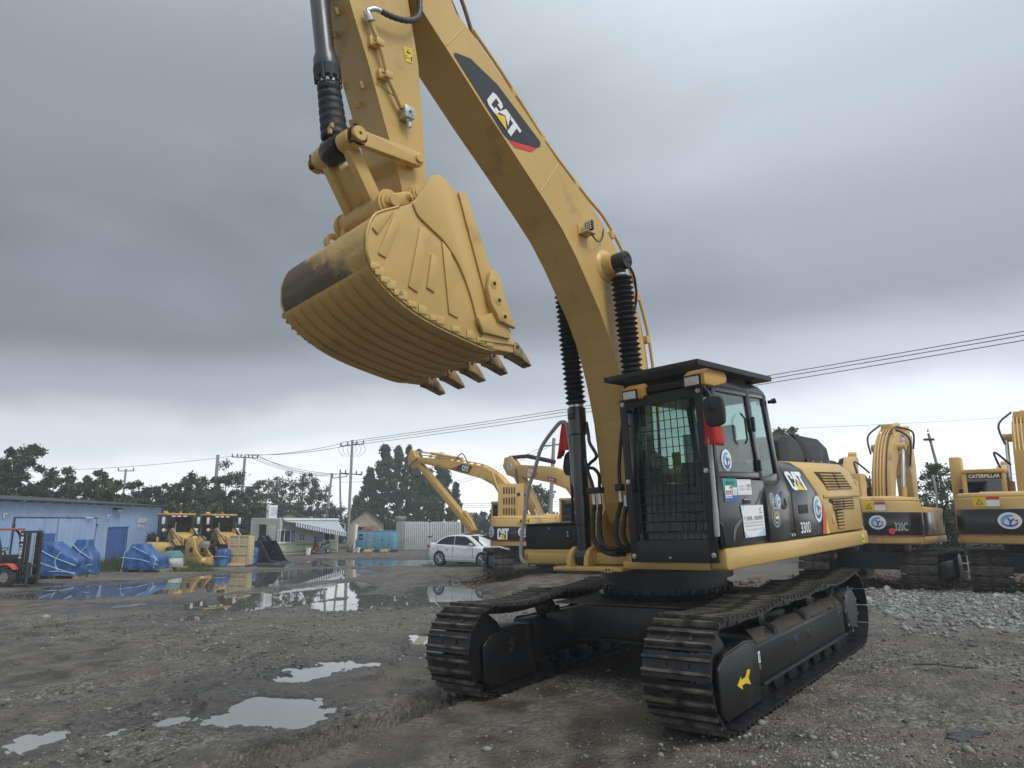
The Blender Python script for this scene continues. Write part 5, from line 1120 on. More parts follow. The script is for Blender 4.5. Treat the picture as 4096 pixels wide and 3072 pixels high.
    # wear strips running along the floor
    for k in range(9):
        y = -hk + .03 + k * (2 * hk - .13) / 8; shell([(x, z - .001) for x, z in sp2_[2:-2]], 'wear_strip', YELB, -.015, y, y + .085)
    for k in range(14):                                   # edge blocks along both rims
        t = (k + .5) / 14 * (len(sp2_) - 8) + 4; i = int(t); x, z = sp2_[i]; 
        for s in (1, -1): U(MB().box(x - .05, x + .035, min(hk * s, (hk + .01) * s), max(hk * s, (hk + .01) * s), z + .012, z + .06 + .02 * (k % 2)), 'edge_block', YELB, bk, bevel=.005)
    # side wear plates and ribs
    def splate(pts, t=.016, nm='side_plate'): return U(MB().prism(pts, hk + .001, hk + t), nm, YELB, bk, bevel=.005)
    splate([(4.22, 4.12), (4.13, 4.10), (4.26, 3.565), (4.35, 3.60)]); splate([(4.11, 3.92), (4.04, 3.90), (4.09, 3.60), (4.17, 3.625)])
    splate([(3.995, 4.06), (3.90, 3.98), (3.845, 3.43), (3.945, 3.455)]); splate([(4.60, 4.08), (4.53, 4.11), (4.30, 3.88), (4.35, 3.80)][:0] or [(4.55, 4.15), (4.47, 4.19), (4.63, 3.95), (4.68, 3.99)])
    splate([(4.48, 4.14), (4.42, 4.10), (4.56, 3.78), (4.63, 3.80)]); 
    cur = [(4.29, 4.30), (4.24, 4.21), (4.12, 4.14), (3.99, 4.07), (3.88, 3.97), (3.80, 3.86), (3.72, 3.70), (3.66, 3.53), (3.63, 3.40)]
    U(MB().prism(sp2(cur, 3) + [(3.40, 3.46), (3.50, 3.72), (3.66, 4.18), (3.80, 4.52), (3.93, 4.62), (4.0, 4.635), (4.07, 4.6), (4.12, 4.53), (4.23, 4.37)], hk + .0005, hk + .02), 'cheek_plate', YELB, bk, bevel=.005)
    U(MB().prism([(3.815, 4.535), (3.73, 4.56), (3.67, 4.42), (3.44, 3.86), (3.30, 3.46), (3.46, 3.44), (3.56, 3.72)], hk + .0205, hk + .04), 'lip_plate', YELB, bk, bevel=.006)
    sc_ = U(MB().prism([(3.52, 3.88), (3.45, 3.92), (3.38, 3.78), (3.36, 3.70), (3.24, 3.42), (3.44, 3.46), (3.47, 3.52), (3.53, 3.60), (3.56, 3.74)], hk + .041, hk + .085), 'side_cutter', YELB, bk, bevel=.01)
    for (x, z) in ((3.49, 3.775), (3.44, 3.635), (3.38, 3.50)):
        U(MB().lathe((x, hk + .08, z), (x, hk + .093, z), [(0, .044), (.008, .044), (.009, .034), (.012, .034)], 18), 'bolt_seat', YELB, bk, smooth=35); U(MB().cyl((x, hk + .09, z), (x, hk + .098, z), .018, n=6), 'bolt_head', RUB, bk)
    U(MB().prism([(3.66, 3.46), (3.42, 3.56), (3.26, 3.40), (3.28, 3.33), (3.6, 3.34)], hk + .0212, hk + .05), 'corner_plate', YELB, bk, bevel=.006)
    # lip and teeth
    U(MB().prism([(3.62, 3.275), (3.56, 3.36), (3.20, 3.335), (3.19, 3.295)], -hk - .02, hk + .02), 'lip', YELB, bk, bevel=.006)
    TOOTH = M('tooth_worn', (.36, .24, .10), .5, var=.25, scale=8, dirt=(.09, .08, .07), dirt_amt=.4, dirt_scale=9)
    for k in range(5):
        y = -.59 + k * .295; w = .06
        def ring(x, zc, w_, h_): return [(x, y - w_, zc - h_), (x, y + w_, zc - h_), (x, y + w_, zc + h_), (x, y - w_, zc + h_)]
        ad = U(MB().loft([ring(3.50, 3.285, .058, .055), ring(3.28, 3.295, .062, .066), ring(3.175, 3.285, .058, .056)]), 'tooth_adapter', YELB, bk, bevel=.01)
        U(MB().loft([ring(3.20, 3.28, .066, .066), ring(3.13, 3.262, .066, .06), ring(3.05, 3.212, .06, .04), ring(2.97, 3.155, .05, .014), ring(2.955, 3.147, .045, .006)]), 'tooth', TOOTH, bk, bevel=.01)
        U(MB().cyl((3.15, y + .066, 3.285), (3.15, y + .072, 3.285), .016, n=10), 'tooth_pin', RUB, bk)
    # ears and hooks for the pins
    for y0 in (-.285, .225):
        U(MB().prism([(4.36, 4.24), (4.35, 4.42), (4.32, 4.53), (4.22, 4.56), (4.14, 4.50), (4.05, 4.58), (3.99, 4.72), (3.88, 4.73), (3.83, 4.64), (3.86, 4.50), (4.0, 4.36), (4.24, 4.22)], y0, y0 + .06), 'bucket_ear', YELB, bk, bevel=.008)
        U(MB().lathe((3.93, y0 + (.06 if y0 > 0 else 0), 4.66), (3.93, y0 + (.09 if y0 > 0 else -.03), 4.66), [(0, .075), (.02, .075), (.021, .05), (.03, .048)], 20), 'pin_cap', YELB, bk, smooth=35)
    U(MB().cyl((3.93, -.3, 4.66), (3.93, .3, 4.66), .05), 'bucket_pin', YELB, bk, smooth=35)
    hookp = [(4.40 + r_ * math.cos(rad(a_)), 4.30 + r_ * math.sin(rad(a_))) for a_, r_ in [(i * 18 - 60, .085) for i in range(15)]] + [(4.40 + .045 * math.cos(rad(i * 18 - 60)), 4.30 + .045 * math.sin(rad(i * 18 - 60))) for i in range(14, -1, -1)]
    U(MB().prism(hookp, -.34, -.29), 'lifting_hook', YELB, bk, bevel=.008)
    UP = UP_
rods()
# ================================================================== the parked excavators behind
SHOE2 = None
def az_rot(az): return PI / 2 - rad(az)                   # heading given clockwise from +Y; local x points ahead
def gen_ex(name, label, loc, az, boom, stick, hb=.22, hs=.17, shoes=True, tyaw=0., plate=None, cabc=None, paint=None, cwz=(1.12, 2.22), band=(1.32, 1.86), g=1.19, shoe_w=.39, decal=True, group=None, text=None, pipes=True, stickers=True, boomdecal=None, scale=1., cabtext=False, bandmat=None):
    global SHOE2
    paint = paint or YEL2; z0 = loc[2]
    r = empty(name, loc, az_rot(az), label, 'excavator', group)
    def P(mb, nm, mat, par=None, bevel=0., smooth=None, fix=True): return mb.build(nm, mat, par or r, bevel, smooth, fix=fix)
    ty = Matrix.Rotation(rad(tyaw), 4, 'Z')
    L, R = 2.2, .42; cx = L - R
    if SHOE2 is None:
        o = MB(); o.box(-.095, .095, -shoe_w, shoe_w, 0, .02)
        for x in (-.06, .0, .06): o.box(x - .012, x + .012, -shoe_w, shoe_w, .02, .045)
        o = o.build('track_shoe', TRACKW); SHOE2 = o.data; bpy.data.objects.remove(o)
    for s in (1, -1):
        y = g * s
        m = MB(); pts = track_path(L - .02, R - .02, .02); n = len(pts); v = []
        pts = pts[::3] if shoes else pts[::2]; n = len(pts)
        for k, (x, z) in enumerate(pts):
            e = 0 if shoes else (.025 if k % 4 < 2 else 0); d = Vector((x - max(-cx, min(cx, x)), z - R - .02)); d = d.normalized() if d.length > .01 else Vector((0, 1))
            v += [(x + d.x * e, y - shoe_w * (.5 if shoes else 1), z + .03 + d.y * e), (x + d.x * e, y + shoe_w * (.5 if shoes else 1), z + .03 + d.y * e)]
        t = MB().add(v, [(2 * i, 2 * i + 1, (2 * i + 3) % (2 * n), (2 * i + 2) % (2 * n)) for i in range(n)]).build('track', TRACKW, r, xf=ty, fix=False)
        if shoes: lay_shoes(t, SHOE2, L, R, y, 44, .03, ty @ Matrix.Translation((0, 0, .03)))
        MB().box(-1.6, 1.6, y - .2, y + .2, .18, .62).build('track_frame', FRAMEM, r, .03, xf=ty)
        for x in (-cx, cx): MB().lathe((x, y - shoe_w * .8, R + .03), (x, y + shoe_w * .8, R + .03), [(0, .22), (.03, .34), (shoe_w * 1.6 - .03, .34), (shoe_w * 1.6, .22)], 18).build('track_wheel', FRAMEM, r, smooth=35, xf=ty)
    MB().box(-.8, .8, -1.0, 1.0, .42, .85).cyl((0, 0, .8), (0, 0, 1.15), .65, n=24).build('carbody', FRAMEM, r, xf=ty)
    # house
    P(MB().box(-2.2, 1.15, -1.33, 1.33, 1.10, 1.28), 'deck', paint, bevel=.03)
    P(MB().box(-2.1, 1.1, -1.32, -.55, 1.285, 2.0), 'side_housing', paint, bevel=.06); P(MB().box(-2.1, -.35, .3, 1.32, 1.285, 2.05), 'side_housing', paint, bevel=.06)
    arc = [(-1.9, 1.36), (-2.25, 1.33), (-2.5, 1.15), (-2.66, .8), (-2.74, .4), (-2.76, 0), (-2.74, -.4), (-2.66, -.8), (-2.5, -1.15), (-2.25, -1.33), (-1.9, -1.36)]
    za, zb = cwz
    cw = P(MB().prism([(p[0] * .985, p[1] * .985) for p in arc], za, zb - .1, axis='z'), 'counterweight', paint, bevel=.05)
    P(MB().prism([(p[0] * .97, p[1] * .97) for p in arc], zb - .15, zb, axis='z'), 'counterweight_top', paint, cw, bevel=.10)
    P(MB().prism([(p[0] * .99, p[1] * .99) for p in arc], band[0], band[1], axis='z'), 'counterweight_band', bandmat or BLK, cw, bevel=.01)
    P(MB().prism([(p[0] * .993, p[1] * .993) for p in arc], band[0] - .022, band[0] - .001, axis='z'), 'red_line', M('red_line', (.35, .05, .03), .5), cw)
    P(MB().box(-2.0, -.4, -.9, .9, 2.0, zb + .04), 'hood', paint, bevel=.08)
    for s in (1, -1): P(MB().box(-1.88, -.42, min(1.323 * s, 1.335 * s), max(1.323 * s, 1.335 * s), band[0], band[1]), 'side_band', bandmat or BLK, bevel=.004)
    if plate:                                             # stone guard standing on the rear of the hood: slotted plate
        (ya, yb, pa, pb, px_) = plate
        pl = P(MB().box(px_, px_ + .03, ya, yb, pa, pb), 'guard_plate', paint, bevel=.006)
        [P(MB().box(px_ + .03, px_ + .5, q, q + .03, pa, pb), 'guard_side', paint, pl) for q in (ya, yb - .03)]
        SL = M('slot_dark', (.05, .038, .02), .8)
        for i in range(3):
            for j in range(5):
                yy = yb - .22 - j * (yb - ya - .5) / 5; zz = pa + .1 + i * (pb - pa - .1) / 3
                P(MB().box(px_ - .004, px_ - .001, yy - .05, yy + .01, zz, zz + (pb - pa) * .2), 'slot', SL, pl)
        P(MB().cyl((px_ - .02, ya + .2, pa + (pb - pa) * .68), (px_ - .001, ya + .2, pa + (pb - pa) * .68), .07, n=16), 'exhaust_opening', RUB, pl)
    # cab
    cc = cabc or (.15, 1.15, .42, 1.32)
    x0, x1, y0, y1 = cc
    cb = P(MB().box(x0, x1, y0, y1, 1.285, 1.75), 'cab', paint, bevel=.03)
    P(MB().box(x0 - .02, x1 + .02, y0 - .01, y1 + .01, 2.78, 2.88), 'cab_roof', paint, cb, bevel=.03)
    for (x, y) in ((x0 + .05, y0 + .05), (x0 + .05, y1 - .05), (x1 - .05, y0 + .05), (x1 - .05, y1 - .05)): P(MB().box(x - .05, x + .05, y - .05, y + .05, 1.75, 2.78), 'cab_pillar', paint, cb, bevel=.015)
    P(MB().box(x0 + .01, x0 + .05, y0 + .1, y1 - .1, 2.62, 2.78).box(x0 + .01, x0 + .05, y0 + .1, y1 - .1, 1.75, 1.95), 'rear_wall', paint, cb)
    for nm, bx in (('rear_window', (x0 + .02, x0 + .03, y0 + .1, y1 - .1, 1.95, 2.62)), ('side_window', (x0 + .1, x1 - .1, y1 - .03, y1 - .02, 1.75, 2.78)), ('side_window', (x0 + .1, x1 - .1, y0 + .02, y0 + .03, 1.75, 2.78)), ('windscreen', (x1 - .03, x1 - .02, y0 + .1, y1 - .1, 1.75, 2.78))):
        P(MB().box(*bx), nm, GLASSD, cb)
    P(MB().box(x0 + .3, x0 + .5, y0 + .25, y1 - .25, 1.8, 2.5), 'seat', M('seat_cloth', (.028, .028, .03), .85), cb, bevel=.04)
    if cabtext:
        sh = Sheet((x0 - .001, y1 - .12, 2.63), (0, -1, 0), (0, 0, 1), .004, cb); sh.rect('name_plate', 0, 0, y1 - y0 - .2, .14, BLKV); sh.text('CATERPILLAR', .03, .03, y1 - y0 - .26, .09, WHITEV, 1, .03)
    # boom, stick, cylinders
    bm_ = P(MB().prism(boom, -hb, hb), 'boom', paint, bevel=.012)
    sk = P(MB().prism(stick, -hs, hs), 'stick', paint, bevel=.012)
    return r, cw, bm_, sk, P
# shapes in the machine's plane
BOOM_UP = [(.35, 1.45), (.62, 1.5), (.85, 2.4), (1.25, 3.1), (1.95, 3.6), (3.2, 3.95), (3.95, 4.1), (4.0, 4.32), (3.2, 4.40), (1.9, 4.25), (1.05, 3.8), (.5, 3.0), (.22, 2.0)]
STICK_DN = [(3.75, 4.1), (4.15, 4.1), (4.25, 3.4), (4.05, 1.7), (3.85, 1.6), (3.60, 1.7), (3.40, 3.2), (3.55, 4.1), (3.5, 4.55), (3.75, 4.65), (3.95, 4.5)]
def dress_rear(P, r, bm_, cyl=True):
    # pipes over the boom's back, boom cylinders, stick cylinder and looping hoses
    for y in (-.16, -.08, .0, .08, .16):
        P(MB().tube(smoothpath([(.1, y, 2.1), (.4, y, 3.05), (.98, y, 3.9), (1.8, y, 4.36), (2.3, y, 4.45)], 5), .022, 6), 'service_pipe', MATS['machine_yellow'] if y > -.1 else RUB, bm_, smooth=60)
    for s in (1, -1):
        P(MB().cyl((.9, .38 * s, 1.4), (1.25, .38 * s, 2.6), .09), 'boom_cylinder', YEL2, smooth=35); P(MB().cyl((1.25, .38 * s, 2.6), (1.75, .38 * s, 3.8), .05), 'cylinder_rod', CHROME, smooth=35)
        P(MB().cyl((1.75, .25 * s, 3.8), (1.75, .46 * s, 3.8), .11), 'cylinder_boss', YEL2, smooth=35)
    P(MB().cyl((2.0, 0, 4.42), (3.2, 0, 4.62), .09), 'stick_cylinder', YEL2, smooth=35); P(MB().cyl((3.2, 0, 4.62), (3.75, 0, 4.6), .05), 'cylinder_rod', CHROME, smooth=35)
    P(MB().box(1.75, 2.1, -.16, .16, 4.2, 4.5), 'valve_block', YEL2, bm_, bevel=.02)
    for k, (a, b_, c) in enumerate((((2.1, -.1, 4.4), (2.6, -.42, 4.1), (2.9, -.3, 3.3)), ((1.9, .2, 4.5), (1.6, .5, 4.15), (1.3, .4, 3.6)), ((2.2, -.18, 4.45), (3.0, -.45, 4.35), (3.7, -.3, 3.9)), ((.5, .3, 3.0), (.2, .6, 3.3), (.0, .4, 2.6)))):
        P(MB().tube(smoothpath([a, b_, c], 8), .028, 8), 'loop_hose', RUB, bm_, smooth=60)
def rear_labels(cw, zc, ylab, big=True, dot=True):
    xr = -2.735
    # warning labels on the upper lip, round sticker on the band
    sh = Sheet((xr - .012, ylab + .30, zc + .12), (0, -1, 0), (0, 0, 1), .004, cw)
    sh.rect('warning_label', 0, 0, .24, .20, YELV); sh.shape('label_mark', [(.05, .04), (.19, .04), (.12, .16)], INKV, 1); sh.shape('label_mark', [(.075, .055), (.165, .055), (.12, .135)], YELV, 2)
    sh.rect('warning_label', .245, 0, .24, .20, WHITEV); sh.rect('label_heading', .245, .14, .24, .06, REDV, 1)
# C : right of the near machine
cz = gz1(9.6, 18.6)
C_, cwC, bmC, skC, PC = gen_ex('excavator', 'yellow excavator seen from behind, red dot on its black counterweight band', (10.1, 19.5, cz), 40, BOOM_UP, STICK_DN, hs=.22, hb=.25, plate=(.0, 1.15, 2.2, 2.86, -1.75), group='excavators parked in a row')
dress_rear(PC, C_, bmC); rear_labels(cwC, 1.78, -.55)
sh = Sheet((-2.725, -.52, 1.59), (0, -1, 0), (0, 0, 1), .006, cwC); sh.roundel(0, .03, .19, .165)
sh.disc('red_dot', .30, -.17, .07, .07, M('red_dot', (.75, .08, .06), .5), 1)
sh = Sheet((-2.66, -.86, 1.42), (.40, -.92, 0), (0, 0, 1), .03, cwC); sh.text('320C', 0, 0, .28, .20, GREYV, 0, .03)
mi = PC(MB().tube(smoothpath([(.9, -1.3, 1.5), (.95, -1.42, 2.1), (.95, -1.75, 2.2), (.95, -1.8, 2.35)], 6), .022, 8), 'mirror_arm', BLKM, smooth=60)
PC(MB().prism(sp2([(-1.62, 2.62), (-1.55, 2.5), (-1.65, 2.36), (-1.85, 2.28), (-1.98, 2.34), (-1.92, 2.48), (-1.78, 2.6), (-1.62, 2.62)], 3)[:-1], .93, .99, axis='x'), 'mirror', BLKM, mi, bevel=.015)
sh = Sheet((2.6, -.252, 3.85), (1, 0, 0), (0, 0, 1), .003, bmC); sh.shape('boom_decal', [(-.5, -.0), (.35, .12), (.2, .42), (-.3, .36)], BLKV); sh.cat(-.3, .1, .45, .2)
PC(MB().tube(smoothpath([(.7, -1.2, 1.6), (.8, -1.25, 2.3), (.9, -1.2, 2.9)], 5), .03, 8), 'wrapped_handrail', FOAM, smooth=60)
# D : at the right edge of the picture
dz_ = gz1(12, 17)
D_, cwD, bmD, skD, PD = gen_ex('excavator', 'yellow excavator seen from behind, cut off by the right edge of the picture', (12.55, 17.2, dz_), 38, BOOM_UP, STICK_DN, tyaw=6, g=1.0, plate=(-.95, .12, 2.2, 3.18, -1.72), cabtext=True, cabc=(-.2, 1.15, .40, 1.32), group='excavators parked in a row')
dress_rear(PD, D_, bmD); rear_labels(cwD, 1.80, .62)
sh = Sheet((-2.74, .30, 1.59), (0, -1, 0), (0, 0, 1), .006, cwD); sh.roundel(0, .02, .215, .175)
PD(MB().box(-.15, .05, 1.28, 1.42, 2.15, 2.4), 'cab_lamp', BLKM, bevel=.03)
PD(MB().prism([(.2, 1.0), (.75, 1.0), (.8, 3.3), (.2, 3.3)], 1.55, 1.72)[0:0] if False else MB().box(.4, .95, 1.36, 1.62, 1.3, 3.25), 'side_column', YEL2, bevel=.03)
# E : older machine behind D
ez = gz1(21.4, 34.3)
E_, cwE, bmE, skE, PE = gen_ex('excavator', 'yellow excavator far behind, half hidden by the right-hand machine', (24.3, 35.2, ez), 40, BOOM_UP, STICK_DN, shoes=False, bandmat=YEL2, group='excavators parked in a row')
PE(MB().box(-2.85, -2.0, .9, 1.4, .35, 1.15), 'rear_weight', M('bright_yellow', (.62, .45, .03), .5), bevel=.05)
sh = Sheet((-2.35, 1.30, 1.9), (-.6, -.75, 0), (0, 0, 1), .03, cwE); sh.rect('name_plate', 0, 0, .5, .2, BLKV); sh.cat(.05, .03, .35, .14)
sh = Sheet((-2.35, 1.30, 1.45), (-.6, -.75, 0), (0, 0, 1), .05, cwE); sh.rect('lamp_panel', .1, 0, .35, .16, BLKV); sh.rect('lamp', .14, .03, .25, .09, WHITEV, 1)
# F : behind C, only its boom head and tracks show
fz = gz1(12.5, 29)
F_, cwF, bmF, skF, PF = gen_ex('excavator', 'yellow excavator behind the red-dot machine, only its boom head showing', (13.6, 28.6, fz), 30, BOOM_UP, STICK_DN, shoes=False, group='excavators parked in a row')
# A : nearest machine at the left, broad back towards us
a_z = max(gz1(.5, 30), gz1(.5, 28.5))
A_, cwA, bmA, skA, PA = gen_ex('excavator', 'yellow excavator with big white lettering on its black counterweight, beside the white car', (.55, 30.3, a_z), 2, [(.35, 1.45), (.62, 1.5), (1.2, 1.9), (3.6, 1.7), (3.7, 1.9), (1.3, 2.3), (.2, 1.9)], [(3.4, 1.9), (3.8, 1.9), (4.3, .6), (4.1, .5), (3.5, 1.4)], tyaw=10, plate=(.02, 1.05, 2.2, 3.55, -1.9), cabc=(.15, 1.1, .12, .98), group='excavators parked in a row', cwz=(1.12, 2.25))
sh = Sheet((-2.72, 1.0, 1.37), (-.28, -.96, 0), (0, 0, 1), .03, cwA); sh.cat(0, 0, .46, .42)
sh = Sheet((-2.74, .03, 1.62), (0, -1, 0), (0, 0, 1), .02, cwA); sh.roundel(0, .03, .19, .2); sh.rect('tail_lamp', -.05, -.27, .09, .1, REDV, 1)
sh = Sheet((-2.74, .22, 1.98), (0, -1, 0), (0, 0, 1), .012, cwA); sh.rect('warning_label', 0, 0, .46, .2, YELV); sh.shape('label_mark', [(.04, .04), (.18, .04), (.11, .17)], INKV, 1); sh.rect('label_mark', .25, .09, .12, .02, INKV, 1); sh.rect('label_mark', .38, .03, .04, .13, INKV, 1)
sh = Sheet((-2.3, 1.315, 1.62), (-.5, -.35, 0), (0, 0, 1), .012, cwA); sh.roundel(.1, .03, .19, .2)
PA(MB().tube(smoothpath([(-1.2, -.5, 2.2), (-1.2, -.5, 2.42), (-1.25, -.42, 2.55)], 5), [.06] * 8 + [.055] * 3, 10), 'exhaust_pipe', CHROME, smooth=60)
# A2 : long-reach machine behind it; its boom and folded stick reach out to the left
l_z = gz1(1.3, 37)
lb = [(.4, 1.5), (.8, 1.6), (1.5, 2.9), (2.3, 3.75), (3.3, 4.15), (6.5, 4.85), (9.2, 5.35), (9.55, 5.25), (9.75, 5.42), (9.5, 5.72), (6.5, 5.36), (3.2, 4.78), (2.0, 4.3), (1.2, 3.7), (.2, 2.0)]
ls = [(9.35, 5.1), (10.0, 5.05), (10.35, 5.35), (10.35, 5.85), (10.1, 6.2), (9.85, 6.1), (9.6, 5.75), (9.1, 5.3), (4.25, 1.75), (4.0, 1.45), (4.3, 1.3), (4.65, 1.6)]
Lr, cwL, bmL, skL, PL = gen_ex('excavator', 'long-reach yellow excavator with slender boom and folded stick above the white car', (.75, 37.0, l_z), -42, lb, ls, shoes=False, hb=.2, hs=.18, paint=M('orange_yellow', (.60, .36, .08), .5, var=.08, dirt=(.25, .17, .08), dirt_amt=.1), group='excavators parked in a row')
Lr.scale = (1.05, 1.05, 1.05)
PL(MB().cyl((5.2, 0, 5.32), (8.2, 0, 5.85), .085), 'stick_cylinder', MATS['orange_yellow'], smooth=35); PL(MB().cyl((8.2, 0, 5.85), (10.0, 0, 6.1), .045), 'cylinder_rod', CHROME, smooth=35)
for k in range(9): PL(MB().box(3.4 + k * .6, 3.48 + k * .6, -.1, .1, 4.80 + k * .10, 4.94 + k * .10), 'pipe_clamp', MATS['orange_yellow'], bmL)
PL(MB().tube(smoothpath([(2.0, .1, 4.4), (3.3, .1, 4.9), (6.5, .1, 5.44), (9.2, .1, 5.82)], 6), .03, 6), 'service_pipe', MATS['orange_yellow'], bmL, smooth=60)
PL(MB().tube(smoothpath([(9.3, .22, 5.6), (9.9, .3, 5.2), (9.6, .28, 4.6), (9.0, .22, 4.5)], 6), .03, 8), 'loop_hose', RUB, bmL, smooth=60)
PL(MB().tube(smoothpath([(4.6, .1, 5.05), (5.0, .15, 5.6), (5.6, .1, 5.4)], 6), .03, 8), 'loop_hose', RUB, bmL, smooth=60)
PL(MB().cyl((.9, .35, 1.5), (1.5, .35, 3.0), .09).cyl((1.5, .35, 3.0), (2.2, .35, 4.4), .05), 'boom_cylinder', YEL2, smooth=35)
PL(MB().prism([(4.0, 1.5), (4.25, 1.9), (4.9, 2.5), (5.0, 2.4), (4.5, 1.6), (4.35, 1.2)], -.1, .1), 'stick_link', MATS['orange_yellow'], bevel=.01)
sh = Sheet((5.1, .201, 4.60), (-1, 0, -.2), (0, 0, 1), .004, bmL)
sh.shape('boom_decal', [(-.9, .0), (.5, .0), (.05, .42), (-.55, .36), (-.9, .1)][:0] or [(-.5, .02), (.75, .02), (1.0, .45), (.1, .45), (-.25, .33)], BLKV); sh.shape('decal_stripe', [(-1.0, .02), (-.45, .02), (-.28, .3), (-.7, .15)], REDV); sh.cat(.1, .09, .62, .30)
# B : the machine with the folded stick
b_z = gz1(2.5, 29.5)
bb = [(.4, 1.5), (.75, 1.55), (1.0, 2.5), (1.7, 3.3), (2.6, 3.6), (4.5, 3.95), (4.95, 4.15), (4.7, 4.5), (2.6, 4.3), (1.4, 3.95), (.6, 3.0), (.2, 1.9)]
bs = [(4.8, 3.9), (5.25, 4.05), (5.5, 4.45), (5.4, 4.85), (5.0, 4.9), (4.65, 4.5), (4.4, 4.1), (3.2, 2.2), (3.0, 1.7), (3.25, 1.5), (3.55, 1.9)]
B_, cwB, bmB, skB, PB_ = gen_ex('excavator', 'yellow excavator whose folded stick bears a round sticker, behind the red flag', (3.65, 28.9, b_z), -46, bb, bs, shoes=False, cabtext=True, group='excavators parked in a row')
PB_(MB().cyl((2.5, 0, 4.5), (4.1, 0, 4.85), .10), 'stick_cylinder', M('sleeve_black', (.02, .02, .022), .7), smooth=35); PB_(MB().cyl((4.1, 0, 4.85), (5.2, 0, 4.85), .09), 'rod_sleeve', MATS['sleeve_black'], smooth=35)
sh = Sheet((3.9, .222, 3.95), (-1, 0, -.18), (0, 0, 1), .004, bmB); sh.cat(0, 0, .42, .32); sh.shape('red_corner', [(.42, .32), (.52, .28), (.58, .15), (.5, .0), (.36, -.03), (.4, .05), (.46, .15)], REDV)
sh.rect('red_label', -1.0, -.0, .0, .0, REDV) if False else None
sh = Sheet((2.75, .222, 3.72), (-1, 0, -.25), (0, 0, 1), .004, bmB); sh.rect('red_label', 0, 0, .55, .16, M('dark_red_vinyl', (.30, .03, .03), .4)); [sh.rect('label_line', .06, .05 + k * .035, .34, .018, WHITEV, 1) for k in range(2)]
sh = Sheet((5.05, .172, 4.45), (-1, 0, 0), (0, 0, 1), .004, skB); sh.roundel(0, .0, .15, .18)
PB_(MB().tube(smoothpath([(4.6, .25, 4.3), (4.4, .3, 3.6), (4.1, .3, 3.2), (3.9, .26, 3.0)], 6), .03, 8), 'loop_hose', RUB, bmB, smooth=60)
for k in range(3): PB_(MB().tube([(-.5, .9 - k * .22, 1.3), (.1, .9 - k * .22, 2.2)], .02, 6), 'ladder_rail', YEL2)
# low crawler undercarriage standing behind the car
u_z = gz1(-3, 40)
uc = empty('crawler_undercarriage', (-2.3, 39.5, u_z), rad(8), 'low dark crawler undercarriage with yellow slew ring behind the white car', 'undercarriage')
for s in (1, -1):
    pts = track_path(2.4, .44, .03)[::2]; n = len(pts); v = []
    for k, (x, z) in enumerate(pts): v += [(x, 1.2 * s - .35, z + .02), (x, 1.2 * s + .35, z + .02)]
    t = MB().add(v, [(2 * i, 2 * i + 1, (2 * i + 3) % (2 * n), (2 * i + 2) % (2 * n)) for i in range(n)]).build('track', TRACKW, uc, fix=False)
    MB().box(-1.8, 1.8, 1.2 * s - .2, 1.2 * s + .2, .15, .7).build('track_frame', FRAMEM, uc, .03)
MB().box(-.8, .8, -1.0, 1.0, .5, .9).build('carbody', FRAMEM, uc, .03); MB().cyl((0, 0, .9), (0, 0, 1.2), .7, n=24).build('slew_ring', YEL2, uc, smooth=35)
# ================================================================== yard buildings and things at the left
def r8(x, y): return (.13563 * x, 425 + .13563 * y)
def kk(x, y): return ((950 + .29385 * x) / 4, (1950 + .29385 * y) / 4)
def g1(x, y): return ((900 + .6329 * x) / 4, (1650 + .6329 * y) / 4)
def gh(p):
    x, y, z = ground_hit(*p); return Vector((x, y, gz1(x, y)))
def hitwall(p, P0, d):                                    # where the pixel's ray meets an upright wall: (distance along, height)
    a, b = ray(*p); t = (a * P0[1] - P0[0]) / (d[0] - a * d[1]); return t, CAMZ + b * (P0[1] + t * d[1])
# ---------- blue sheet-metal shed
BLUE = M('shed_blue', (.33, .46, .68), .5, var=.10, scale=.6, dirt=(.16, .28, .52), dirt_amt=.14, dirt_scale=1.1, rvar=.08)
BLUED = M('shed_blue_dark', (.05, .13, .36), .5, var=.15, scale=1.2)
DARKL = M('dark_gap', (.012, .014, .02), .8)
shed = empty('shed', (-22.4, 30, -.72), 0, 'long blue corrugated metal shed with double gate and small dark blue door', 'shed')
def SB(mb, nm, mat, par=None, bevel=0.): return mb.build(nm, mat, par or shed, bevel)
def shw(x, y):                                            # photo point on the shed's wall -> (along, height above base) in shed coordinates
    t, z = hitwall(r8(x, y), (-22.4, 30), (0, 1)); return t, z + .72
eave = 3.3
def panel(y0, y1, z0, z1, name, mat, off, par=None, ribs=4):
    m = MB().box(-.02 + off, off, y0, y1, z0, z1)
    for k in range(ribs):
        y = y0 + (k + .5) * (y1 - y0) / ribs; m.hexa([(off, y - .035, z0 + .005), (off + .03, y - .014, z0 + .005), (off + .03, y + .014, z0 + .005), (off, y + .035, z0 + .005)], [(off, y - .035, z1 - .005), (off + .03, y - .014, z1 - .005), (off + .03, y + .014, z1 - .005), (off, y + .035, z1 - .005)])
    return SB(m, name, mat, par)
y = -7.0; k = 0
while y < 15.4:
    panel(y, min(y + .896, 15.45), -.15, eave, 'wall_sheet', BLUE, 0); y += .9
SB(MB().box(-7.5, -.05, -7, 15.45, -.15, eave - .1), 'shed_body', BLUE)
SB(MB().hexa([(-7.7, -7.2, eave + .55), (.35, -7.2, eave + .02), (.35, 15.6, eave + .02), (-7.7, 15.6, eave + .55)], [(-7.7, -7.2, eave + .62), (.35, -7.2, eave + .07), (.35, 15.6, eave + .07), (-7.7, 15.6, eave + .62)]), 'roof', M('roof_dark', (.035, .04, .05), .6, var=.2))
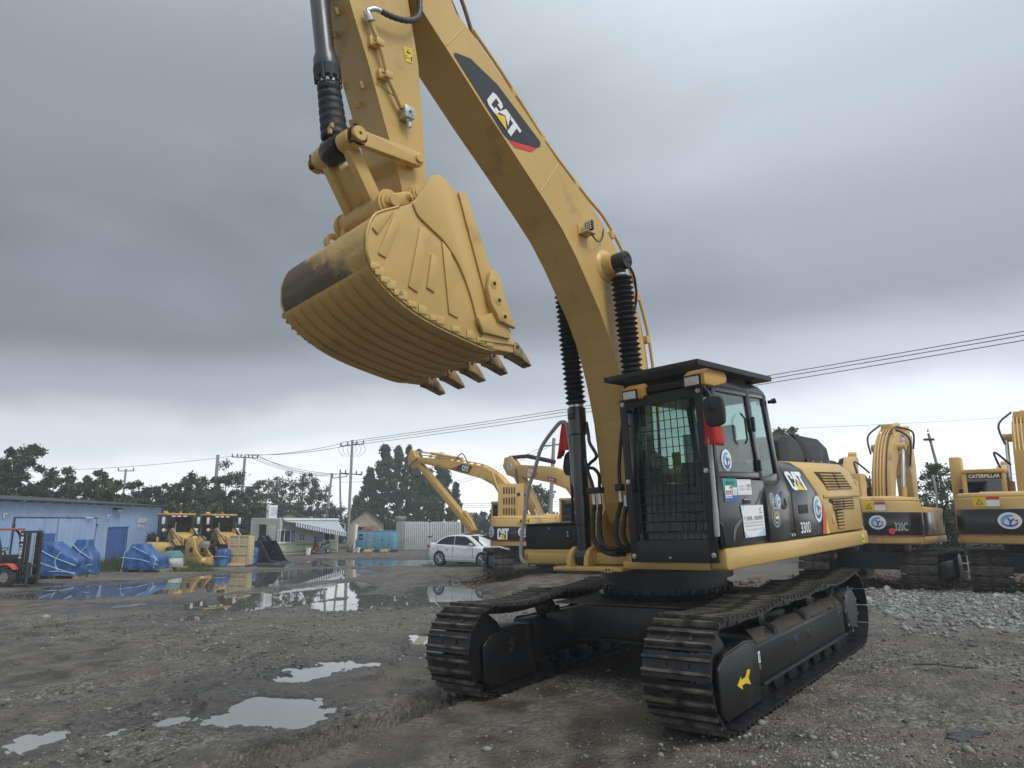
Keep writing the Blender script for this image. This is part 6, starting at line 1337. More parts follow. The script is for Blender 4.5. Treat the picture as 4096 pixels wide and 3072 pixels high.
for k in range(24): SB(MB().box(.02, .3, -6.8 + k * .95, -6.7 + k * .95, eave - .03, eave + .01), 'rafter_end', BLUED)
ga, gzt = shw(105, 683); gm, _ = shw(425, 686); gb, _ = shw(707, 690)
for (a, b_) in ((ga, gm), (gm, gb)):
    lf = panel(a + .03, b_ - .03, .02, gzt - .03, 'gate_leaf', BLUE, .065, ribs=7)
SB(MB().box(.031, .05, ga - .05, gb + .05, gzt - .02, gzt + .03).box(.031, .05, ga - .04, ga + .02, 0, gzt).box(.031, .05, gb - .02, gb + .04, 0, gzt).box(.031, .05, gm - .03, gm + .03, 0, gzt), 'gate_frame', DARKL)
pa, pz = shw(290, 800); pb, _ = shw(395, 800); panel(pa, pb, .03, pz, 'wicket_door', BLUED, .105, ribs=4)
da, dzz = shw(795, 757); db, _ = shw(942, 753); dr = panel(da, db, .02, dzz, 'side_door', BLUED, .04, ribs=6); SB(MB().box(.071, .085, da - .04, db + .04, dzz, dzz + .05), 'door_lintel', BLUED, dr)
for (px_, py) in ((95, 738), (708, 738)):
    a, z = shw(px_, py); SB(MB().box(.03, .09, a - .06, a + .06, z - .07, z + .05), 'hinge', M('rust', (.12, .05, .03), .8, var=.3), bevel=.01)
wa, wz0 = shw(1010, 722); wb, wz1 = shw(1080, 686); pw = M('bare_white', (.62, .66, .70), .6, var=.1)
SB(MB().box(.0315, .036, wa, wb, wz0, wz1), 'paint_patch', pw); wa, wz0 = shw(1010, 757); wb, wz1 = shw(1058, 728); SB(MB().box(.0315, .036, wa, wa + (wb - wa) * .35, wz0, wz1).box(.0315, .036, wa + (wb - wa) * .5, wb, wz0, wz1 - .1), 'paint_patch', pw)
a, z = shw(850, 607); fl = SB(MB().hexa([(.05, a - .32, z - .10), (.30, a - .32, z - .16), (.30, a + .32, z - .16), (.05, a + .32, z - .10)], [(.05, a - .32, z - .02), (.32, a - .32, z - .08), (.32, a + .32, z - .08), (.05, a + .32, z - .02)]), 'flood_lamp', BLKM)
SB(MB().hexa([(.16, a - .26, z - .15), (.325, a - .26, z - .185), (.325, a + .26, z - .185), (.16, a + .26, z - .15)], [(.16, a - .26, z - .125), (.325, a - .26, z - .162), (.325, a + .26, z - .162), (.16, a + .26, z - .125)]), 'lamp_glass', M('lamp_glass', (.72, .74, .76), .2), fl)
for (px_, py) in ((22, 668), (790, 677)):
    a, z = shw(px_, py); SB(MB().box(.03, .06, a - .05, a + .05, z - .12, z + .12).box(.06, .2, a - .02, a + .02, z + .05, z + .1), 'wall_lamp', WHITE, bevel=.01)
a, z = shw(640, 687); SB(MB().box(.13, .2, a - .35, a + .3, z - .02, z + .05), 'tube_lamp', WHITE, bevel=.02)

# ---------- container office
Pn = (-17.07, 52.5); dl = (.474, .8805); ol = (.8805, -.474)
cont = empty('container_office', (Pn[0], Pn[1], -.80), math.atan2(dl[1], dl[0]), 'white container office with striped awning, sliding window and faded prints', 'container office')
CW = M('container_white', (.62, .64, .64), .5, var=.06, scale=1.5, dirt=(.35, .36, .33), dirt_amt=.12, dirt_scale=2)
CG = M('panel_pale', (.50, .54, .56), .55, var=.10, scale=1.2); CGR = M('panel_green', (.55, .62, .40), .55, var=.12, scale=1.5)
def CB(mb, nm, mat, par=None, bevel=0., smooth=None): return mb.build(nm, mat, par or cont, bevel, smooth)
# local frame: x along the long side, y to the back-left (end wall), z up; long side is the plane y=0 facing -y
Lc, Wc, Hc = 6.3, 3.0, 2.72
CB(MB().box(.06, Lc - .06, .03, Wc - .06, .15, Hc - .15), 'core', CG)
def cwl(x, y):
    t, z = hitwall(kk(x, y), Pn, dl); return t, z + .80
def cwe(x, y):                                            # end wall: plane x=0
    t, z = hitwall(kk(x, y), Pn, (-.8805, .474)); return t, z + .80
zg = cwl(600, 755)[1]
CB(MB().box(.12, Lc - .12, .0, .03, zg, Hc - .14), 'upper_panel', CG); CB(MB().box(.12, Lc - .12, .0, .03, .14, zg - .004), 'lower_panel', CGR)
CB(MB().box(.0, .03, .12, Wc - .12, .14, Hc - .14), 'end_panel', CG)
CB(MB().box(0, Lc, -.02, Wc, Hc - .14, Hc), 'roof_rim', CW, bevel=.02); CB(MB().box(0, Lc, -.02, Wc, 0, .14), 'floor_rim', CW, bevel=.02)
for (x, y) in ((0, -.02), (Lc - .13, -.02), (0, Wc - .13), (Lc - .13, Wc - .13)): CB(MB().box(x - .006, x + .13, y - .006, y + .13, .14, Hc - .14), 'corner_post', CW)
for k in range(22):                                       # painted grass and brick line along the foot
    x = .3 + k * .27; CB(MB().prism([(x, .14), (x + .25, .14), (x + .22, .26 + .12 * random.random()), (x + .12, .2 + .1 * random.random()), (x + .04, .28 + .1 * random.random())], -.004, -.001), 'painted_grass', M('painted_grass', (.30, .20, .06), .6, var=.4, scale=4))
w0, wz1 = cwl(548, 578); w1, wz0 = cwl(715, 748)
WDARK = M('window_dark', (.015, .016, .018), .12, var=.2)
def window(x0, x1, z0, z1):
    f = CB(MB().box(x0, x1, -.05, -.001, z0, z0 + .06).box(x0, x1, -.05, -.001, z1 - .06, z1).box(x0, x0 + .06, -.05, -.001, z0 + .06, z1 - .06).box(x1 - .06, x1, -.05, -.001, z0 + .06, z1 - .06).box((x0 + x1) / 2 - .03, (x0 + x1) / 2 + .03, -.05, -.001, z0 + .06, z1 - .06), 'window', WHITE)
    for a, b_ in ((x0 + .06, (x0 + x1) / 2 - .03), ((x0 + x1) / 2 + .03, x1 - .06)): CB(MB().box(a, b_, -.02, -.012, z0 + .06, z1 - .06), 'pane', WDARK, f)
    CB(MB().box(x0 - .05, x1 + .05, -.1, -.001, z0 - .05, z0 - .002), 'sill', WHITE, f)
window(w0, w1, wz0, wz1); a, _ = cwl(1170, 640); b_, _ = cwl(1325, 640); window(a, b_, wz0 + .05, wz1 - .05)
CB(MB().box(a + .25, a + .6, -.09, -.055, wz0 - .2, wz1), 'hanging_coat', M('coat_dark', (.02, .018, .016), .9), bevel=.02)
for (x0, x1, y0, y1, mt) in ((740, 772, 585, 740, BLUEV), (1120, 1148, 610, 725, BLUEV), (806, 945, 560, 785, M('poster_grey', (.52, .55, .55), .5, var=.05)), (962, 1100, 560, 780, M('poster_grey2', (.56, .58, .56), .5, var=.05))):
    a, z1 = cwl(x0, y0); b2, z0 = cwl(x1, y1); CB(MB().box(a, b2, -.006, -.001, z0, z1), 'wall_poster', mt)
    if mt is not BLUEV:
        n = 9 if x0 > 900 else 3
        for k in range(n): CB(MB().box(a + .15, b2 - .15 - .1 * (k % 3), -.009, -.0065, z1 - .25 - k * .1, z1 - .23 - k * .1), 'poster_line', GREYV)
        if x0 < 900:
            for (du, dv) in ((.3, .6), (.55, .6), (.3, .85), (.55, .85)): CB(MB().lathe((a + du * (b2 - a) + .1, -.0065, z1 - dv * .9), (a + du * (b2 - a) + .1, -.009, z1 - dv * .9), [(0, .09), (.0025, .09)], 10), 'poster_mark', INKV)
        CB(MB().box(a, b2, -.009, -.0065, z0, z0 + .12), 'poster_foot', M('poster_foot', (.30, .33, .12), .6))
    else:
        for k in range(5): CB(MB().box(a + .05, b2 - .05, -.009, -.0065, z0 + .1 + k * (z1 - z0 - .2) / 5, z0 + .2 + k * (z1 - z0 - .2) / 5), 'poster_mark', LBLUEV)
# end wall: door, yellow faded lettering
d0, dt = cwe(402, 515); d1, _ = cwe(300, 515)
CB(MB().box(-.012, -.001, d0, d1, .14, dt), 'door_opening', M('doorway_dark', (.02, .02, .022), .8))
CB(MB().box(-.04, -.013, d0 - .03, d1 + .05, dt, dt + .06), 'door_lintel', BLKM)
dn = CB(MB().box(-.05, -.013, d0 - .9, d0, .14, dt - .02), 'door_leaf', CG, bevel=.004); CB(MB().box(-.09, -.051, d0 - .85, d0 - .7, 1.0, 1.04), 'door_handle', BLKM, dn)
YF = M('faded_yellow_print', (.62, .60, .16), .6, var=.2)
for k in range(6): CB(MB().box(-.006, -.001, .35 + k * .37, .62 + k * .37, Hc - .62, Hc - .36), 'faded_letter', YF)
CB(MB().box(-.006, -.001, 2.45, 2.8, 1.45, 1.75), 'faded_mark', YF); CB(MB().box(-.006, -.001, 2.55, 2.7, .6, 1.25), 'faded_mark', M('faded_blue_print', (.35, .45, .60), .6)); CB(MB().box(-.006, -.001, 2.75, 2.88, .55, 1.2), 'faded_mark', MATS['faded_blue_print'])
# awning
SW = M('awning_white', (.68, .70, .72), .7, var=.05); SBL = M('awning_blue_grey', (.10, .13, .20), .7, var=.1)
P1 = (Pn[0] + ol[0] * 1.5, Pn[1] + ol[1] * 1.5)
def aout(x, y):
    t, z = hitwall(kk(x, y), P1, dl); return t, z + .80
i0, _ = cwl(625, 425); i1, _ = cwl(1365, 425); (o0, zo0), (o1, zo1) = aout(795, 478), aout(1488, 618)
n = 44; vs = []; fs = []; mi_ = []
for k in range(n + 1):
    t = k / n; xi = i0 + (i1 - i0) * t; xo = o0 + (o1 - o0) * t; zo = zo0 + (zo1 - zo0) * t - .04 * math.sin(t * PI) ; zi = Hc - .2
    vs += [(xi, -.03, zi), ((xi + xo) / 2, -.78, (zi + zo) / 2 - .03), (xo, -1.5, zo), (xo, -1.52, zo - .26 - .02 * (k % 3))]
for k in range(n):
    for j in range(3): fs.append((k * 4 + j, (k + 1) * 4 + j, (k + 1) * 4 + j + 1, k * 4 + j + 1)); mi_.append(k % 2)
aw = MB().add(vs, fs).build('awning', SW, cont, fix=False); aw.data.materials.append(SBL); aw.data.polygons.foreach_set('material_index', mi_)
CB(MB().tube([(i0, -.06, Hc - .14), (i1, -.06, Hc - .14)], .05), 'awning_roller', CW, smooth=60); CB(MB().tube([(o0, -1.49, zo0 + .01), (o1, -1.49, zo1 + .01)], .03), 'awning_bar', CW, smooth=60)
for x in (i0 + .5, i1 - .4): CB(MB().tube([(x, -.03, Hc - .3), (x + .5, -.7, Hc - .45), (x + (o1 - i1) * .6, -1.45, (zo0 + zo1) / 2 + (.3 if x < 3 else -.25))], .025), 'awning_arm', CW, smooth=60)
CB(MB().tube(smoothpath([(.15, -.05, Hc), (.3, -.12, Hc - .4), (.25, -.08, Hc - .9), (.45, -.05, Hc - 1.0)], 6), .03), 'cable', RUB, smooth=60)
ac = empty('air_conditioner', (0, 0, 0), 0, 'white air conditioner unit standing on the container office roof', 'air conditioner')
ca, cb_ = at(*kk(402, 398), 53.6), at(*kk(512, 398), 53.6)
ac.location = ((ca.x + cb_.x) / 2, 53.7, -.80 + Hc); ac.rotation_euler = (0, 0, math.atan2(dl[1], dl[0]) + 0)
MB().box(-.4, .4, -.16, .16, .0, .95).build('casing', WHITE, ac, .02); MB().lathe((-.401, 0, .5), (-.415, 0, .5), [(0, .1), (.014, .1)], 16).build('fan_grille', GREYV, ac)
MB().box(-.25, .35, -.175, -.161, .12, .85).build('front_panel', M('ac_grey', (.55, .56, .56), .5), ac, .01); MB().tube(smoothpath([(.38, -.18, .6), (.3, -.25, .5), (.34, -.2, .3)], 5), .015).build('cable', RUB, ac)

# ---------- little gabled house with tile roof, and the roof of another behind the container
PLAS = M('old_plaster', (.42, .37, .29), .8, var=.12, scale=.8, dirt=(.25, .21, .16), dirt_amt=.22, dirt_scale=1.3, bump=.1)
TILE = M('grey_tile', (.06, .058, .056), .7, var=.35, scale=6)
def gable_house(name, label, pl, pr, Y, zb, eave_l, apex, length, group=None, rows=12, wall=True):
    """gable end faces the camera between photo columns pl and pr; ridge runs away to the back-left"""
    a = at(*pl, Y); b_ = at(*pr, Y); w = b_.x - a.x; ang = rad(12)
    h = empty(name, ((a.x + b_.x) / 2, Y, zb), ang, label, 'house', group); H1 = eave_l; H2 = apex; hw = w / 2
    # local x to the right, y away; bias the ridge to the left
    m = MB().prism([(-hw, -.3), (hw, -.3), (hw, H1), (0, H2), (-hw, H1)], 0, length); m.build('wall', PLAS, h)
    for s in (1, -1):
        d = Vector((s * hw, 0, H1 - H2)); L_ = d.length; d.normalize(); nrm = Vector((-d.z * s, 0, d.x * s)) if s > 0 else Vector((d.z, 0, -d.x)) * 1
        nrm = Vector((abs(d.z) * s, 0, abs(d.x)))
        sl = []
        for k in range(rows):                             # courses of tiles, each its own overlapping strip
            t0 = (L_ + .25) * k / rows; t1 = (L_ + .25) * (k + 1.25) / rows
            p0 = Vector((0, 0, H2)) + d * t0 + nrm * .03; p1 = Vector((0, 0, H2)) + d * t1 + nrm * .075
            q = MB().hexa([(p0.x, -.25, p0.z), (p1.x, -.25, p1.z), (p1.x, length + .1, p1.z), (p0.x, length + .1, p0.z)], [(p0.x + nrm.x * .03, -.25, p0.z + nrm.z * .03), (p1.x + nrm.x * .03, -.25, p1.z + nrm.z * .03), (p1.x + nrm.x * .03, length + .1, p1.z + nrm.z * .03), (p0.x + nrm.x * .03, length + .1, p0.z + nrm.z * .03)])
            q.build('tile_course', TILE, h)
    MB().tube([(0, -.28, H2 + .1), (0, length + .12, H2 + .1)], .1, 8).build('ridge_tiles', TILE, h)
    return h, hw
hh, hw = gable_house('house', 'small plastered house with grey tiled gable roof behind the blue generator', kk(1503, 870), kk(1972, 870), 62.5, -.85, 2.35, 3.5, 6.5)
MB().box(-hw + .55, -hw + 1.35, -.02, -.003, 1.55, 2.05).build('window_opening', WDARK, hh); MB().box(-hw - .02, -hw + .25, -.06, -.004, -.3, 2.3).build('pilaster', PLAS, hh)
for pts in ([(-1.0, 2.5), (-.7, 2.45), (-.45, 2.75), (-.15, 2.8)], [(.3, 2.9), (.6, 2.6), (.9, 2.5), (1.2, 2.2)]): MB().tube([(x, -.004, z) for x, z in pts], .012, 5).build('crack', M('crack', (.10, .08, .06), .9), hh)
h2, _ = gable_house('house', 'grey tiled roof of a low house hidden behind the container office', kk(520, 400), kk(905, 400), 67, -.8, 2.6, 3.35, 7)

# ---------- blue generator set with red cables on top
GB = M('generator_blue', (.14, .34, .46), .5, var=.10, scale=1.5, dirt=(.10, .20, .26), dirt_amt=.15)
ga_, gb2 = at(*kk(1605, 862), 58.6), at(*kk(2122, 846), 58.0); gw = (gb2 - ga_).length
gen = empty('generator', (ga_.x, ga_.y, gz1(ga_.x, ga_.y)), math.atan2(gb2.y - ga_.y, gb2.x - ga_.x), 'long sky blue generator cabinet with control window beside the gate', 'generator')
MB().box(0, gw, 0, 1.2, .16, 1.62).build('cabinet', GB, gen, .03); MB().box(.05, gw - .05, .05, 1.15, -.1, .16).build('skid', BLKM, gen); MB().box(-.03, gw + .03, -.03, 1.23, 1.621, 1.66).build('roof', GB, gen, .01)
for (a, b_, z0, z1) in ((.07, .26, .25, 1.55), (.28, .46, .25, 1.55), (.48, .66, .35, 1.55), (.68, .84, .35, 1.55), (.86, .98, .25, 1.55)):
    d = MB().box(a * gw, b_ * gw, -.018, -.001, z0, z1).build('door', GB, gen, .006)
MB().box(.085 * gw, .19 * gw, -.04, -.019, .95, 1.4).build('control_window', BLKV, gen, .01); MB().box(.10 * gw, .175 * gw, -.045, -.041, 1.08, 1.2).build('control_panel', GREYV, gen)
for z in (.4, .82, 1.2): MB().box(.31 * gw, .43 * gw, -.026, -.019, z, z + .28).build('louvre', M('generator_louvre', (.22, .36, .42), .6), gen)
for x in (.645, .70): MB().box(x * gw, (x + .02) * gw, -.03, -.019, .86, .98).build('latch', BLKV, gen)
for k in range(7):
    a = random.uniform(.2, 1.1); RC = M('red_cable', (.33, .12, .07), .7, var=.2)
    MB().tube(smoothpath([(a, .2, 1.67), (a + .3, .3, 1.9 + .12 * random.random()), (a + .7, .25, 1.78 + .15 * random.random()), (a + 1.0, .15, 1.66)], 6), .022, 5).build('cable', RC, gen, smooth=60)
MB().box(.45, 1.3, .3, .8, 1.665, 1.86).build('red_box', M('red_box', (.55, .15, .10), .6), gen, .03)
# ---------- gate with white vertical bars between two concrete pillars
GW = M('gate_white', (.60, .62, .63), .5, var=.08, scale=2, dirt=(.35, .34, .32), dirt_amt=.15); CONC = M('concrete', (.30, .29, .27), .85, var=.15, scale=2, dirt=(.18, .17, .15), dirt_amt=.25)
p0, p1 = at(*g1(1087, 870), 61.7), at(*g1(1492, 868), 61.7); wG = p1.x - p0.x
gate = empty('gate', (p0.x, 61.7, -.80), 0, 'wide white metal gate of vertical bars at the back of the yard', 'gate')
for (a, b_) in ((.05, wG / 2 - .03), (wG / 2 + .03, wG - .02)):
    MB().box(a, b_, 0, .06, .1, .18).box(a, b_, 0, .06, 2.3, 2.38).box(a, a + .07, 0, .06, .18, 2.3).box(b_ - .07, b_, 0, .06, .18, 2.3).build('gate_frame', GW, gate)
    n = 15
    for k in range(n): x = a + .09 + (b_ - a - .18 - .11) * k / (n - 1); MB().box(x, x + .115, -.02, .02, .12, 2.45).build('gate_bar', GW, gate, .004)
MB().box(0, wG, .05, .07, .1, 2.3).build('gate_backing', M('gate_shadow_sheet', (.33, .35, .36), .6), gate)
MB().box(wG / 2 - .12, wG / 2 + .25, -.06, -.021, 1.15, 1.22).build('bolt_latch', BLKM, gate)
for (u0, u1, v0, v1, Y, lab) in ((1072, 1135, 655, 872, 61.6, 'weathered concrete gate pillar left of the white gate'), (1503, 1566, 632, 775, 64.5, 'grey concrete gate pillar behind the folded long-reach stick')):
    a = at(*g1(u0, v1), Y); b_ = at(*g1(u1, v1), Y); tp = at(*g1(u0, v0), Y).z; pz_ = gz1(a.x, Y) - .2
    p = empty('gate_pillar', (a.x, Y, pz_), 0, lab, 'pillar'); w = b_.x - a.x; h_ = tp - pz_
    MB().box(.08, w - .08, 0, .5, 0, h_ - .3).build('shaft', CONC, p, .02); MB().box(0, w, -.08, .58, h_ - .3, h_).build('cap', CONC, p, .02)

# ---------- small things in front of the office
def pail(pos, label, s=1.0):
    e = empty('pail', pos, 0, label, 'pail'); MB().lathe((0, 0, 0), (0, 0, .4 * s), [(0, .13 * s), (.38 * s, .17 * s), (.385 * s, .185 * s), (.4 * s, .185 * s), (.4 * s, .165 * s), (.3 * s, .15 * s)], 18).build('body', WHITE, e, smooth=40)
    MB().tube(smoothpath([(-.18 * s, 0, .36 * s), (-.1 * s, -.12 * s, .22 * s), (.1 * s, -.12 * s, .22 * s), (.18 * s, 0, .36 * s)], 5), .008, 5).build('handle', STEEL, e)
def near_wall(p, dist):
    t, _ = hitwall(p, (Pn[0] + ol[0] * dist, Pn[1] + ol[1] * dist), dl); x = Pn[0] + ol[0] * dist + dl[0] * t; y = Pn[1] + ol[1] * dist + dl[1] * t; return Vector((x, y, gz1(x, y)))
pail(near_wall(kk(957, 930), 1.3), 'white paint pail left of the parked scooter', 1.25)
p = at(*kk(1640, 900), 57.2); pail(Vector((p.x, p.y, gz1(p.x, p.y))), 'pale pail at the left foot of the generator', .95)
p = at(*kk(1585, 900), 57.6); e = empty('pipe', (p.x, p.y, gz1(p.x, p.y)), 0, 'white plastic pipe standing upright beside the generator', 'pipe'); MB().cyl((0, 0, 0), (.12, 0, 2.2), .13, n=12).build('tube', WHITE, e, smooth=40); MB().tube(smoothpath([(.0, -.15, .1), (.2, -.2, .5), (.15, -.15, 1.0)], 5), .03, 6).build('hose', RUB, e)
p = at(*kk(1525, 890), 57.8); e = empty('gas_bottle', (p.x, p.y, gz1(p.x, p.y)), 0, 'small brown gas bottle by the corner of the plastered house', 'gas bottle'); MB().lathe((0, 0, 0), (0, 0, .75), [(0, .2), (.05, .24), (.5, .24), (.62, .15), (.64, .08), (.75, .08)], 14).build('body', M('bottle_brown', (.22, .17, .11), .7, var=.2), e, smooth=40); MB().cyl((0, 0, .75), (0, 0, .82), .05, n=8).build('valve', STEEL, e)
# scooter under a red quilt
sp_ = near_wall(kk(1130, 915), 1.15)
sct = empty('scooter', sp_, math.atan2(dl[1], dl[0]) + rad(-12), 'parked electric scooter draped with a red and blue quilt', 'scooter')
for x in (-.62, .62):
    w = MB().lathe((x, -.05, .22), (x, .05, .22), [(0, .13), (.01, .21), (.05, .225), (.09, .21), (.1, .13)], 18).build('wheel', RUB, sct, smooth=40); MB().lathe((x, -.055, .22), (x, .055, .22), [(0, .11), (.11, .11)], 12).build('rim', STEEL, w)
MB().loft([[(x, -w_, z0), (x, w_, z0), (x, w_, z1), (x, -w_, z1)] for x, w_, z0, z1 in ((-.45, .13, .2, .3), (-.1, .15, .2, .3), (.1, .15, .22, .62), (.45, .16, .35, .72), (.85, .12, .55, .74))]).build('body', M('scooter_grey', (.10, .11, .12), .35, coat=.4), sct, .03)
MB().loft([[(x, -.13, z), (x, .13, z), (x, .12, z + .1), (x, -.12, z + .1)] for x, z in ((.05, .66), (.3, .7), (.75, .76))]).build('seat', RUB, sct, .03)
MB().tube([(-.62, 0, .25), (-.45, 0, .95)], .035).build('fork', BLKM, sct); MB().tube([(-.45, -.3, 1.0), (-.45, .3, 1.0)], .02).build('handlebar', BLKM, sct)
for s in (1, -1): MB().lathe((-.42, .3 * s, 1.22), (-.40, .3 * s, 1.22), [(0, .06), (.02, .06)], 10).tube([(-.45, .25 * s, 1.0), (-.42, .3 * s, 1.2)], .01).build('mirror', BLKM, sct)
vs = []; n = 12; m_ = 9
for i in range(m_ + 1):
    for j in range(n + 1):
        t = j / n * 2 - 1; z = 1.08 - .88 * i / m_; x = -.50 - .05 * i / m_ + .06 * math.sin(t * 9 + i); w_ = .28 + .12 * i / m_
        vs.append((x + .12 * t * t, w_ * t, z + .03 * math.sin(5 * t)))
fs = [(i * (n + 1) + j, i * (n + 1) + j + 1, (i + 1) * (n + 1) + j + 1, (i + 1) * (n + 1) + j) for i in range(m_) for j in range(n)]
def quilt_mat():
    m = M('quilt_red', (.20, .025, .022), .9, var=.2, scale=3); t = m.node_tree; b = t.nodes['Principled BSDF']; src = b.inputs['Base Color'].links[0].from_socket
    tc = N(t, 'ShaderNodeTexCoord'); v = N(t, 'ShaderNodeTexVoronoi'); v.inputs['Scale'].default_value = 6; t.links.new(tc.outputs['Object'], v.inputs['Vector'])
    r = N(t, 'ShaderNodeMapRange'); r.inputs[1].default_value = .3; r.inputs[2].default_value = .22; t.links.new(v.outputs['Distance'], r.inputs[0])
    mx = N(t, 'ShaderNodeMix', data_type='RGBA'); t.links.new(r.outputs[0], mx.inputs[0]); t.links.new(src, mx.inputs[6]); mx.inputs[7].default_value = (.5, .42, .40, 1); t.links.new(mx.outputs[2], b.inputs['Base Color']); return m
q = MB().add(vs, fs).build('quilt', quilt_mat(), sct, smooth=80, fix=False); q.modifiers.new('thick', 'SOLIDIFY').thickness = .03
vs2 = [(x - .03, y * .9, z + .12 if z > .9 else z) for (x, y, z) in vs[:(n + 1) * 4]]
q = MB().add([(x, y, z + .1) for x, y, z in vs2], fs[:3 * n]).build('blue_cover', M('cover_blue', (.03, .10, .32), .8, var=.2), sct, smooth=80, fix=False); q.modifiers.new('thick', 'SOLIDIFY').thickness = .03
# dogs asleep in front of the generator
def dog(p, Y, label, rz):
    w = at(*p, Y); me = bpy.data.meshes.new('dog')
    J = [(0, 0, .13), (.16, 0, .15), (.32, 0, .15), (.44, 0, .18), (.53, -.02, .19), (.63, -.03, .15), (-.12, 0, .11), (-.2, .08, .05), (-.26, .2, .03), (.34, -.12, .06), (.46, -.14, .035), (.58, -.14, .03), (.34, .12, .06), (.48, .12, .03), (-.02, -.13, .07), (.12, -.16, .035), (-.1, -.16, .03), (.50, .05, .27), (.51, -.09, .27)]
    E_ = [(0, 1), (1, 2), (2, 3), (3, 4), (4, 5), (0, 6), (6, 7), (7, 8), (2, 9), (9, 10), (10, 11), (2, 12), (12, 13), (0, 14), (14, 15), (15, 16), (4, 17), (4, 18)]
    Rr = [.125, .12, .125, .075, .075, .035, .09, .03, .018, .05, .03, .028, .05, .028, .07, .035, .028, .022, .022]
    me.from_pydata(J, E_, [])
    me.materials.append(M('dog_tan', (.40, .27, .13), .9, var=.2, scale=8)); o = mobj('dog', me); tag(o, label, 'dog')
    o.modifiers.new('skin', 'SKIN')
    for v, r in zip(me.skin_vertices[0].data, Rr): v.radius = (r, r)
    me.skin_vertices[0].data[0].use_root = True
    sd = o.modifiers.new('sub', 'SUBSURF'); sd.levels = 1; sd.render_levels = 1
    o.location = (w.x, w.y, gz1(w.x, w.y)); o.rotation_euler = (0, 0, rz); o.scale = (1.15,) * 3
dog(kk(1960, 908), 56.5, 'larger tan dog lying in front of the generator', rad(8)); dog(kk(1735, 915), 56.2, 'smaller tan dog curled up near the pale pail', rad(25))

# ---------- attachments and wrapped goods in front of the backhoe loaders
TARP = M('blue_tarp', (.022, .085, .25), .38, var=.3, scale=2.5, bump=.6, bscale=7, dirt=(.05, .17, .40), dirt_amt=.25, dirt_scale=3)
TAPE = M('clear_tape', (.36, .50, .66), .35, var=.2); PALW = M('pallet_wood', (.34, .26, .15), .8, var=.25, scale=6)
def lump(name, rings, mat, parent, n=20, amp=.05, seed=0):
    """shrink-wrapped heap: stack of rounded-rectangle sections (z, cx, cy, half length, half width) with creases"""
    vs = []; secs = []
    rr = smoothpath([(a[0], a[1], a[2]) for a in rings], 6); r2 = smoothpath([(a[3], a[4], 0) for a in rings], 6); n = n * 2
    for c, h in zip(rr, r2):
        ring = []
        for i in range(n):
            th = 2 * PI * i / n; cs, sn = math.cos(th), math.sin(th); k = (abs(cs) ** 4 + abs(sn) ** 4) ** -.25
            q = 1 + amp * float(vnoise(np.array([th * 3 + seed]), np.array([c.x * 3.0 + seed]), 77)[0]) * 2 + amp * .9 * abs(float(vnoise(np.array([th * 7 + c.x * 5 + seed]), np.array([c.x * 9.0 - th * 2 + seed]), 78)[0]))
            ring.append((c.y + h.x * cs * k * q, c.z + h.y * sn * k * q, c.x))
        secs.append(ring)
    return MB().loft(secs).build(name, mat, parent, smooth=50)
def pallet(par, L_, W_):
    for k in range(5): MB().box(-L_ / 2, L_ / 2, -W_ / 2 + k * (W_ - .1) / 4, -W_ / 2 + k * (W_ - .1) / 4 + .1, .11, .135).build('deck_board', PALW, par)
    for x in (-L_ / 2 + .05, 0, L_ / 2 - .05): MB().box(x - .05, x + .05, -W_ / 2, W_ / 2, 0, .105).build('bearer', PALW, par)
def tapes(par, pts_list):
    for p in pts_list: MB().tube(smoothpath(p, 5), .022, 5).build('tape', TAPE, par, smooth=60)
def bundle(p, label, L_, rings, rz, seed, W_=1.0, tp=None):
    o = gh(p); o.z += .0; e = empty('wrapped_pallet', o, rz, label, 'wrapped goods', 'wrapped pallets in the yard'); pallet(e, L_, W_); lump('tarp', rings, TARP, e, 28, .085, seed)
    if tp: tapes(e, tp)
    return e
bundle(r8(440, 1128), 'tall blue tarp bundle on a pallet, nearer the forklift', 1.7, [(.14, 0, 0, .88, .55), (.5, 0, 0, .9, .56), (.8, -.02, 0, .86, .52), (1.1, -.2, 0, .6, .45), (1.4, -.38, 0, .4, .36), (1.52, -.42, 0, .33, .3)], rad(6), 1, tp=[[(-.86, -.5, 1.35), (-.2, -.53, .95), (.86, -.58, .55)], [(-.9, -.55, .8), (-.1, -.58, .5), (.88, -.58, .2)], [(.15, -.5, 1.1), (.0, -.56, .7), (.2, -.58, .3)], [(-.88, -.57, .3), (0, -.58, .32), (.88, -.57, .25)]])
bundle(r8(608, 1115), 'narrow blue tarp bundle with a pointed top against the shed gate', 1.1, [(.14, .1, 0, .5, .5), (.5, .1, 0, .52, .5), (.8, .02, 0, .55, .46), (1.15, -.08, 0, .42, .4), (1.45, -.06, 0, .33, .32), (1.6, -.04, 0, .28, .27)], rad(4), 2, .9, tp=[[(-.35, -.42, 1.4), (0, -.46, 1.1), (.5, -.5, .8)], [(.2, -.42, 1.3), (0, -.48, 1.0), (-.25, -.5, .7)], [(-.4, -.5, .5), (.1, -.52, .5), (.6, -.5, .52)], [(-.4, -.5, .25), (.1, -.52, .3), (.6, -.5, .25)]])
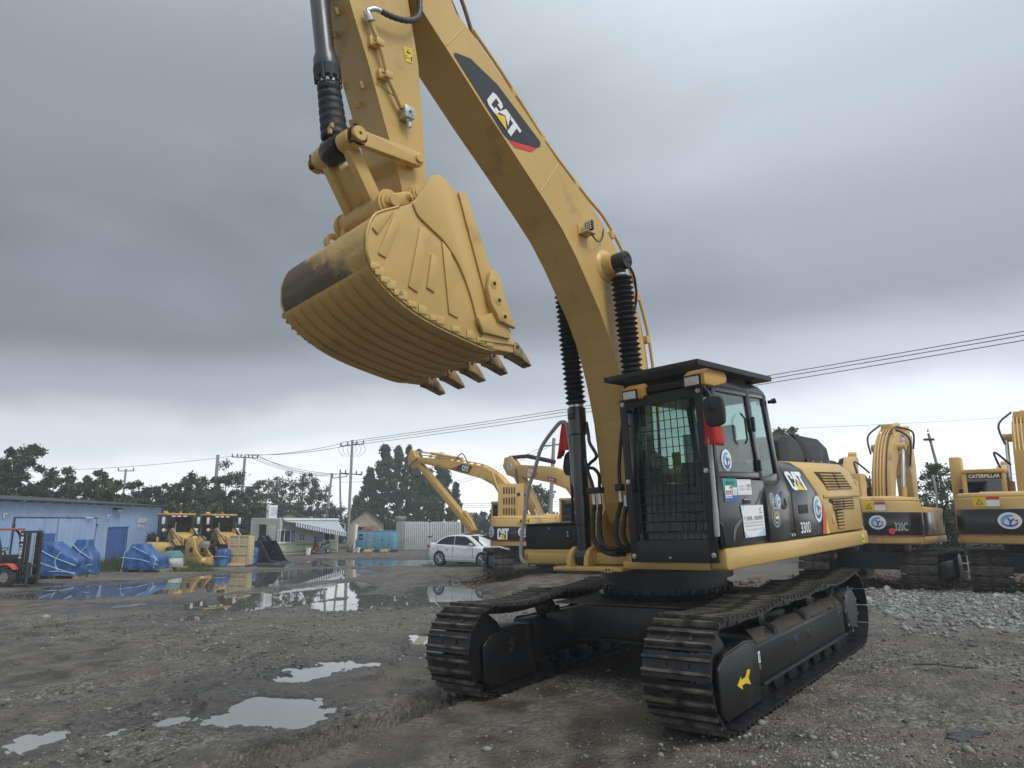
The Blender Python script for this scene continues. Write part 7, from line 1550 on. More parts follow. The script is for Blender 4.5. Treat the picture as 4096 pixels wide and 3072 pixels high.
bundle(r8(1080, 1078), 'broad dark blue wrapped load on a pallet left of the yellow side plates', 2.1, [(.14, -.1, 0, 1.0, .6), (.4, -.1, 0, 1.02, .6), (.75, -.15, 0, .95, .55), (1.0, -.3, 0, .6, .45), (1.25, -.35, 0, .42, .35), (1.34, -.35, 0, .36, .3)], rad(-4), 3, tp=[[(-.9, -.6, .2), (-.85, -.58, .9), (-.75, -.5, 1.1)], [(-1.0, -.6, .7), (0, -.62, .6), (.9, -.58, .35)], [(.7, -.6, .2), (.75, -.6, .6), (.55, -.52, .85)], [(-.6, -.4, 1.2), (.2, -.5, .9), (.9, -.58, .55)]])
e = empty('wrapped_pallet', gh(r8(1270, 1062)), rad(-5), 'low heap of goods under green netting and white sacks', 'wrapped goods')
lump('netting', [(.2, -.1, .1, .5, .4), (.5, -.1, .1, .5, .4), (.8, -.1, .1, .38, .3), (.9, -.1, .1, .3, .25)], M('green_net', (.10, .22, .20), .7, var=.3, scale=10, bump=.5, bscale=12), e, 20, .22, 5); lump('white_sack', [(.12, .3, -.2, .3, .3), (.35, .3, -.2, .32, .3), (.55, .3, -.2, .26, .22)], M('sack_white', (.50, .50, .47), .8, var=.15, bump=.4, bscale=9), e, 18, .2, 6); lump('mauve_sack', [(.14, -.3, -.3, .25, .2), (.3, -.3, -.3, .25, .2), (.4, -.3, -.3, .2, .15)], M('sack_mauve', (.36, .32, .42), .8), e, 16, .06, 7); pallet(e, 1.2, .9)
# yellow side plates of a hammer bracket
SP = M('plate_yellow', (.56, .37, .12), .5, var=.1, dirt=(.25, .18, .09), dirt_amt=.15)
e = empty('hammer_bracket', gh(r8(1465, 1045)), rad(-28), 'pair of yellow steel side plates standing upright among the wrapped goods', 'side plates')
pp = [(-.75, 0), (.55, 0), (.60, .55), (.42, .62), (.25, .75), (.05, 1.0), (-.10, 1.45), (-.25, 1.58), (-.62, 1.6), (-.78, 1.2)]
for y0 in (-.35, .35):
    pl = MB().prism(pp, y0, y0 + .07).build('side_plate', SP, e, .012)
    MB().box(-.42, -.14, y0 - .004, y0 + .074, .75, 1.02).build('slot', RUB, pl)
    for (x, z) in ((-.1, .6), (.12, .6), (-.3, .62), (.35, .58)): MB().cyl((x, y0 - .006, z), (x, y0 + .076, z), .04, n=10).build('bolt_hole', RUB, pl)
MB().lathe((.5, -.27, .3), (.72, -.27 + .3, .3), [(0, .2), (.2, .2), (.21, .12), (.05, .12)], 16).build('bush', SP, e, smooth=40); MB().box(.42, .56, -.28, .35, .1, .5).build('cross_plate', SP, e, .01); MB().box(-.6, -.4, -.28, .35, .15, 1.4).build('back_plate', SP, e, .01)
MB().tube(smoothpath([(-.6, -.3, 1.55), (-.2, -.1, 1.7), (.1, .1, 1.5), (.3, .2, 1.2)], 6), .04, 8).build('hose', RUB, e, smooth=60); lump('sack', [(1.0, .2, .1, .25, .2), (1.2, .2, .1, .28, .2), (1.35, .2, .1, .2, .15)], M('sack_grey', (.25, .23, .20), .9), e, 14, .1, 9)
# tan ripper bucket behind
e = empty('tan_bucket', gh(r8(1185, 1010)), rad(10), 'small tan bucket with two ears behind the blue wrapped load', 'bucket')
MB().prism(sp2([(-.4, .35), (.4, .35), (.5, .7), (.3, 1.1), (-.3, 1.1), (-.5, .7), (-.4, .35)], 3)[:-1], -.8, .8).build('body', SP, e, .02)
for x in (-.45, .25): MB().prism([(-.2, .9), (.2, .9), (.1, 1.45), (-.1, 1.45)], x, x + .08).build('ear', SP, e, .01)
for x in (-.45, .25): kids(e)
e.rotation_euler = (0, 0, rad(90 + 10))
# pale crate leaning upright, with blue packages
WOODP = M('crate_pale', (.56, .46, .27), .75, var=.14, scale=3, dirt=(.36, .27, .15), dirt_amt=.2)
e = empty('crate', gh(r8(1752, 1036)), rad(-14), 'pale yellow wooden crate panel standing upright between blue packages', 'crate')
for i in range(2):
    for j in range(3): MB().box(-.62 + i * .63, -.02 + i * .63, -.02, .02, .1 + j * .5, .57 + j * .5).build('panel', WOODP, e, .006)
for x in (-.66, -.04, .58): MB().box(x, x + .09, -.07, -.021, .05, 1.66).build('batten', WOODP, e, .006)
for z in (.06, .56, 1.06, 1.57): MB().box(-.57 + .0, -.05, -.06, -.022, z, z + .08).box(.06, .57, -.06, -.022, z, z + .08).build('batten', WOODP, e, .006)
MB().box(-.66, .67, .03, .45, .05, 1.6).build('crate_body', WOODP, e, .02)
lump('torn_paper', [(.02, -.1, -.3, .7, .3), (.1, -.1, -.25, .55, .2), (.16, -.1, -.2, .3, .1)], M('kraft_paper', (.38, .26, .12), .85), e, 16, .1, 12)
for (p, s_, lab, sd) in ((r8(1642, 1038), .36, 'blue plastic package left of the pale crate', 21), (r8(1848, 1022), .34, 'blue plastic package right of the pale crate', 22)):
    e = empty('blue_package', gh(p), 0, lab, 'package'); lump('film', [(.02, 0, 0, s_, .35), (.4, 0, 0, s_ * 1.05, .36), (.72, 0, 0, s_ * .98, .34), (.86, .03, 0, s_ * .8, .26), (.92, .05, 0, s_ * .5, .2)], M('blue_film', (.035, .10, .27), .3, var=.25, scale=3, bump=.5, bscale=8, dirt=(.05, .28, .48), dirt_amt=.3, dirt_scale=1.6), e, 22, .10, sd)
    tapes(e, [[(-s_, -.36, .5), (0, -.38, .52), (s_, -.36, .5)]])
# black excavator bucket
e = empty('black_bucket', gh(r8(1960, 1012)), rad(-20), 'glossy black excavator bucket lying on the ground beside the container office', 'bucket')
KB = M('bucket_black', (.016, .017, .021), .30, var=.3, coat=.3, bump=.08, bscale=12)
sd = [(-.95, .12), (-1.0, .45), (-.85, .85), (-.60, 1.15), (-.2, 1.28), (.1, 1.25), (.35, .95), (.85, .2), (1.1, .02), (.6, .0)]
for y0 in (-.75, .70): MB().prism(sd, y0, y0 + .05).build('side_wall', KB, e, .01)
bs_ = sp2([(1.05, .03), (.2, .0), (-.75, .05), (-1.0, .35), (-.9, .8), (-.60, 1.15), (-.2, 1.28), (.12, 1.25)], 4)
inn = [(x * .95, z * .95 + .04) for x, z in bs_]; MB().prism(bs_ + inn[::-1], -.70, .70).build('shell', KB, e, smooth=45)
for y0 in (-.32, .22):
    MB().prism(sp2([(-.5, 1.15), (-.45, 1.45), (-.25, 1.58), (-.05, 1.5), (.1, 1.25), (-.2, 1.2), (-.5, 1.15)], 3)[:-1], y0, y0 + .1).build('ear', KB, e, .02)
    MB().cyl((-.24, y0 - .01, 1.44), (-.24, y0 + .11, 1.44), .06, n=12).build('pin_hole', RUB, e)
for k in range(6): MB().box(-1.02, -.98, -.7 + k * .25, -.6 + k * .25, .2, .8).build('wear_strip', KB, e, .006)
MB().box(.9, 1.25, -.8, .8, .0, .05).build('cutting_edge', KB, e, .01)
MB().box(-.75, .75, -.05, .05, 0, .01).build('x', KB, e) if False else None
# ================================================================== vehicles at the back
# ---------- white saloon car
def car():
    c = at(472, 560, 35.2); e = empty('car', (c.x, c.y, gz1(c.x, c.y)), az_rot(126), 'white four-door saloon car parked on the mud with dark tinted windows', 'car')
    CP = M('car_white', (.80, .81, .82), .22, var=.02, coat=.8); TR = M('car_trim', (.015, .015, .017), .35)
    hw = .9; Lh = 2.3
    # body: cross-sections from tail to nose (x, half width, sill z, belt z)
    secs = []
    for x, w, zs, zb in ((-2.28, .62, .42, .92), (-2.22, .74, .30, 1.02), (-2.0, .84, .24, 1.07), (-1.3, .90, .20, 1.02), (-.5, .91, .20, .97), (.4, .91, .20, .94), (1.1, .90, .20, .92), (1.7, .86, .22, .84), (2.1, .76, .26, .74), (2.28, .62, .34, .64), (2.33, .5, .40, .56)):
        secs.append([(x, -w * .93, zs), (x, -w, zs + .14), (x, -w * 1.005, (zs + zb) / 2), (x, -w * .97, zb - .06), (x, -w * .86, zb), (x, 0, zb + .05), (x, w * .86, zb), (x, w * .97, zb - .06), (x, w * 1.005, (zs + zb) / 2), (x, w, zs + .14), (x, w * .93, zs), (x, 0, zs - .02)])
    MB().loft(secs).build('body', CP, e, smooth=50)
    # cabin
    cab_ = []
    for x, w, z0, z1 in ((-1.95, .62, .98, 1.06), (-1.45, .70, .96, 1.30), (-.9, .72, .95, 1.43), (-.2, .72, .93, 1.47), (.35, .70, .92, 1.42), (.85, .72, .90, 1.17), (1.25, .70, .88, .96)):
        cab_.append([(x, -w * 1.14, z0), (x, -w, z1 - .05), (x, -w * .85, z1), (x, 0, z1 + .02), (x, w * .85, z1), (x, w, z1 - .05), (x, w * 1.14, z0), (x, 0, z0)])
    MB().loft(cab_).build('roof', CP, e, smooth=50)
    GL = M('car_glass', (.012, .014, .016), .08, var=.1, coat=.5)
    for s in (1, -1):
        def sidepoly(pts, nm, mat, o=.008):
            vs = []
            for x, z in pts:
                t = (z - .95) / .5; y = (.82 - .10 * max(0, min(1, t))) + o; vs.append((x, s * y, z))
            MB().add(vs, [tuple(range(len(vs)))]).build(nm, mat, e, fix=False)
        sidepoly([(-1.62, 1.02), (-.48, .99), (-.48, 1.40), (-.95, 1.37), (-1.35, 1.22)], 'side_window', GL); sidepoly([(-.44, .99), (.92, .97), (.55, 1.20), (.2, 1.38), (-.44, 1.405)], 'side_window', GL)
        sidepoly([(-1.72, .995), (1.05, .955), (1.05, .975), (-1.72, 1.015)], 'window_trim', STEEL, .012)
        for (x, nm) in ((-.46, 'door_gap'), (.75, 'door_gap'), (-1.45, 'door_gap')):
            MB().box(x, x + .012, s * .912 - .004, s * .912 + .004, .36, .93).build(nm, TR, e)
        MB().box(-1.4, 1.15, s * .905 - .01, s * .905 + .012, .30, .325).build('door_crease', CP, e)
        for x in (-.85, .25): MB().box(x - .1, x + .1, s * .915 - .006, s * .915 + .02, .80, .83).build('door_handle', CP, e, .006)
        MB().loft([[(.62, s * .82, .98), (.72, s * .82, .98), (.72, s * .82, 1.05), (.62, s * .82, 1.05)], [(.60, s * 1.0, .97), (.72, s * 1.0, .98), (.72, s * 1.0, 1.1), (.60, s * 1.0, 1.1)]]).build('mirror', CP, e, .02)
        MB().prism([(1.85, .66), (2.22, .60), (2.30, .66), (2.15, .74), (1.8, .76)], s * .80 - .04, s * .80 + .03).build('headlight', M('headlight', (.35, .37, .40), .1, coat=1), e, .015)
        MB().prism([(-2.25, .80), (-1.95, .86), (-1.95, .98), (-2.25, .98)], s * .78 - .03, s * .78 + .06).build('tail_lamp', REDV, e, .02)
        for x in (-1.33, 1.33):
            MB().lathe((x, s * .70, .33), (x, s * .915, .33), [(0, .37), (.215, .37)], 26).build('wheel_arch', TR, e, smooth=35)
            w = MB().lathe((x, s * .70, .32), (x, s * .925, .32), [(0, .26), (.02, .31), (.05, .325), (.18, .325), (.21, .31), (.225, .25)], 28).build('wheel', RUB, e, smooth=40)
            MB().lathe((x, s * .915, .32), (x, s * .93, .32), [(0, .235), (.012, .235), (.015, .21), (.006, .2)], 24).build('rim', STEEL, w, smooth=40)
            for k in range(10):
                a = 2 * PI * k / 10; MB().tube([(x + .03 * math.cos(a), s * .932, .32 + .03 * math.sin(a)), (x + .22 * math.cos(a), s * .928, .32 + .22 * math.sin(a))], .018, 4).build('spoke', STEEL, w)
    MB().add([(.40, -.6, 1.415), (.40, .6, 1.415), (1.2, .70, .985), (1.2, -.70, .985)], [(0, 1, 2, 3)]).build('windscreen', GL, e, fix=False)
    MB().add([(-1.40, -.58, 1.315), (-1.40, .58, 1.315), (-1.98, .60, 1.07), (-1.98, -.60, 1.07)], [(0, 3, 2, 1)]).build('rear_window', GL, e, fix=False)
    MB().box(-.5, .15, -.42, .42, 1.492, 1.497).build('sunroof', GL, e)
    MB().box(2.28, 2.345, -.5, .5, .28, .50).build('grille', TR, e, .02); MB().box(2.25, 2.335, -.68, .68, .19, .26).build('lower_grille', TR, e, .01); MB().box(2.335, 2.35, -.45, .45, .485, .50).build('grille_bar', STEEL, e)
    for s in (1, -1): MB().prism([(1.95, .28), (2.22, .32), (2.20, .46), (2.05, .40)], s * .76 - .03, s * .76 + .04).build('fog_vent', TR, e, .01)
    MB().box(-1.62, -1.55, -.03, .03, 1.40 - .1, 1.43 - .04).build('antenna', CP, e, .01)
car()
# ---------- two backhoe loaders
def backhoe():
    e = empty('backhoe_loader', (0, 0, 0)); Y_ = M('loader_yellow', (.54, .32, .08), .5, var=.08, dirt=(.24, .16, .07), dirt_amt=.12)
    def B(mb, nm, mat, par=None, bevel=0., smooth=None): return mb.build(nm, mat, par or e, bevel, smooth)
    B(MB().box(-1.6, 1.9, -.45, .45, .55, .95), 'chassis', BLKM, bevel=.03)
    for (x, r, w) in ((-.75, .72, .42), (1.35, .46, .32)):
        for s in (1, -1):
            wl = B(MB().lathe((x, s * (.95 - w / 2), r), (x, s * (.95 + w / 2), r), [(0, r * .6), (.03, r * .92), (.08, r), (w - .08, r), (w - .03, r * .92), (w, r * .6)], 26), 'wheel', RUB, smooth=40)
            B(MB().lathe((x, s * (.95 + w / 2 - .05), r), (x, s * (.95 + w / 2), r), [(0, r * .58), (.04, r * .55), (.05, r * .2)], 20), 'rim', YELV if False else Y_, wl, smooth=40)
    # cab
    cb = B(MB().box(-1.1, .25, -.78, .78, .95, 1.35), 'cab', BLKM, bevel=.04)
    for (x, y) in ((.2, .74), (.2, -.74), (-1.05, .74), (-1.05, -.74), (-.45, .76), (-.45, -.76)): B(MB().box(x - .04, x + .04, y - .04, y + .04, 1.35, 2.72), 'pillar', BLKM, cb, .01)
    B(MB().box(-1.25, .42, -.88, .88, 2.72, 2.84), 'cab_roof', Y_, cb, .05); B(MB().box(.36, .425, -.7, .7, 2.62, 2.72), 'lamp_bar', BLKM, cb)
    for y in (-.5, -.18, .18, .5): B(MB().box(.426, .44, y - .11, y + .11, 2.635, 2.705), 'work_lamp', WHITE, cb)
    GLB = glass('loader_glass', (.30, .33, .33), .4)
    B(MB().box(.195, .205, -.7, .7, 1.5, 2.68), 'windscreen', GLB, cb); B(MB().box(-1.0, .16, .755, .765, 1.4, 2.7), 'side_window', GLB, cb); B(MB().box(-1.0, .16, -.765, -.755, 1.4, 2.7), 'side_window', GLB, cb); B(MB().box(-1.06, -1.05, -.7, .7, 1.4, 2.7), 'rear_window', GLB, cb)
    B(MB().box(-.6, -.2, -.28, .28, 1.3, 2.1), 'seat', M('seat_cloth', (.028, .028, .03), .85), cb, .05); B(MB().cyl((-1.0, .5, 2.84), (-1.0, .5, 2.98), .07, n=12), 'beacon', M('beacon_orange', (.65, .16, .02), .3), cb)
    for (x, y) in ((-.6, -.5), (.2, .55), (-.9, .0)): B(MB().cyl((x, y, 2.84), (x, y, 2.92), .02, n=6), 'roof_fitting', STEEL, cb)
    for s in (1, -1):
        B(MB().tube([(.25, s * .8, 2.55), (.35, s * 1.05, 2.5)], .02), 'mirror_arm', BLKM, cb); B(MB().box(.33, .38, s * 1.05 - .09, s * 1.05 + .09, 2.2, 2.62), 'mirror', M('mirror_face', (.62, .64, .66), .15), cb, .02)
        B(MB().lathe((.28, s * .98, 1.85), (.34, s * .98, 1.85), [(0, .09), (.05, .1), (.06, .085)], 14), 'headlamp', LENS, cb, smooth=40); B(MB().box(.26, .32, s * .82 - .05, s * .82 + .05, 1.79, 1.91), 'indicator', MATS['beacon_orange'], cb, .01)
    B(MB().prism([(-.09, 0), (.09, 0), (0, .16)], .43, .44, axis='x'), 'red_triangle', REDV, cb); kids(cb)[-1].location = (0, .72, 2.5)
    # hood, exhaust, grille
    hd = B(MB().loft([[(x, -w, .95), (x, w, .95), (x, w, z - .06), (x, w * .85, z), (x, -w * .85, z), (x, -w, z - .06)] for x, w, z in ((.26, .52, 1.72), (1.0, .50, 1.62), (1.75, .46, 1.50), (1.85, .44, 1.42))]), 'hood', Y_, bevel=.02)
    B(MB().box(1.86, 1.88, -.38, .38, .72, 1.32), 'grille', BLKM, hd, .01); B(MB().tube([(.45, -.36, 1.7), (.45, -.36, 2.15), (.5, -.36, 2.3)], .04), 'exhaust_pipe', STEEL, hd, smooth=60)
    B(MB().prism([(.3, 1.0), (1.3, 1.0), (1.1, 1.45), (.35, 1.62)], .53, .535), 'side_vent', BLKM, hd); sh = Sheet((.85, .54, 1.25), (-1, 0, 0), (0, 0, 1), .006, hd)
    # loader arms and cylinders
    for s in (1, -1):
        y = s * .62
        B(MB().prism([(.15, 1.55), (.35, 1.7), (1.2, 1.45), (1.9, 1.05), (2.35, .45), (2.2, .35), (1.75, .85), (1.0, 1.2), (.15, 1.35)], y - .06, y + .06), 'loader_arm', Y_, bevel=.015)
        B(MB().cyl((.45, y + .12 * s, 1.9), (1.25, y + .12 * s, 1.35), .05), 'arm_cylinder', BLKM, smooth=40); B(MB().cyl((1.2, y + .12 * s, 1.38), (1.75, y + .12 * s, 1.0), .028), 'cylinder_rod', CHROME, smooth=40)
        B(MB().cyl((.75, y, 1.95), (1.5, y, 1.52), .045).cyl((1.5, y, 1.52), (1.95, y, 1.25), .025), 'tilt_cylinder', STEEL, smooth=40)
        B(MB().prism([(.3, .95), (.9, .95), (.85, 1.75), (.45, 1.95), (.25, 1.7)], y - .02 * s, y - .05 * s), 'arm_tower', Y_, bevel=.01)
    bk = B(MB().prism(sp2([(2.15, .15), (2.75, .08), (3.0, .1), (2.6, .2), (2.35, .45), (2.35, .8), (2.55, 1.0), (2.4, 1.02), (2.2, .8), (2.12, .45), (2.15, .15)], 3)[:-1], -1.1, 1.1), 'front_bucket', M('bucket_dark', (.05, .045, .04), .6, var=.3), bevel=.01)
    # backhoe boom folded at the back
    B(MB().prism([(-1.6, .7), (-1.95, .8), (-2.3, 2.3), (-2.1, 3.0), (-1.85, 2.9), (-1.95, 2.2)], -.13, .13), 'hoe_boom', Y_, bevel=.015); B(MB().prism([(-2.1, 2.95), (-2.5, 2.8), (-2.9, 1.2), (-2.7, 1.1), (-2.3, 2.4)], -.11, .11), 'hoe_stick', Y_, bevel=.015)
    return e, hd
bh1, hd1 = backhoe(); bh2 = copy_tree(bh1)
for o, (px_, Y, lab) in ((bh1, (177, 43.6, 'yellow backhoe loader standing next to the blue shed')), (bh2, (220, 46.2, 'yellow backhoe loader standing nearer the container office'))):
    c = at(px_, 540, Y); o.location = (c.x, c.y, gz1(c.x, c.y)); o.rotation_euler = (0, 0, az_rot(132)); tag(o, lab, 'loader', 'backhoe loaders parked side by side')
    h_ = [k for k in o.children if k.name.startswith('hood')][0]
    sh = Sheet((1.15, -.0, 1.2), (1, 0, 0), (0, 0, 1), .535, h_); sh.roundel(.1, .05, .17, .19)
# ---------- forklift at the left edge
def forklift():
    w = gh((27, 585)); e = empty('forklift', (w.x, w.y, w.z), az_rot(98), 'red and black forklift with white lettering up its mast at the left edge', 'forklift')
    RED = M('forklift_red', (.52, .085, .05), .45, var=.12, dirt=(.14, .06, .05), dirt_amt=.18, dirt_scale=3); DG = M('forklift_black', (.022, .022, .024), .5, var=.3, dirt=(.08, .07, .06), dirt_amt=.2)
    def B(mb, nm, mat, par=None, bevel=0., smooth=None): return mb.build(nm, mat, par or e, bevel, smooth)
    # origin at the front wheel; x forwards
    for s in (-1.12, .0):
        for (x, r) in ((0, .36), (-1.65, .28)):
            wl = B(MB().lathe((x, s - .0, r), (x, s + .24, r), [(0, r * .6), (.03, r * .94), (.06, r), (.18, r), (.21, r * .94), (.24, r * .6)], 24), 'wheel', M('tyre_dusty', (.035, .032, .03), .8, var=.3), smooth=40)
            B(MB().lathe((x, s - .004, r), (x, s + .244, r), [(0, r * .5), (.01, r * .52), (.02, r * .45), (.10, r * .3), (.14, r * .3), (.228, r * .45), (.238, r * .52), (.248, r * .5)], 18), 'rim', M('rim_grey', (.22, .20, .18), .7, var=.3), wl, smooth=40)
            for k in range(6):
                a = k * PI / 3; B(MB().cyl((x + r * .38 * math.cos(a), s - .012, r + r * .38 * math.sin(a)), (x + r * .38 * math.cos(a), s, r + r * .38 * math.sin(a)), .025, n=6), 'wheel_nut', STEEL, wl)
    B(MB().prism([(-2.3, .3), (-2.35, 1.0), (-1.7, 1.1), (-.75, 1.0), (-.45, .86), (-.38, .55), (-.55, .28)], -1.06, .10), 'body', RED, bevel=.05)
    B(MB().prism(sp2([(-.55, .55), (-.42, .74), (-.15, .86), (.15, .84), (.34, .70), (.36, .64), (.15, .78), (-.12, .79), (-.36, .68), (-.48, .5)], 3), -1.16, -.86), 'mudguard', RED, bevel=.01); B(MB().box(-.5, .3, -.9, .05, .78, .84), 'floor_plate', DG, bevel=.01)
    B(MB().box(-1.75, -1.2, -.75, -.2, 1.05, 1.2).box(-1.8, -1.68, -.72, -.22, 1.2, 1.6), 'seat', DG, bevel=.04); B(MB().box(-2.3, -1.0, -1.0, .04, .98, 1.12), 'engine_cover', DG, bevel=.03)
    B(MB().tube([(-.45, -.48, .9), (-.75, -.48, 1.3)], .04), 'steering_column', DG); B(MB().tube([(-.78 + .0 + .16 * math.cos(a) * .75, -.48 + .18 * math.sin(a), 1.33 + .16 * math.cos(a) * .5) for a in [i * PI / 8 for i in range(17)]], .018, 6, False), 'steering_wheel', RUB, smooth=60)
    B(MB().box(-.55, -.2, -.85, -.15, .84, 1.15), 'dashboard', DG, bevel=.03)
    for s in (-.98, .02):
        B(MB().tube(smoothpath([(-.35, s, .9), (-.42, s, 1.4), (-.62, s, 1.9), (-.85, s, 2.08)], 6), .045, 8), 'guard_post', DG, smooth=60); B(MB().tube(smoothpath([(-1.9, s, 1.0), (-1.85, s, 1.6), (-1.8, s, 2.08)], 6), .045, 8), 'guard_post', DG, smooth=60)
    B(MB().box(-2.0, -.45, -1.05, .1, 2.06, 2.13), 'overhead_guard', M('guard_red', (.40, .07, .06), .5, var=.15), bevel=.02)
    for s in (-1.06, .08): B(MB().lathe((-.6, s, 1.75), (-.5, s, 1.75), [(0, .05), (.02, .1), (.09, .1), (.1, .08)], 14), 'headlamp', DG, smooth=40); B(MB().box(-.62, -.55, s - .06, s + .06, 1.5, 1.62), 'indicator', DG, bevel=.02)
    # mast with two rails, cylinders, carriage, forks
    for s in (-.86, -.12):
        B(MB().box(.28, .46, s - .05, s + .05, .12, 2.05), 'mast_rail', DG, bevel=.008); B(MB().box(.48, .60, s + .04 if s < -.5 else s - .12, s + .12 if s < -.5 else s - .04, .12, 1.98), 'inner_rail', DG, bevel=.008)
    B(MB().box(.28, .46, -.80, -.18, 1.96, 2.05).box(.28, .46, -.80, -.18, .2, .34), 'mast_crossbar', DG, bevel=.01); B(MB().cyl((.38, -.66, .3), (.38, -.66, 1.9), .035).cyl((.38, -.32, .3), (.38, -.32, 1.9), .035), 'lift_cylinder', STEEL, smooth=40)
    B(MB().box(.50, .58, -.95, -.03, .3, .42).box(.50, .58, -.95, -.03, .7, .8), 'carriage', DG, bevel=.01); B(MB().cyl((.2, -.95, .78), (-.35, -.95, .66), .035), 'tilt_cylinder', STEEL, smooth=40)
    for s in (-.82, -.28): B(MB().prism([(.59, .06), (1.75, .06), (1.75, .085), (.64, .11), (.64, .8), (.59, .8)], s, s + .11), 'fork', DG, bevel=.006)
    # lettering running up the mast rail, on the side towards the camera
    sh = Sheet((.42, -.911, 1.05), (0, 0, 1), (-1, 0, 0), .003, e); sh.text('HELI', 0, .0, .52, .11, WHITEV, 0, .02); sh.rect('mast_mark', .62, .0, .07, .11, WHITEV); sh.rect('mast_mark', .71, .0, .07, .11, WHITEV); sh.rect('mast_mark', .85, .03, .06, .06, WHITEV)
    sh = Sheet((-1.6, -1.062, .45), (1, 0, 0), (0, 0, 1), .003, e); sh.text('叉车', .3, .0, .3, .12, M('faded_white', (.5, .48, .46), .6), 0); sh.text('30', .45, .22, .2, .1, MATS['faded_white'], 0)
    B(MB().box(-.9, .05, -.7, -.3, 1.3, 1.31), 'x', DG) if False else None
forklift()
# ================================================================== trees, shrubs, grass
def leaf_mat(name, a, b_, tr=.25):
    m = bpy.data.materials.new(name); m.use_nodes = True; t = m.node_tree; L = t.links; b = t.nodes['Principled BSDF']
    g = N(t, 'ShaderNodeNewGeometry'); r = N(t, 'ShaderNodeValToRGB'); L.new(g.outputs['Random Per Island'], r.inputs[0]); r.color_ramp.elements[0].color = (*a, 1); r.color_ramp.elements[1].color = (*b_, 1)
    L.new(r.outputs[0], b.inputs['Base Color']); b.inputs['Roughness'].default_value = .55; b.inputs['Specular IOR Level'].default_value = .3
    o = t.nodes['Material Output']; ts = N(t, 'ShaderNodeBsdfTranslucent'); L.new(r.outputs[0], ts.inputs[0]); mx = N(t, 'ShaderNodeMixShader'); mx.inputs[0].default_value = tr; L.new(b.outputs[0], mx.inputs[1]); L.new(ts.outputs[0], mx.inputs[2]); L.new(mx.outputs[0], o.inputs[0]); return m
LF_DARK = leaf_mat('leaf_dark', (.045, .064, .040), (.115, .150, .082), .35); LF_MID = leaf_mat('leaf_mid', (.050, .076, .038), (.135, .185, .085), .35); LF_POP = leaf_mat('leaf_poplar', (.042, .078, .036), (.11, .18, .075), .35); LF_DRY = leaf_mat('leaf_dry', (.06, .068, .038), (.15, .145, .08)); LF_SHR = leaf_mat('leaf_shrub', (.02, .035, .022), (.06, .09, .05)); GRASSM = leaf_mat('grass_green', (.035, .055, .018), (.13, .17, .06))
BARK = M('bark', (.07, .06, .05), .9, var=.3, scale=8, bump=.5, bscale=15)
def leaves(name, C, size, mat, parent, rng, aspect=1.6):
    n = len(C); nrm = rng.normal(size=(n, 3)); nrm[:, 2] = np.abs(nrm[:, 2]) * .8 + .2; nrm /= np.linalg.norm(nrm, axis=1)[:, None]
    u = np.cross(nrm, rng.normal(size=(n, 3))); u /= np.linalg.norm(u, axis=1)[:, None] + 1e-9; w = np.cross(nrm, u); s = (size * rng.uniform(.6, 1.4, n))[:, None]
    V = np.stack([C - u * s * aspect / 2, C - w * s * .42 + u * s * .08, C + u * s * aspect / 2, C + w * s * .42 + u * s * .08], 1).reshape(-1, 3)
    F_ = np.arange(4 * n).reshape(-1, 4); me = bpy.data.meshes.new(name); me.vertices.add(4 * n); me.vertices.foreach_set('co', V.astype(np.float32).ravel()); me.loops.add(4 * n); me.loops.foreach_set('vertex_index', F_.astype(np.int32).ravel()); me.polygons.add(n); me.polygons.foreach_set('loop_start', (np.arange(n) * 4).astype(np.int32)); me.update(calc_edges=True)
    return mobj(name, me, parent, mat)
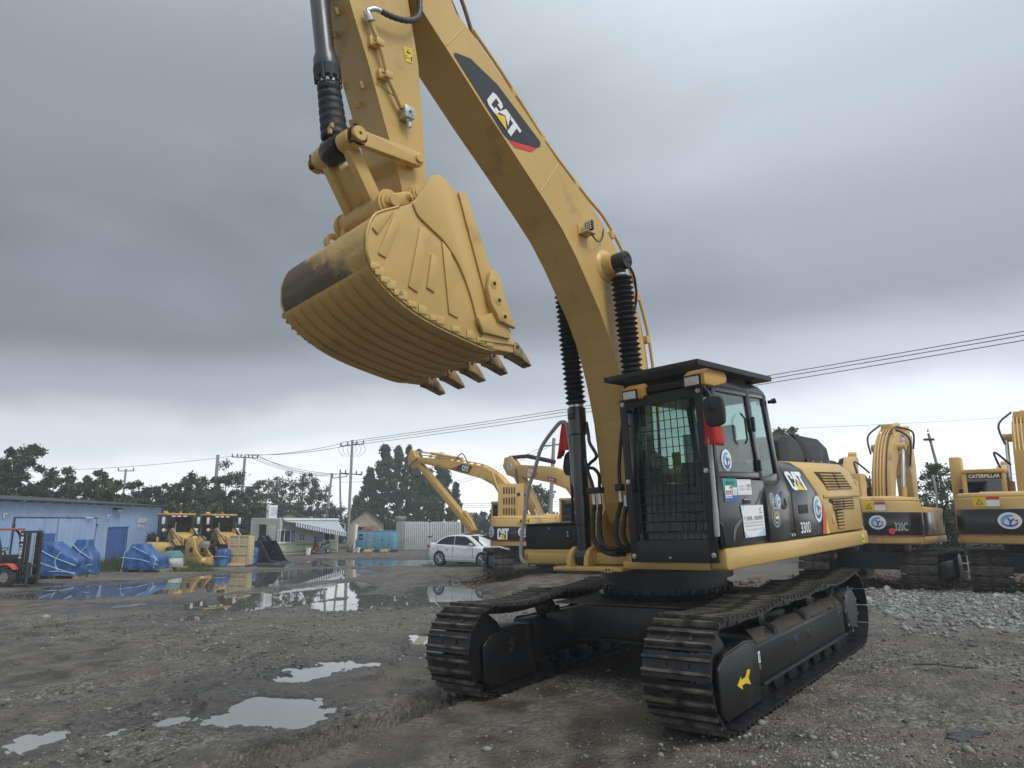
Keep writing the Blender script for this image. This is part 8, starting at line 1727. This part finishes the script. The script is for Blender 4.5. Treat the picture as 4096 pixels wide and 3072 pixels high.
def tree(name, label, x, y, h, w, n=3500, mat=None, size=.3, kind='round', base=.25, seed=0, group=None, clumps=40, spread=.75, cat='tree'):
    rng = np.random.default_rng(seed + 100); z = gz1(x, y) - .1; e = empty(name, (x, y, z), 0, label, cat, group); mat = mat or LF_MID
    # trunk and limbs
    m = MB(); top = h * (.85 if kind != 'poplar' else .93); bend = rng.normal(0, .03 * h, 2)
    tp = [(0, 0, 0), (bend[0] * .3, bend[1] * .3, top * .35), (bend[0], bend[1], top * .7), (bend[0] * .8, bend[1] * .8, top)]
    r0 = max(.06, h * .018); P_ = smoothpath(tp, 5); m.tube(P_, [r0 * (1 - .9 * i / len(P_)) for i in range(len(P_))], 7); tr = m.build('trunk', BARK, e, smooth=60)
    # clump centres
    C = []; 
    while len(C) < clumps:
        q = rng.uniform(-1, 1, 3)
        if kind == 'round':
            if q @ q > 1: continue
            if rng.uniform() > .35 + .65 * np.linalg.norm(q): continue
            C.append((q[0] * w / 2, q[1] * w / 2, h * base + (h * (1 - base)) * (.5 + .5 * q[2]) ))
        elif kind == 'poplar':
            t = rng.uniform(0, 1) ** .8; rr = (w / 2) * min(1, (1 - t) * 1.35 + .05) * min(1, .55 + t * 3) * math.sqrt(rng.uniform(.15, 1)); a = rng.uniform(0, 2 * PI); C.append((rr * math.cos(a), rr * math.sin(a), h * base + h * (1 - base) * t * .98))
        else:                                            # hedge: broad and full to the ground
            C.append((q[0] * w / 2, q[1] * w * .3, h * (base + (1 - base) * (.5 + .5 * q[2]) * (1 - .25 * q[0] ** 2))))
    C = np.array(C)
    lm = MB()
    for c in C[:: (2 if kind == 'round' else 3)]:
        s0 = np.array([bend[0] * .5, bend[1] * .5, max(h * .15, c[2] - .25 * h * rng.uniform(.5, 1))]) ; mid = (s0 + c) / 2 + np.array([0, 0, -.04 * h])
        lm.tube([tuple(s0), tuple(mid), tuple(c)], [r0 * .32, r0 * .2, r0 * .06], 4, False)
    lm.build('limbs', BARK, e, fix=False)
    k = rng.integers(0, len(C), n); cs = (w / math.sqrt(clumps)) * spread * rng.uniform(.6, 1.3, len(C)); off = rng.normal(size=(n, 3)) * .5; off[:, 2] *= .8
    L_ = C[k] + off * cs[k][:, None]; L_[:, 2] = np.maximum(L_[:, 2], .1)
    leaves('crown', L_, np.full(n, size), mat, e, rng); return e
def tpx(u, vtop, Y):                                      # photo column and top -> x and height
    p = at(u, vtop, Y); return p.x, p.z - gz1(p.x, Y)
K2 = 1024 / 2212
def T(u, v, Y, wpx, **k):
    k['n'] = int(k.get('n', 3000) * 2.6); k['size'] = k.get('size', .3) * .54; k['clumps'] = int(k.get('clumps', 40) * 1.5)
    x, h = tpx(u * K2, v * K2, Y); w = wpx * K2 / 700 * Y; return tree(k.pop('name', 'tree'), k.pop('label'), x, Y, h, w, **k)
# left edge and the belt behind the shed
T(52, 957, 47, 130, label='tall dark broad-leaved tree at the left edge behind the shed', n=5200, mat=LF_DARK, size=.30, clumps=60, base=.2, seed=1)
belt = [(-25, 1010, 50, 110), (120, 1030, 52, 90), (160, 1008, 55, 80), (215, 1010, 52, 100), (260, 1025, 50, 90), (310, 1032, 55, 90), (365, 1040, 57, 80), (410, 1020, 56, 80), (450, 1025, 60, 90), (492, 1000, 56, 100), (540, 1055, 60, 80)]
side = ['beyond the left edge', 'right of the tall dark tree', 'with light twigs sticking up', 'with the fullest round crown', 'low and dense', 'under the far small pole', 'low between two fuller trees', 'behind the first loader', 'behind the gap between the loaders', 'with a bare pole rising from its crown', 'left of the transformer pole']
for i, (u, v, Y, w) in enumerate(belt):
    T(u, v, Y, w, label='green tree behind the blue shed, ' + side[i], n=3600, mat=(LF_MID, LF_DARK)[i % 2], size=.28, clumps=45, base=.05, seed=10 + i, group='trees behind the shed')
for i, (u, v, Y, w, hb_) in enumerate(((300, 1075, 49, 130, 0), (430, 1078, 50, 140, 0), (190, 1072, 49, 130, 0), (60, 1078, 48, 140, 0), (540, 1095, 64, 110, 0))):
    T(u, v, Y, w, label='dark undergrowth ' + ['behind the right half of the shed', 'behind the two loaders', 'behind the middle of the shed', 'behind the left half of the shed', 'left of the container office'][i], name='bush', cat='bush', n=3600, mat=LF_DARK, size=.26, kind='hedge', clumps=60, base=0, seed=40 + i, group='undergrowth behind the shed')
# thin half-bare trees behind the office
for i, (u, v, Y, w) in enumerate(((565, 1030, 82, 60), (602, 1022, 84, 70), (655, 1003, 82, 80), (690, 1035, 85, 60))):
    T(u, v, Y, w, label='thin half-bare tree behind the container office, ' + ['leftmost', 'second from left', 'tallest', 'rightmost'][i], n=1500, mat=LF_DRY, size=.30, clumps=46, base=.12, spread=.9, seed=60 + i, group='half-bare trees')
for i, (u, v, Y, w) in enumerate(((625, 1085, 74, 100), (735, 1090, 78, 110), (560, 1090, 72, 80))):
    T(u, v, Y, w, label='round dark bush ' + ['rising above the container office roof', 'between the office and the poplars', 'above the air conditioner'][i], name='bush', cat='bush', n=2600, mat=LF_DARK, size=.30, clumps=40, base=.0, seed=70 + i)
# poplar clump
for i, (u, v, Y, w, nn) in enumerate(((833, 958, 88, 78, 5200), (862, 956, 92, 62, 3000), (884, 960, 90, 56, 2600), (800, 1010, 88, 66, 3600), (905, 968, 94, 52, 2200), (955, 975, 86, 76, 4200), (925, 1010, 84, 80, 4200), (772, 1070, 84, 50, 2000), (985, 1040, 86, 40, 1600))):
    T(u, v, Y, w, label='green poplar in the clump by the gate, ' + ['broadest of the tall ones', 'second tall spire', 'third tall spire', 'shorter one on its left shoulder', 'slim fourth spire', 'one behind the long-reach stick', 'lower one in front', 'small one at the left foot', 'small one at the right end'][i], n=int(nn * 1.8), mat=LF_POP, size=.38, kind='poplar', clumps=90, base=.02, spread=.95, seed=80 + i, group='poplars by the gate')
# far trees on the right of the gate
for i, (u, v, Y, w) in enumerate(((1030, 1108, 105, 50), (1062, 1090, 100, 50), (1095, 1085, 98, 60), (1150, 1040, 70, 90))):
    T(u, v, Y, w, label='distant tree right of the gate, ' + ['farthest left', 'second from left', 'third from left', 'highest, under the folded stick'][i], n=1800, mat=LF_DARK, size=.4, clumps=30, base=.05, seed=100 + i, group='distant trees')
# behind the near machine and at the right
T(1690, 918, 40, 90, label='tree top showing just behind the cab', n=2200, mat=LF_MID, size=.26, clumps=40, base=.3, seed=110)
T(1800, 985, 38, 120, label='low tree showing behind the black intake housing', n=2200, mat=LF_MID, size=.26, clumps=40, base=.1, seed=111)
T(1590, 960, 44, 120, label='tree seen through the cab windows', n=2200, mat=LF_MID, size=.28, clumps=40, base=.2, seed=112)
T(2020, 992, 31, 95, label='airy tree with thin twigs between the two right-hand excavators', n=1500, mat=LF_MID, size=.15, clumps=60, base=.3, spread=1.0, seed=113)
T(2030, 1085, 30, 110, label='dense dark shrub at the foot of the airy tree', name='bush', cat='bush', n=4200, mat=LF_DARK, size=.15, clumps=60, base=.0, seed=114)
T(1985, 1120, 27, 60, label='dense shrub touching the red-dot excavator', name='bush', cat='bush', n=2200, mat=LF_DARK, size=.14, clumps=40, base=.0, seed=115)
T(2130, 1060, 40, 160, label='dark tree behind the right-hand excavator', n=3000, mat=LF_DARK, size=.25, clumps=45, base=.0, seed=116)
# conifer-like shrub among the wrapped goods, grass by the shed
for i, (p, w, h) in enumerate(((r8(1060, 1000), 2.6, 1.5), (r8(1230, 1010), 2.8, 1.6))):
    o = gh(p); tree('shrub', 'low spreading dark shrub ' + ('behind the broad blue load' if i == 0 else 'in front of the first loader'), o.x, o.y + 1.2, h, w, 3000, LF_SHR, .14, 'hedge', 0, 120 + i, None, 50, .8, 'shrub')
def blades(name, cx, cy, n, rx, ry, hmax, rot=0.):
    rng = np.random.default_rng(int(abs(cx * 100))); a = rng.uniform(0, 2 * PI, n); r = np.sqrt(rng.uniform(0, 1, n)); x = cx + r * np.cos(a) * rx; y = cy + r * np.sin(a) * ry; z = gz(x, y, False)
    h = hmax * (.4 + .6 * rng.uniform(0, 1, n)) * (1.1 - r); th = rng.uniform(0, 2 * PI, n); lean = rng.normal(0, .22, (n, 2)) * h[:, None]; wd = .012 + .01 * rng.uniform(0, 1, n)
    V = np.stack([np.stack([x - np.cos(th) * wd, y - np.sin(th) * wd, z - .03], 1), np.stack([x + np.cos(th) * wd, y + np.sin(th) * wd, z - .03], 1), np.stack([x + lean[:, 0], y + lean[:, 1], z + h], 1)], 1).reshape(-1, 3)
    me = bpy.data.meshes.new(name); me.vertices.add(3 * n); me.vertices.foreach_set('co', V.astype(np.float32).ravel()); me.loops.add(3 * n); me.loops.foreach_set('vertex_index', np.arange(3 * n).astype(np.int32)); me.polygons.add(n); me.polygons.foreach_set('loop_start', (np.arange(n) * 3).astype(np.int32)); me.update(calc_edges=True)
    return stuff(mobj(name, me, None, GRASSM))
o = gh(r8(850, 1075)); blades('grass', o.x - .6, o.y + 1.2, 5200, 1.6, 2.4, .95); o = gh(r8(1420, 1075)); blades('grass', o.x, o.y, 900, 1.5, .8, .35); o = gh(r8(1300, 1060)); blades('grass', o.x, o.y + 1, 1500, 1.8, 1.0, .6); o = at(*kk(1900, 870), 57.5); blades('grass', o.x, o.y, 1400, 1.8, .5, .4)
# ================================================================== poles and wires
POLE = M('concrete_pole', (.30, .30, .29), .8, var=.12, scale=3); INS = M('insulator', (.10, .06, .05), .35)
def pole(u, vtop, Y, label, r=.13, arms=(), lean=0., kit=None, name='power_pole'):
    p = at(u, vtop, Y); zb = gz1(p.x, Y) - .2; e = empty(name, (p.x, Y, zb), 0, label, 'pole'); h = p.z - zb
    MB().lathe((-lean, 0, 0), (0, 0, h), [(0, r * 1.4), (h, r)], 12).build('shaft', POLE, e, smooth=40)
    for (dz, w, tilt, ins) in arms:
        a = Vector((-w, 0, h - dz - tilt)); b_ = Vector((w, 0, h - dz + tilt)); ar = MB().tube([a, b_], .045, 4).build('crossarm', BLKM, e)
        for t in ins:
            q = a.lerp(b_, t); MB().lathe(q, q + Vector((0, 0, .34)), [(0, .03), (.08, .07), (.14, .05), (.2, .08), (.26, .05), (.34, .03)], 8).build('insulator', INS, ar, smooth=40)
    return e, h, p
pA, hA, tA = pole(352.4, 440, 62, 'tall concrete power pole with two crossarms beside the poplars', .11, [(.45, 1.0, .10, (0, .3, .7, 1)), (3.0, .95, -.08, (0, .25, .75, 1))])
for s in (-1, 1):
    for k in range(3): MB().tube(smoothpath([(s * (.2 + .3 * k), 0, hA - .2), (s * (.4 + .4 * k), 0, hA - .9), (s * (.15 + .25 * k), 0, hA - 1.5)], 6), .016, 5).build('jumper_wire', BLKM, pA, smooth=60)
pB, hB, tB = pole(245, 456, 69, 'concrete power pole with transformer hardware left of the office', .12, [(.15, 1.25, -.06, (0, .2, .35, .65, .8, 1)), (3.0, 1.1, 0, (0, 1)), (5.0, .8, 0, (.0, 1))])
for k in range(5): MB().box(.25 + .17 * k, .33 + .17 * k, -.1, .1, hB - 4.0 + .2 * (k % 3), hB - 3.2 + .15 * (k % 2)).build('switchgear', BLKM, pB, .02)
pole(218, 455, 62, 'thick plain pole rising out of the trees behind the loaders', .13, name='bare_pole')
pole(126, 469, 75, 'small distant pole above the trees behind the shed', .10, [(.2, .8, 0, (0, 1))])
pole(332, 473, 80, 'left one of the twin poles between office and poplars', .12, [], .6)
pole(340, 473, 81, 'right one of the twin poles between office and poplars', .10, [(.5, .8, .1, (0, 1))], -.5)
pole(554, 438, 50, 'power pole behind the folded stick near the red flag', .12, [(.5, .8, .1, (0, 1))], .5)
lm_, hL, tL = pole(928, 432, 34, 'thin lamp mast above the airy tree at the right', .06, [], -.9, name='lamp_mast'); MB().box(-.22, .22, -.1, .1, hL - .42, hL - .32).cyl((0, 0, hL), (0, 0, hL + .12), .03, n=8).build('lamp_head', BLKM, lm_)
WM = M('wire', (.03, .03, .032), .6)
def wire(a, b_, sag, label, r=.02, n=24):
    a = Vector(a); b_ = Vector(b_); pts = [a.lerp(b_, i / n) - Vector((0, 0, sag * 4 * (i / n) * (1 - i / n))) for i in range(n + 1)]
    o = MB().tube(pts, r, 5).build('wire', WM, None, smooth=60); tag(o, label, 'wire', 'overhead wires'); return o
A_top = Vector((tA.x, 62, tA.z))
for k, (v1, dx, dz) in enumerate(((321, -.9, -.2), (325, .0, -.25), (330, .9, -.35))):
    q = at(1024, v1, 29); d = q - (A_top + Vector((dx, 0, dz))); wire(A_top + Vector((dx, 0, dz)), q + d * .5, .5, 'overhead wire crossing right behind the cab, ' + ('highest', 'middle', 'lowest')[k] + ' of three', .02, 40)
B_top = Vector((tB.x, 69, tB.z))
for k, (dx, dz, ex, ez) in enumerate(((-.9, -.3, -.9, .1), (.5, -.3, 0, .15), (.9, -3.0, .7, .15), (-.9, -3.0, 1.2, .1))):
    wire(A_top + Vector((dx, 0, dz)), B_top + Vector((ex, 0, ez)), .35 + .25 * (k > 1), 'wire between the two crossarm poles, ' + ('first from top', 'second from top', 'third from top', 'lowest')[k], .022)
for k, (v, ez) in enumerate(((476, .0), (479, -3.0), (508, -9.0))):
    wire(B_top + Vector((-1.1, 0, ez)), at(-60, v - 6 + k * 3, 70), .6, 'wire running left over the shed trees, ' + ('upper', 'lower', 'lowest')[k], .02)
for k in range(2): wire(B_top + Vector((.7 + .4 * k, 0, -.2)), at(332 + 8 * k, 476, 80), .5, 'wire from the transformer pole to the twin poles, ' + ('left', 'right')[k], .02)
wire(at(340, 482, 81), at(372, 480, 90), .1, 'short wire leaving the twin poles', .02)
for k in range(2): wire(at(554, 441 + 3 * k, 50), at(420, 488 + 3 * k, 75), .6, 'thin wire sloping down left from the pole by the flag, ' + ('upper', 'lower')[k], .014)
for k in range(3): wire(at(455, 503 + 2 * k, 80), at(640, 494 + 3 * k, 80), .4, 'low distant wire right of the poplars, ' + ('top', 'middle', 'bottom')[k], .018)
q0 = at(760, 427, 60); q1 = at(1040, 415, 60); wire(q0 - (q1 - q0) * .4, q1, .25, 'thin high wire above the right-hand excavators', .012)
for k in range(3): wire(at(905, 478 + 4 * k, 45), at(1030, 472 + 4 * k, 45), .2, 'low wire behind the airy tree, ' + ('top', 'middle', 'bottom')[k], .014)
# ================================================================== litter
o = gh((965, 732)); b = empty('plastic_bag', (o.x, o.y, gz(np.array([o.x]), np.array([o.y]))[0]), .4, 'crumpled black plastic bag lying on the gravel at lower right', 'bag')
lump('film', [(-.02, 0, 0, .13, .055), (.008, 0, 0, .135, .06), (.022, .01, 0, .10, .04), (.032, .03, 0, .04, .015)], M('bag_black', (.012, .013, .018), .25, bump=.9, bscale=20), b, 24, .75, 31)
o = gh((882, 569)); s_ = empty('plank', (o.x, o.y, gz1(o.x, o.y) + .06), rad(-28), 'weathered grey plank lying at the edge of the pale gravel', 'plank'); MB().box(-.75, .75, -.06, .06, 0, .05).build('board', M('grey_wood', (.34, .31, .27), .85, var=.2, scale=12), s_, .006)
o = gh((945, 670)); s_ = empty('stick_branch', (o.x, o.y, gz1(o.x, o.y) + .03), rad(-20), 'thin dark stick lying on the gravel at the right', 'stick'); MB().tube(smoothpath([(-.3, 0, 0), (-.1, .02, .01), (.1, 0, .0), (.32, .03, 0)], 4), .01, 6).build('twig', BARK, s_)
lab = ['pale stone, largest at the bottom right', 'pale stone right of the near track', 'small pale stone near the bottom edge', 'brown lump of clay beyond the far track', 'single pale stone at the lower left', 'small stone on the right-hand gravel', 'big pale lump below the red-dot excavator', 'pale lump left of the big one below the red-dot excavator', 'stone at the right edge of the pale gravel']
for o, l in zip(BIG, lab): tag(o, l, 'stone')
# clay heap beyond the far track
o = gh((478, 576)); rng = np.random.default_rng(5); n = 420; x = o.x + .3 + rng.normal(0, .55, n); y = o.y + rng.normal(0, .3, n); zz = gz(x, y) + .22 * np.exp(-(((x - o.x - .3) / .6) ** 2 + ((y - o.y) / .35) ** 2)) * rng.uniform(0, 1, n)
stuff(stones('clay_heap', x, y, np.clip(.05 * np.exp(rng.normal(0, .4, n)), .02, .12), STR, .25, zz))

# ================================================================== damp air: far things pale a little
hz = MB().box(-130, 130, -6, 135, -3.0, 16.5).build('haze', MATS['wire'], None); stuff(hz)
hm = bpy.data.materials.new('damp_air'); hm.use_nodes = True; ht = hm.node_tree; ht.nodes.clear()
ho = N(ht, 'ShaderNodeOutputMaterial'); hv = N(ht, 'ShaderNodeVolumePrincipled'); hv.inputs['Color'].default_value = (.86, .90, .94, 1); hv.inputs['Density'].default_value = .0022; hv.inputs['Anisotropy'].default_value = .2
ht.links.new(hv.outputs[0], ho.inputs['Volume']); hz.data.materials.clear(); hz.data.materials.append(hm)
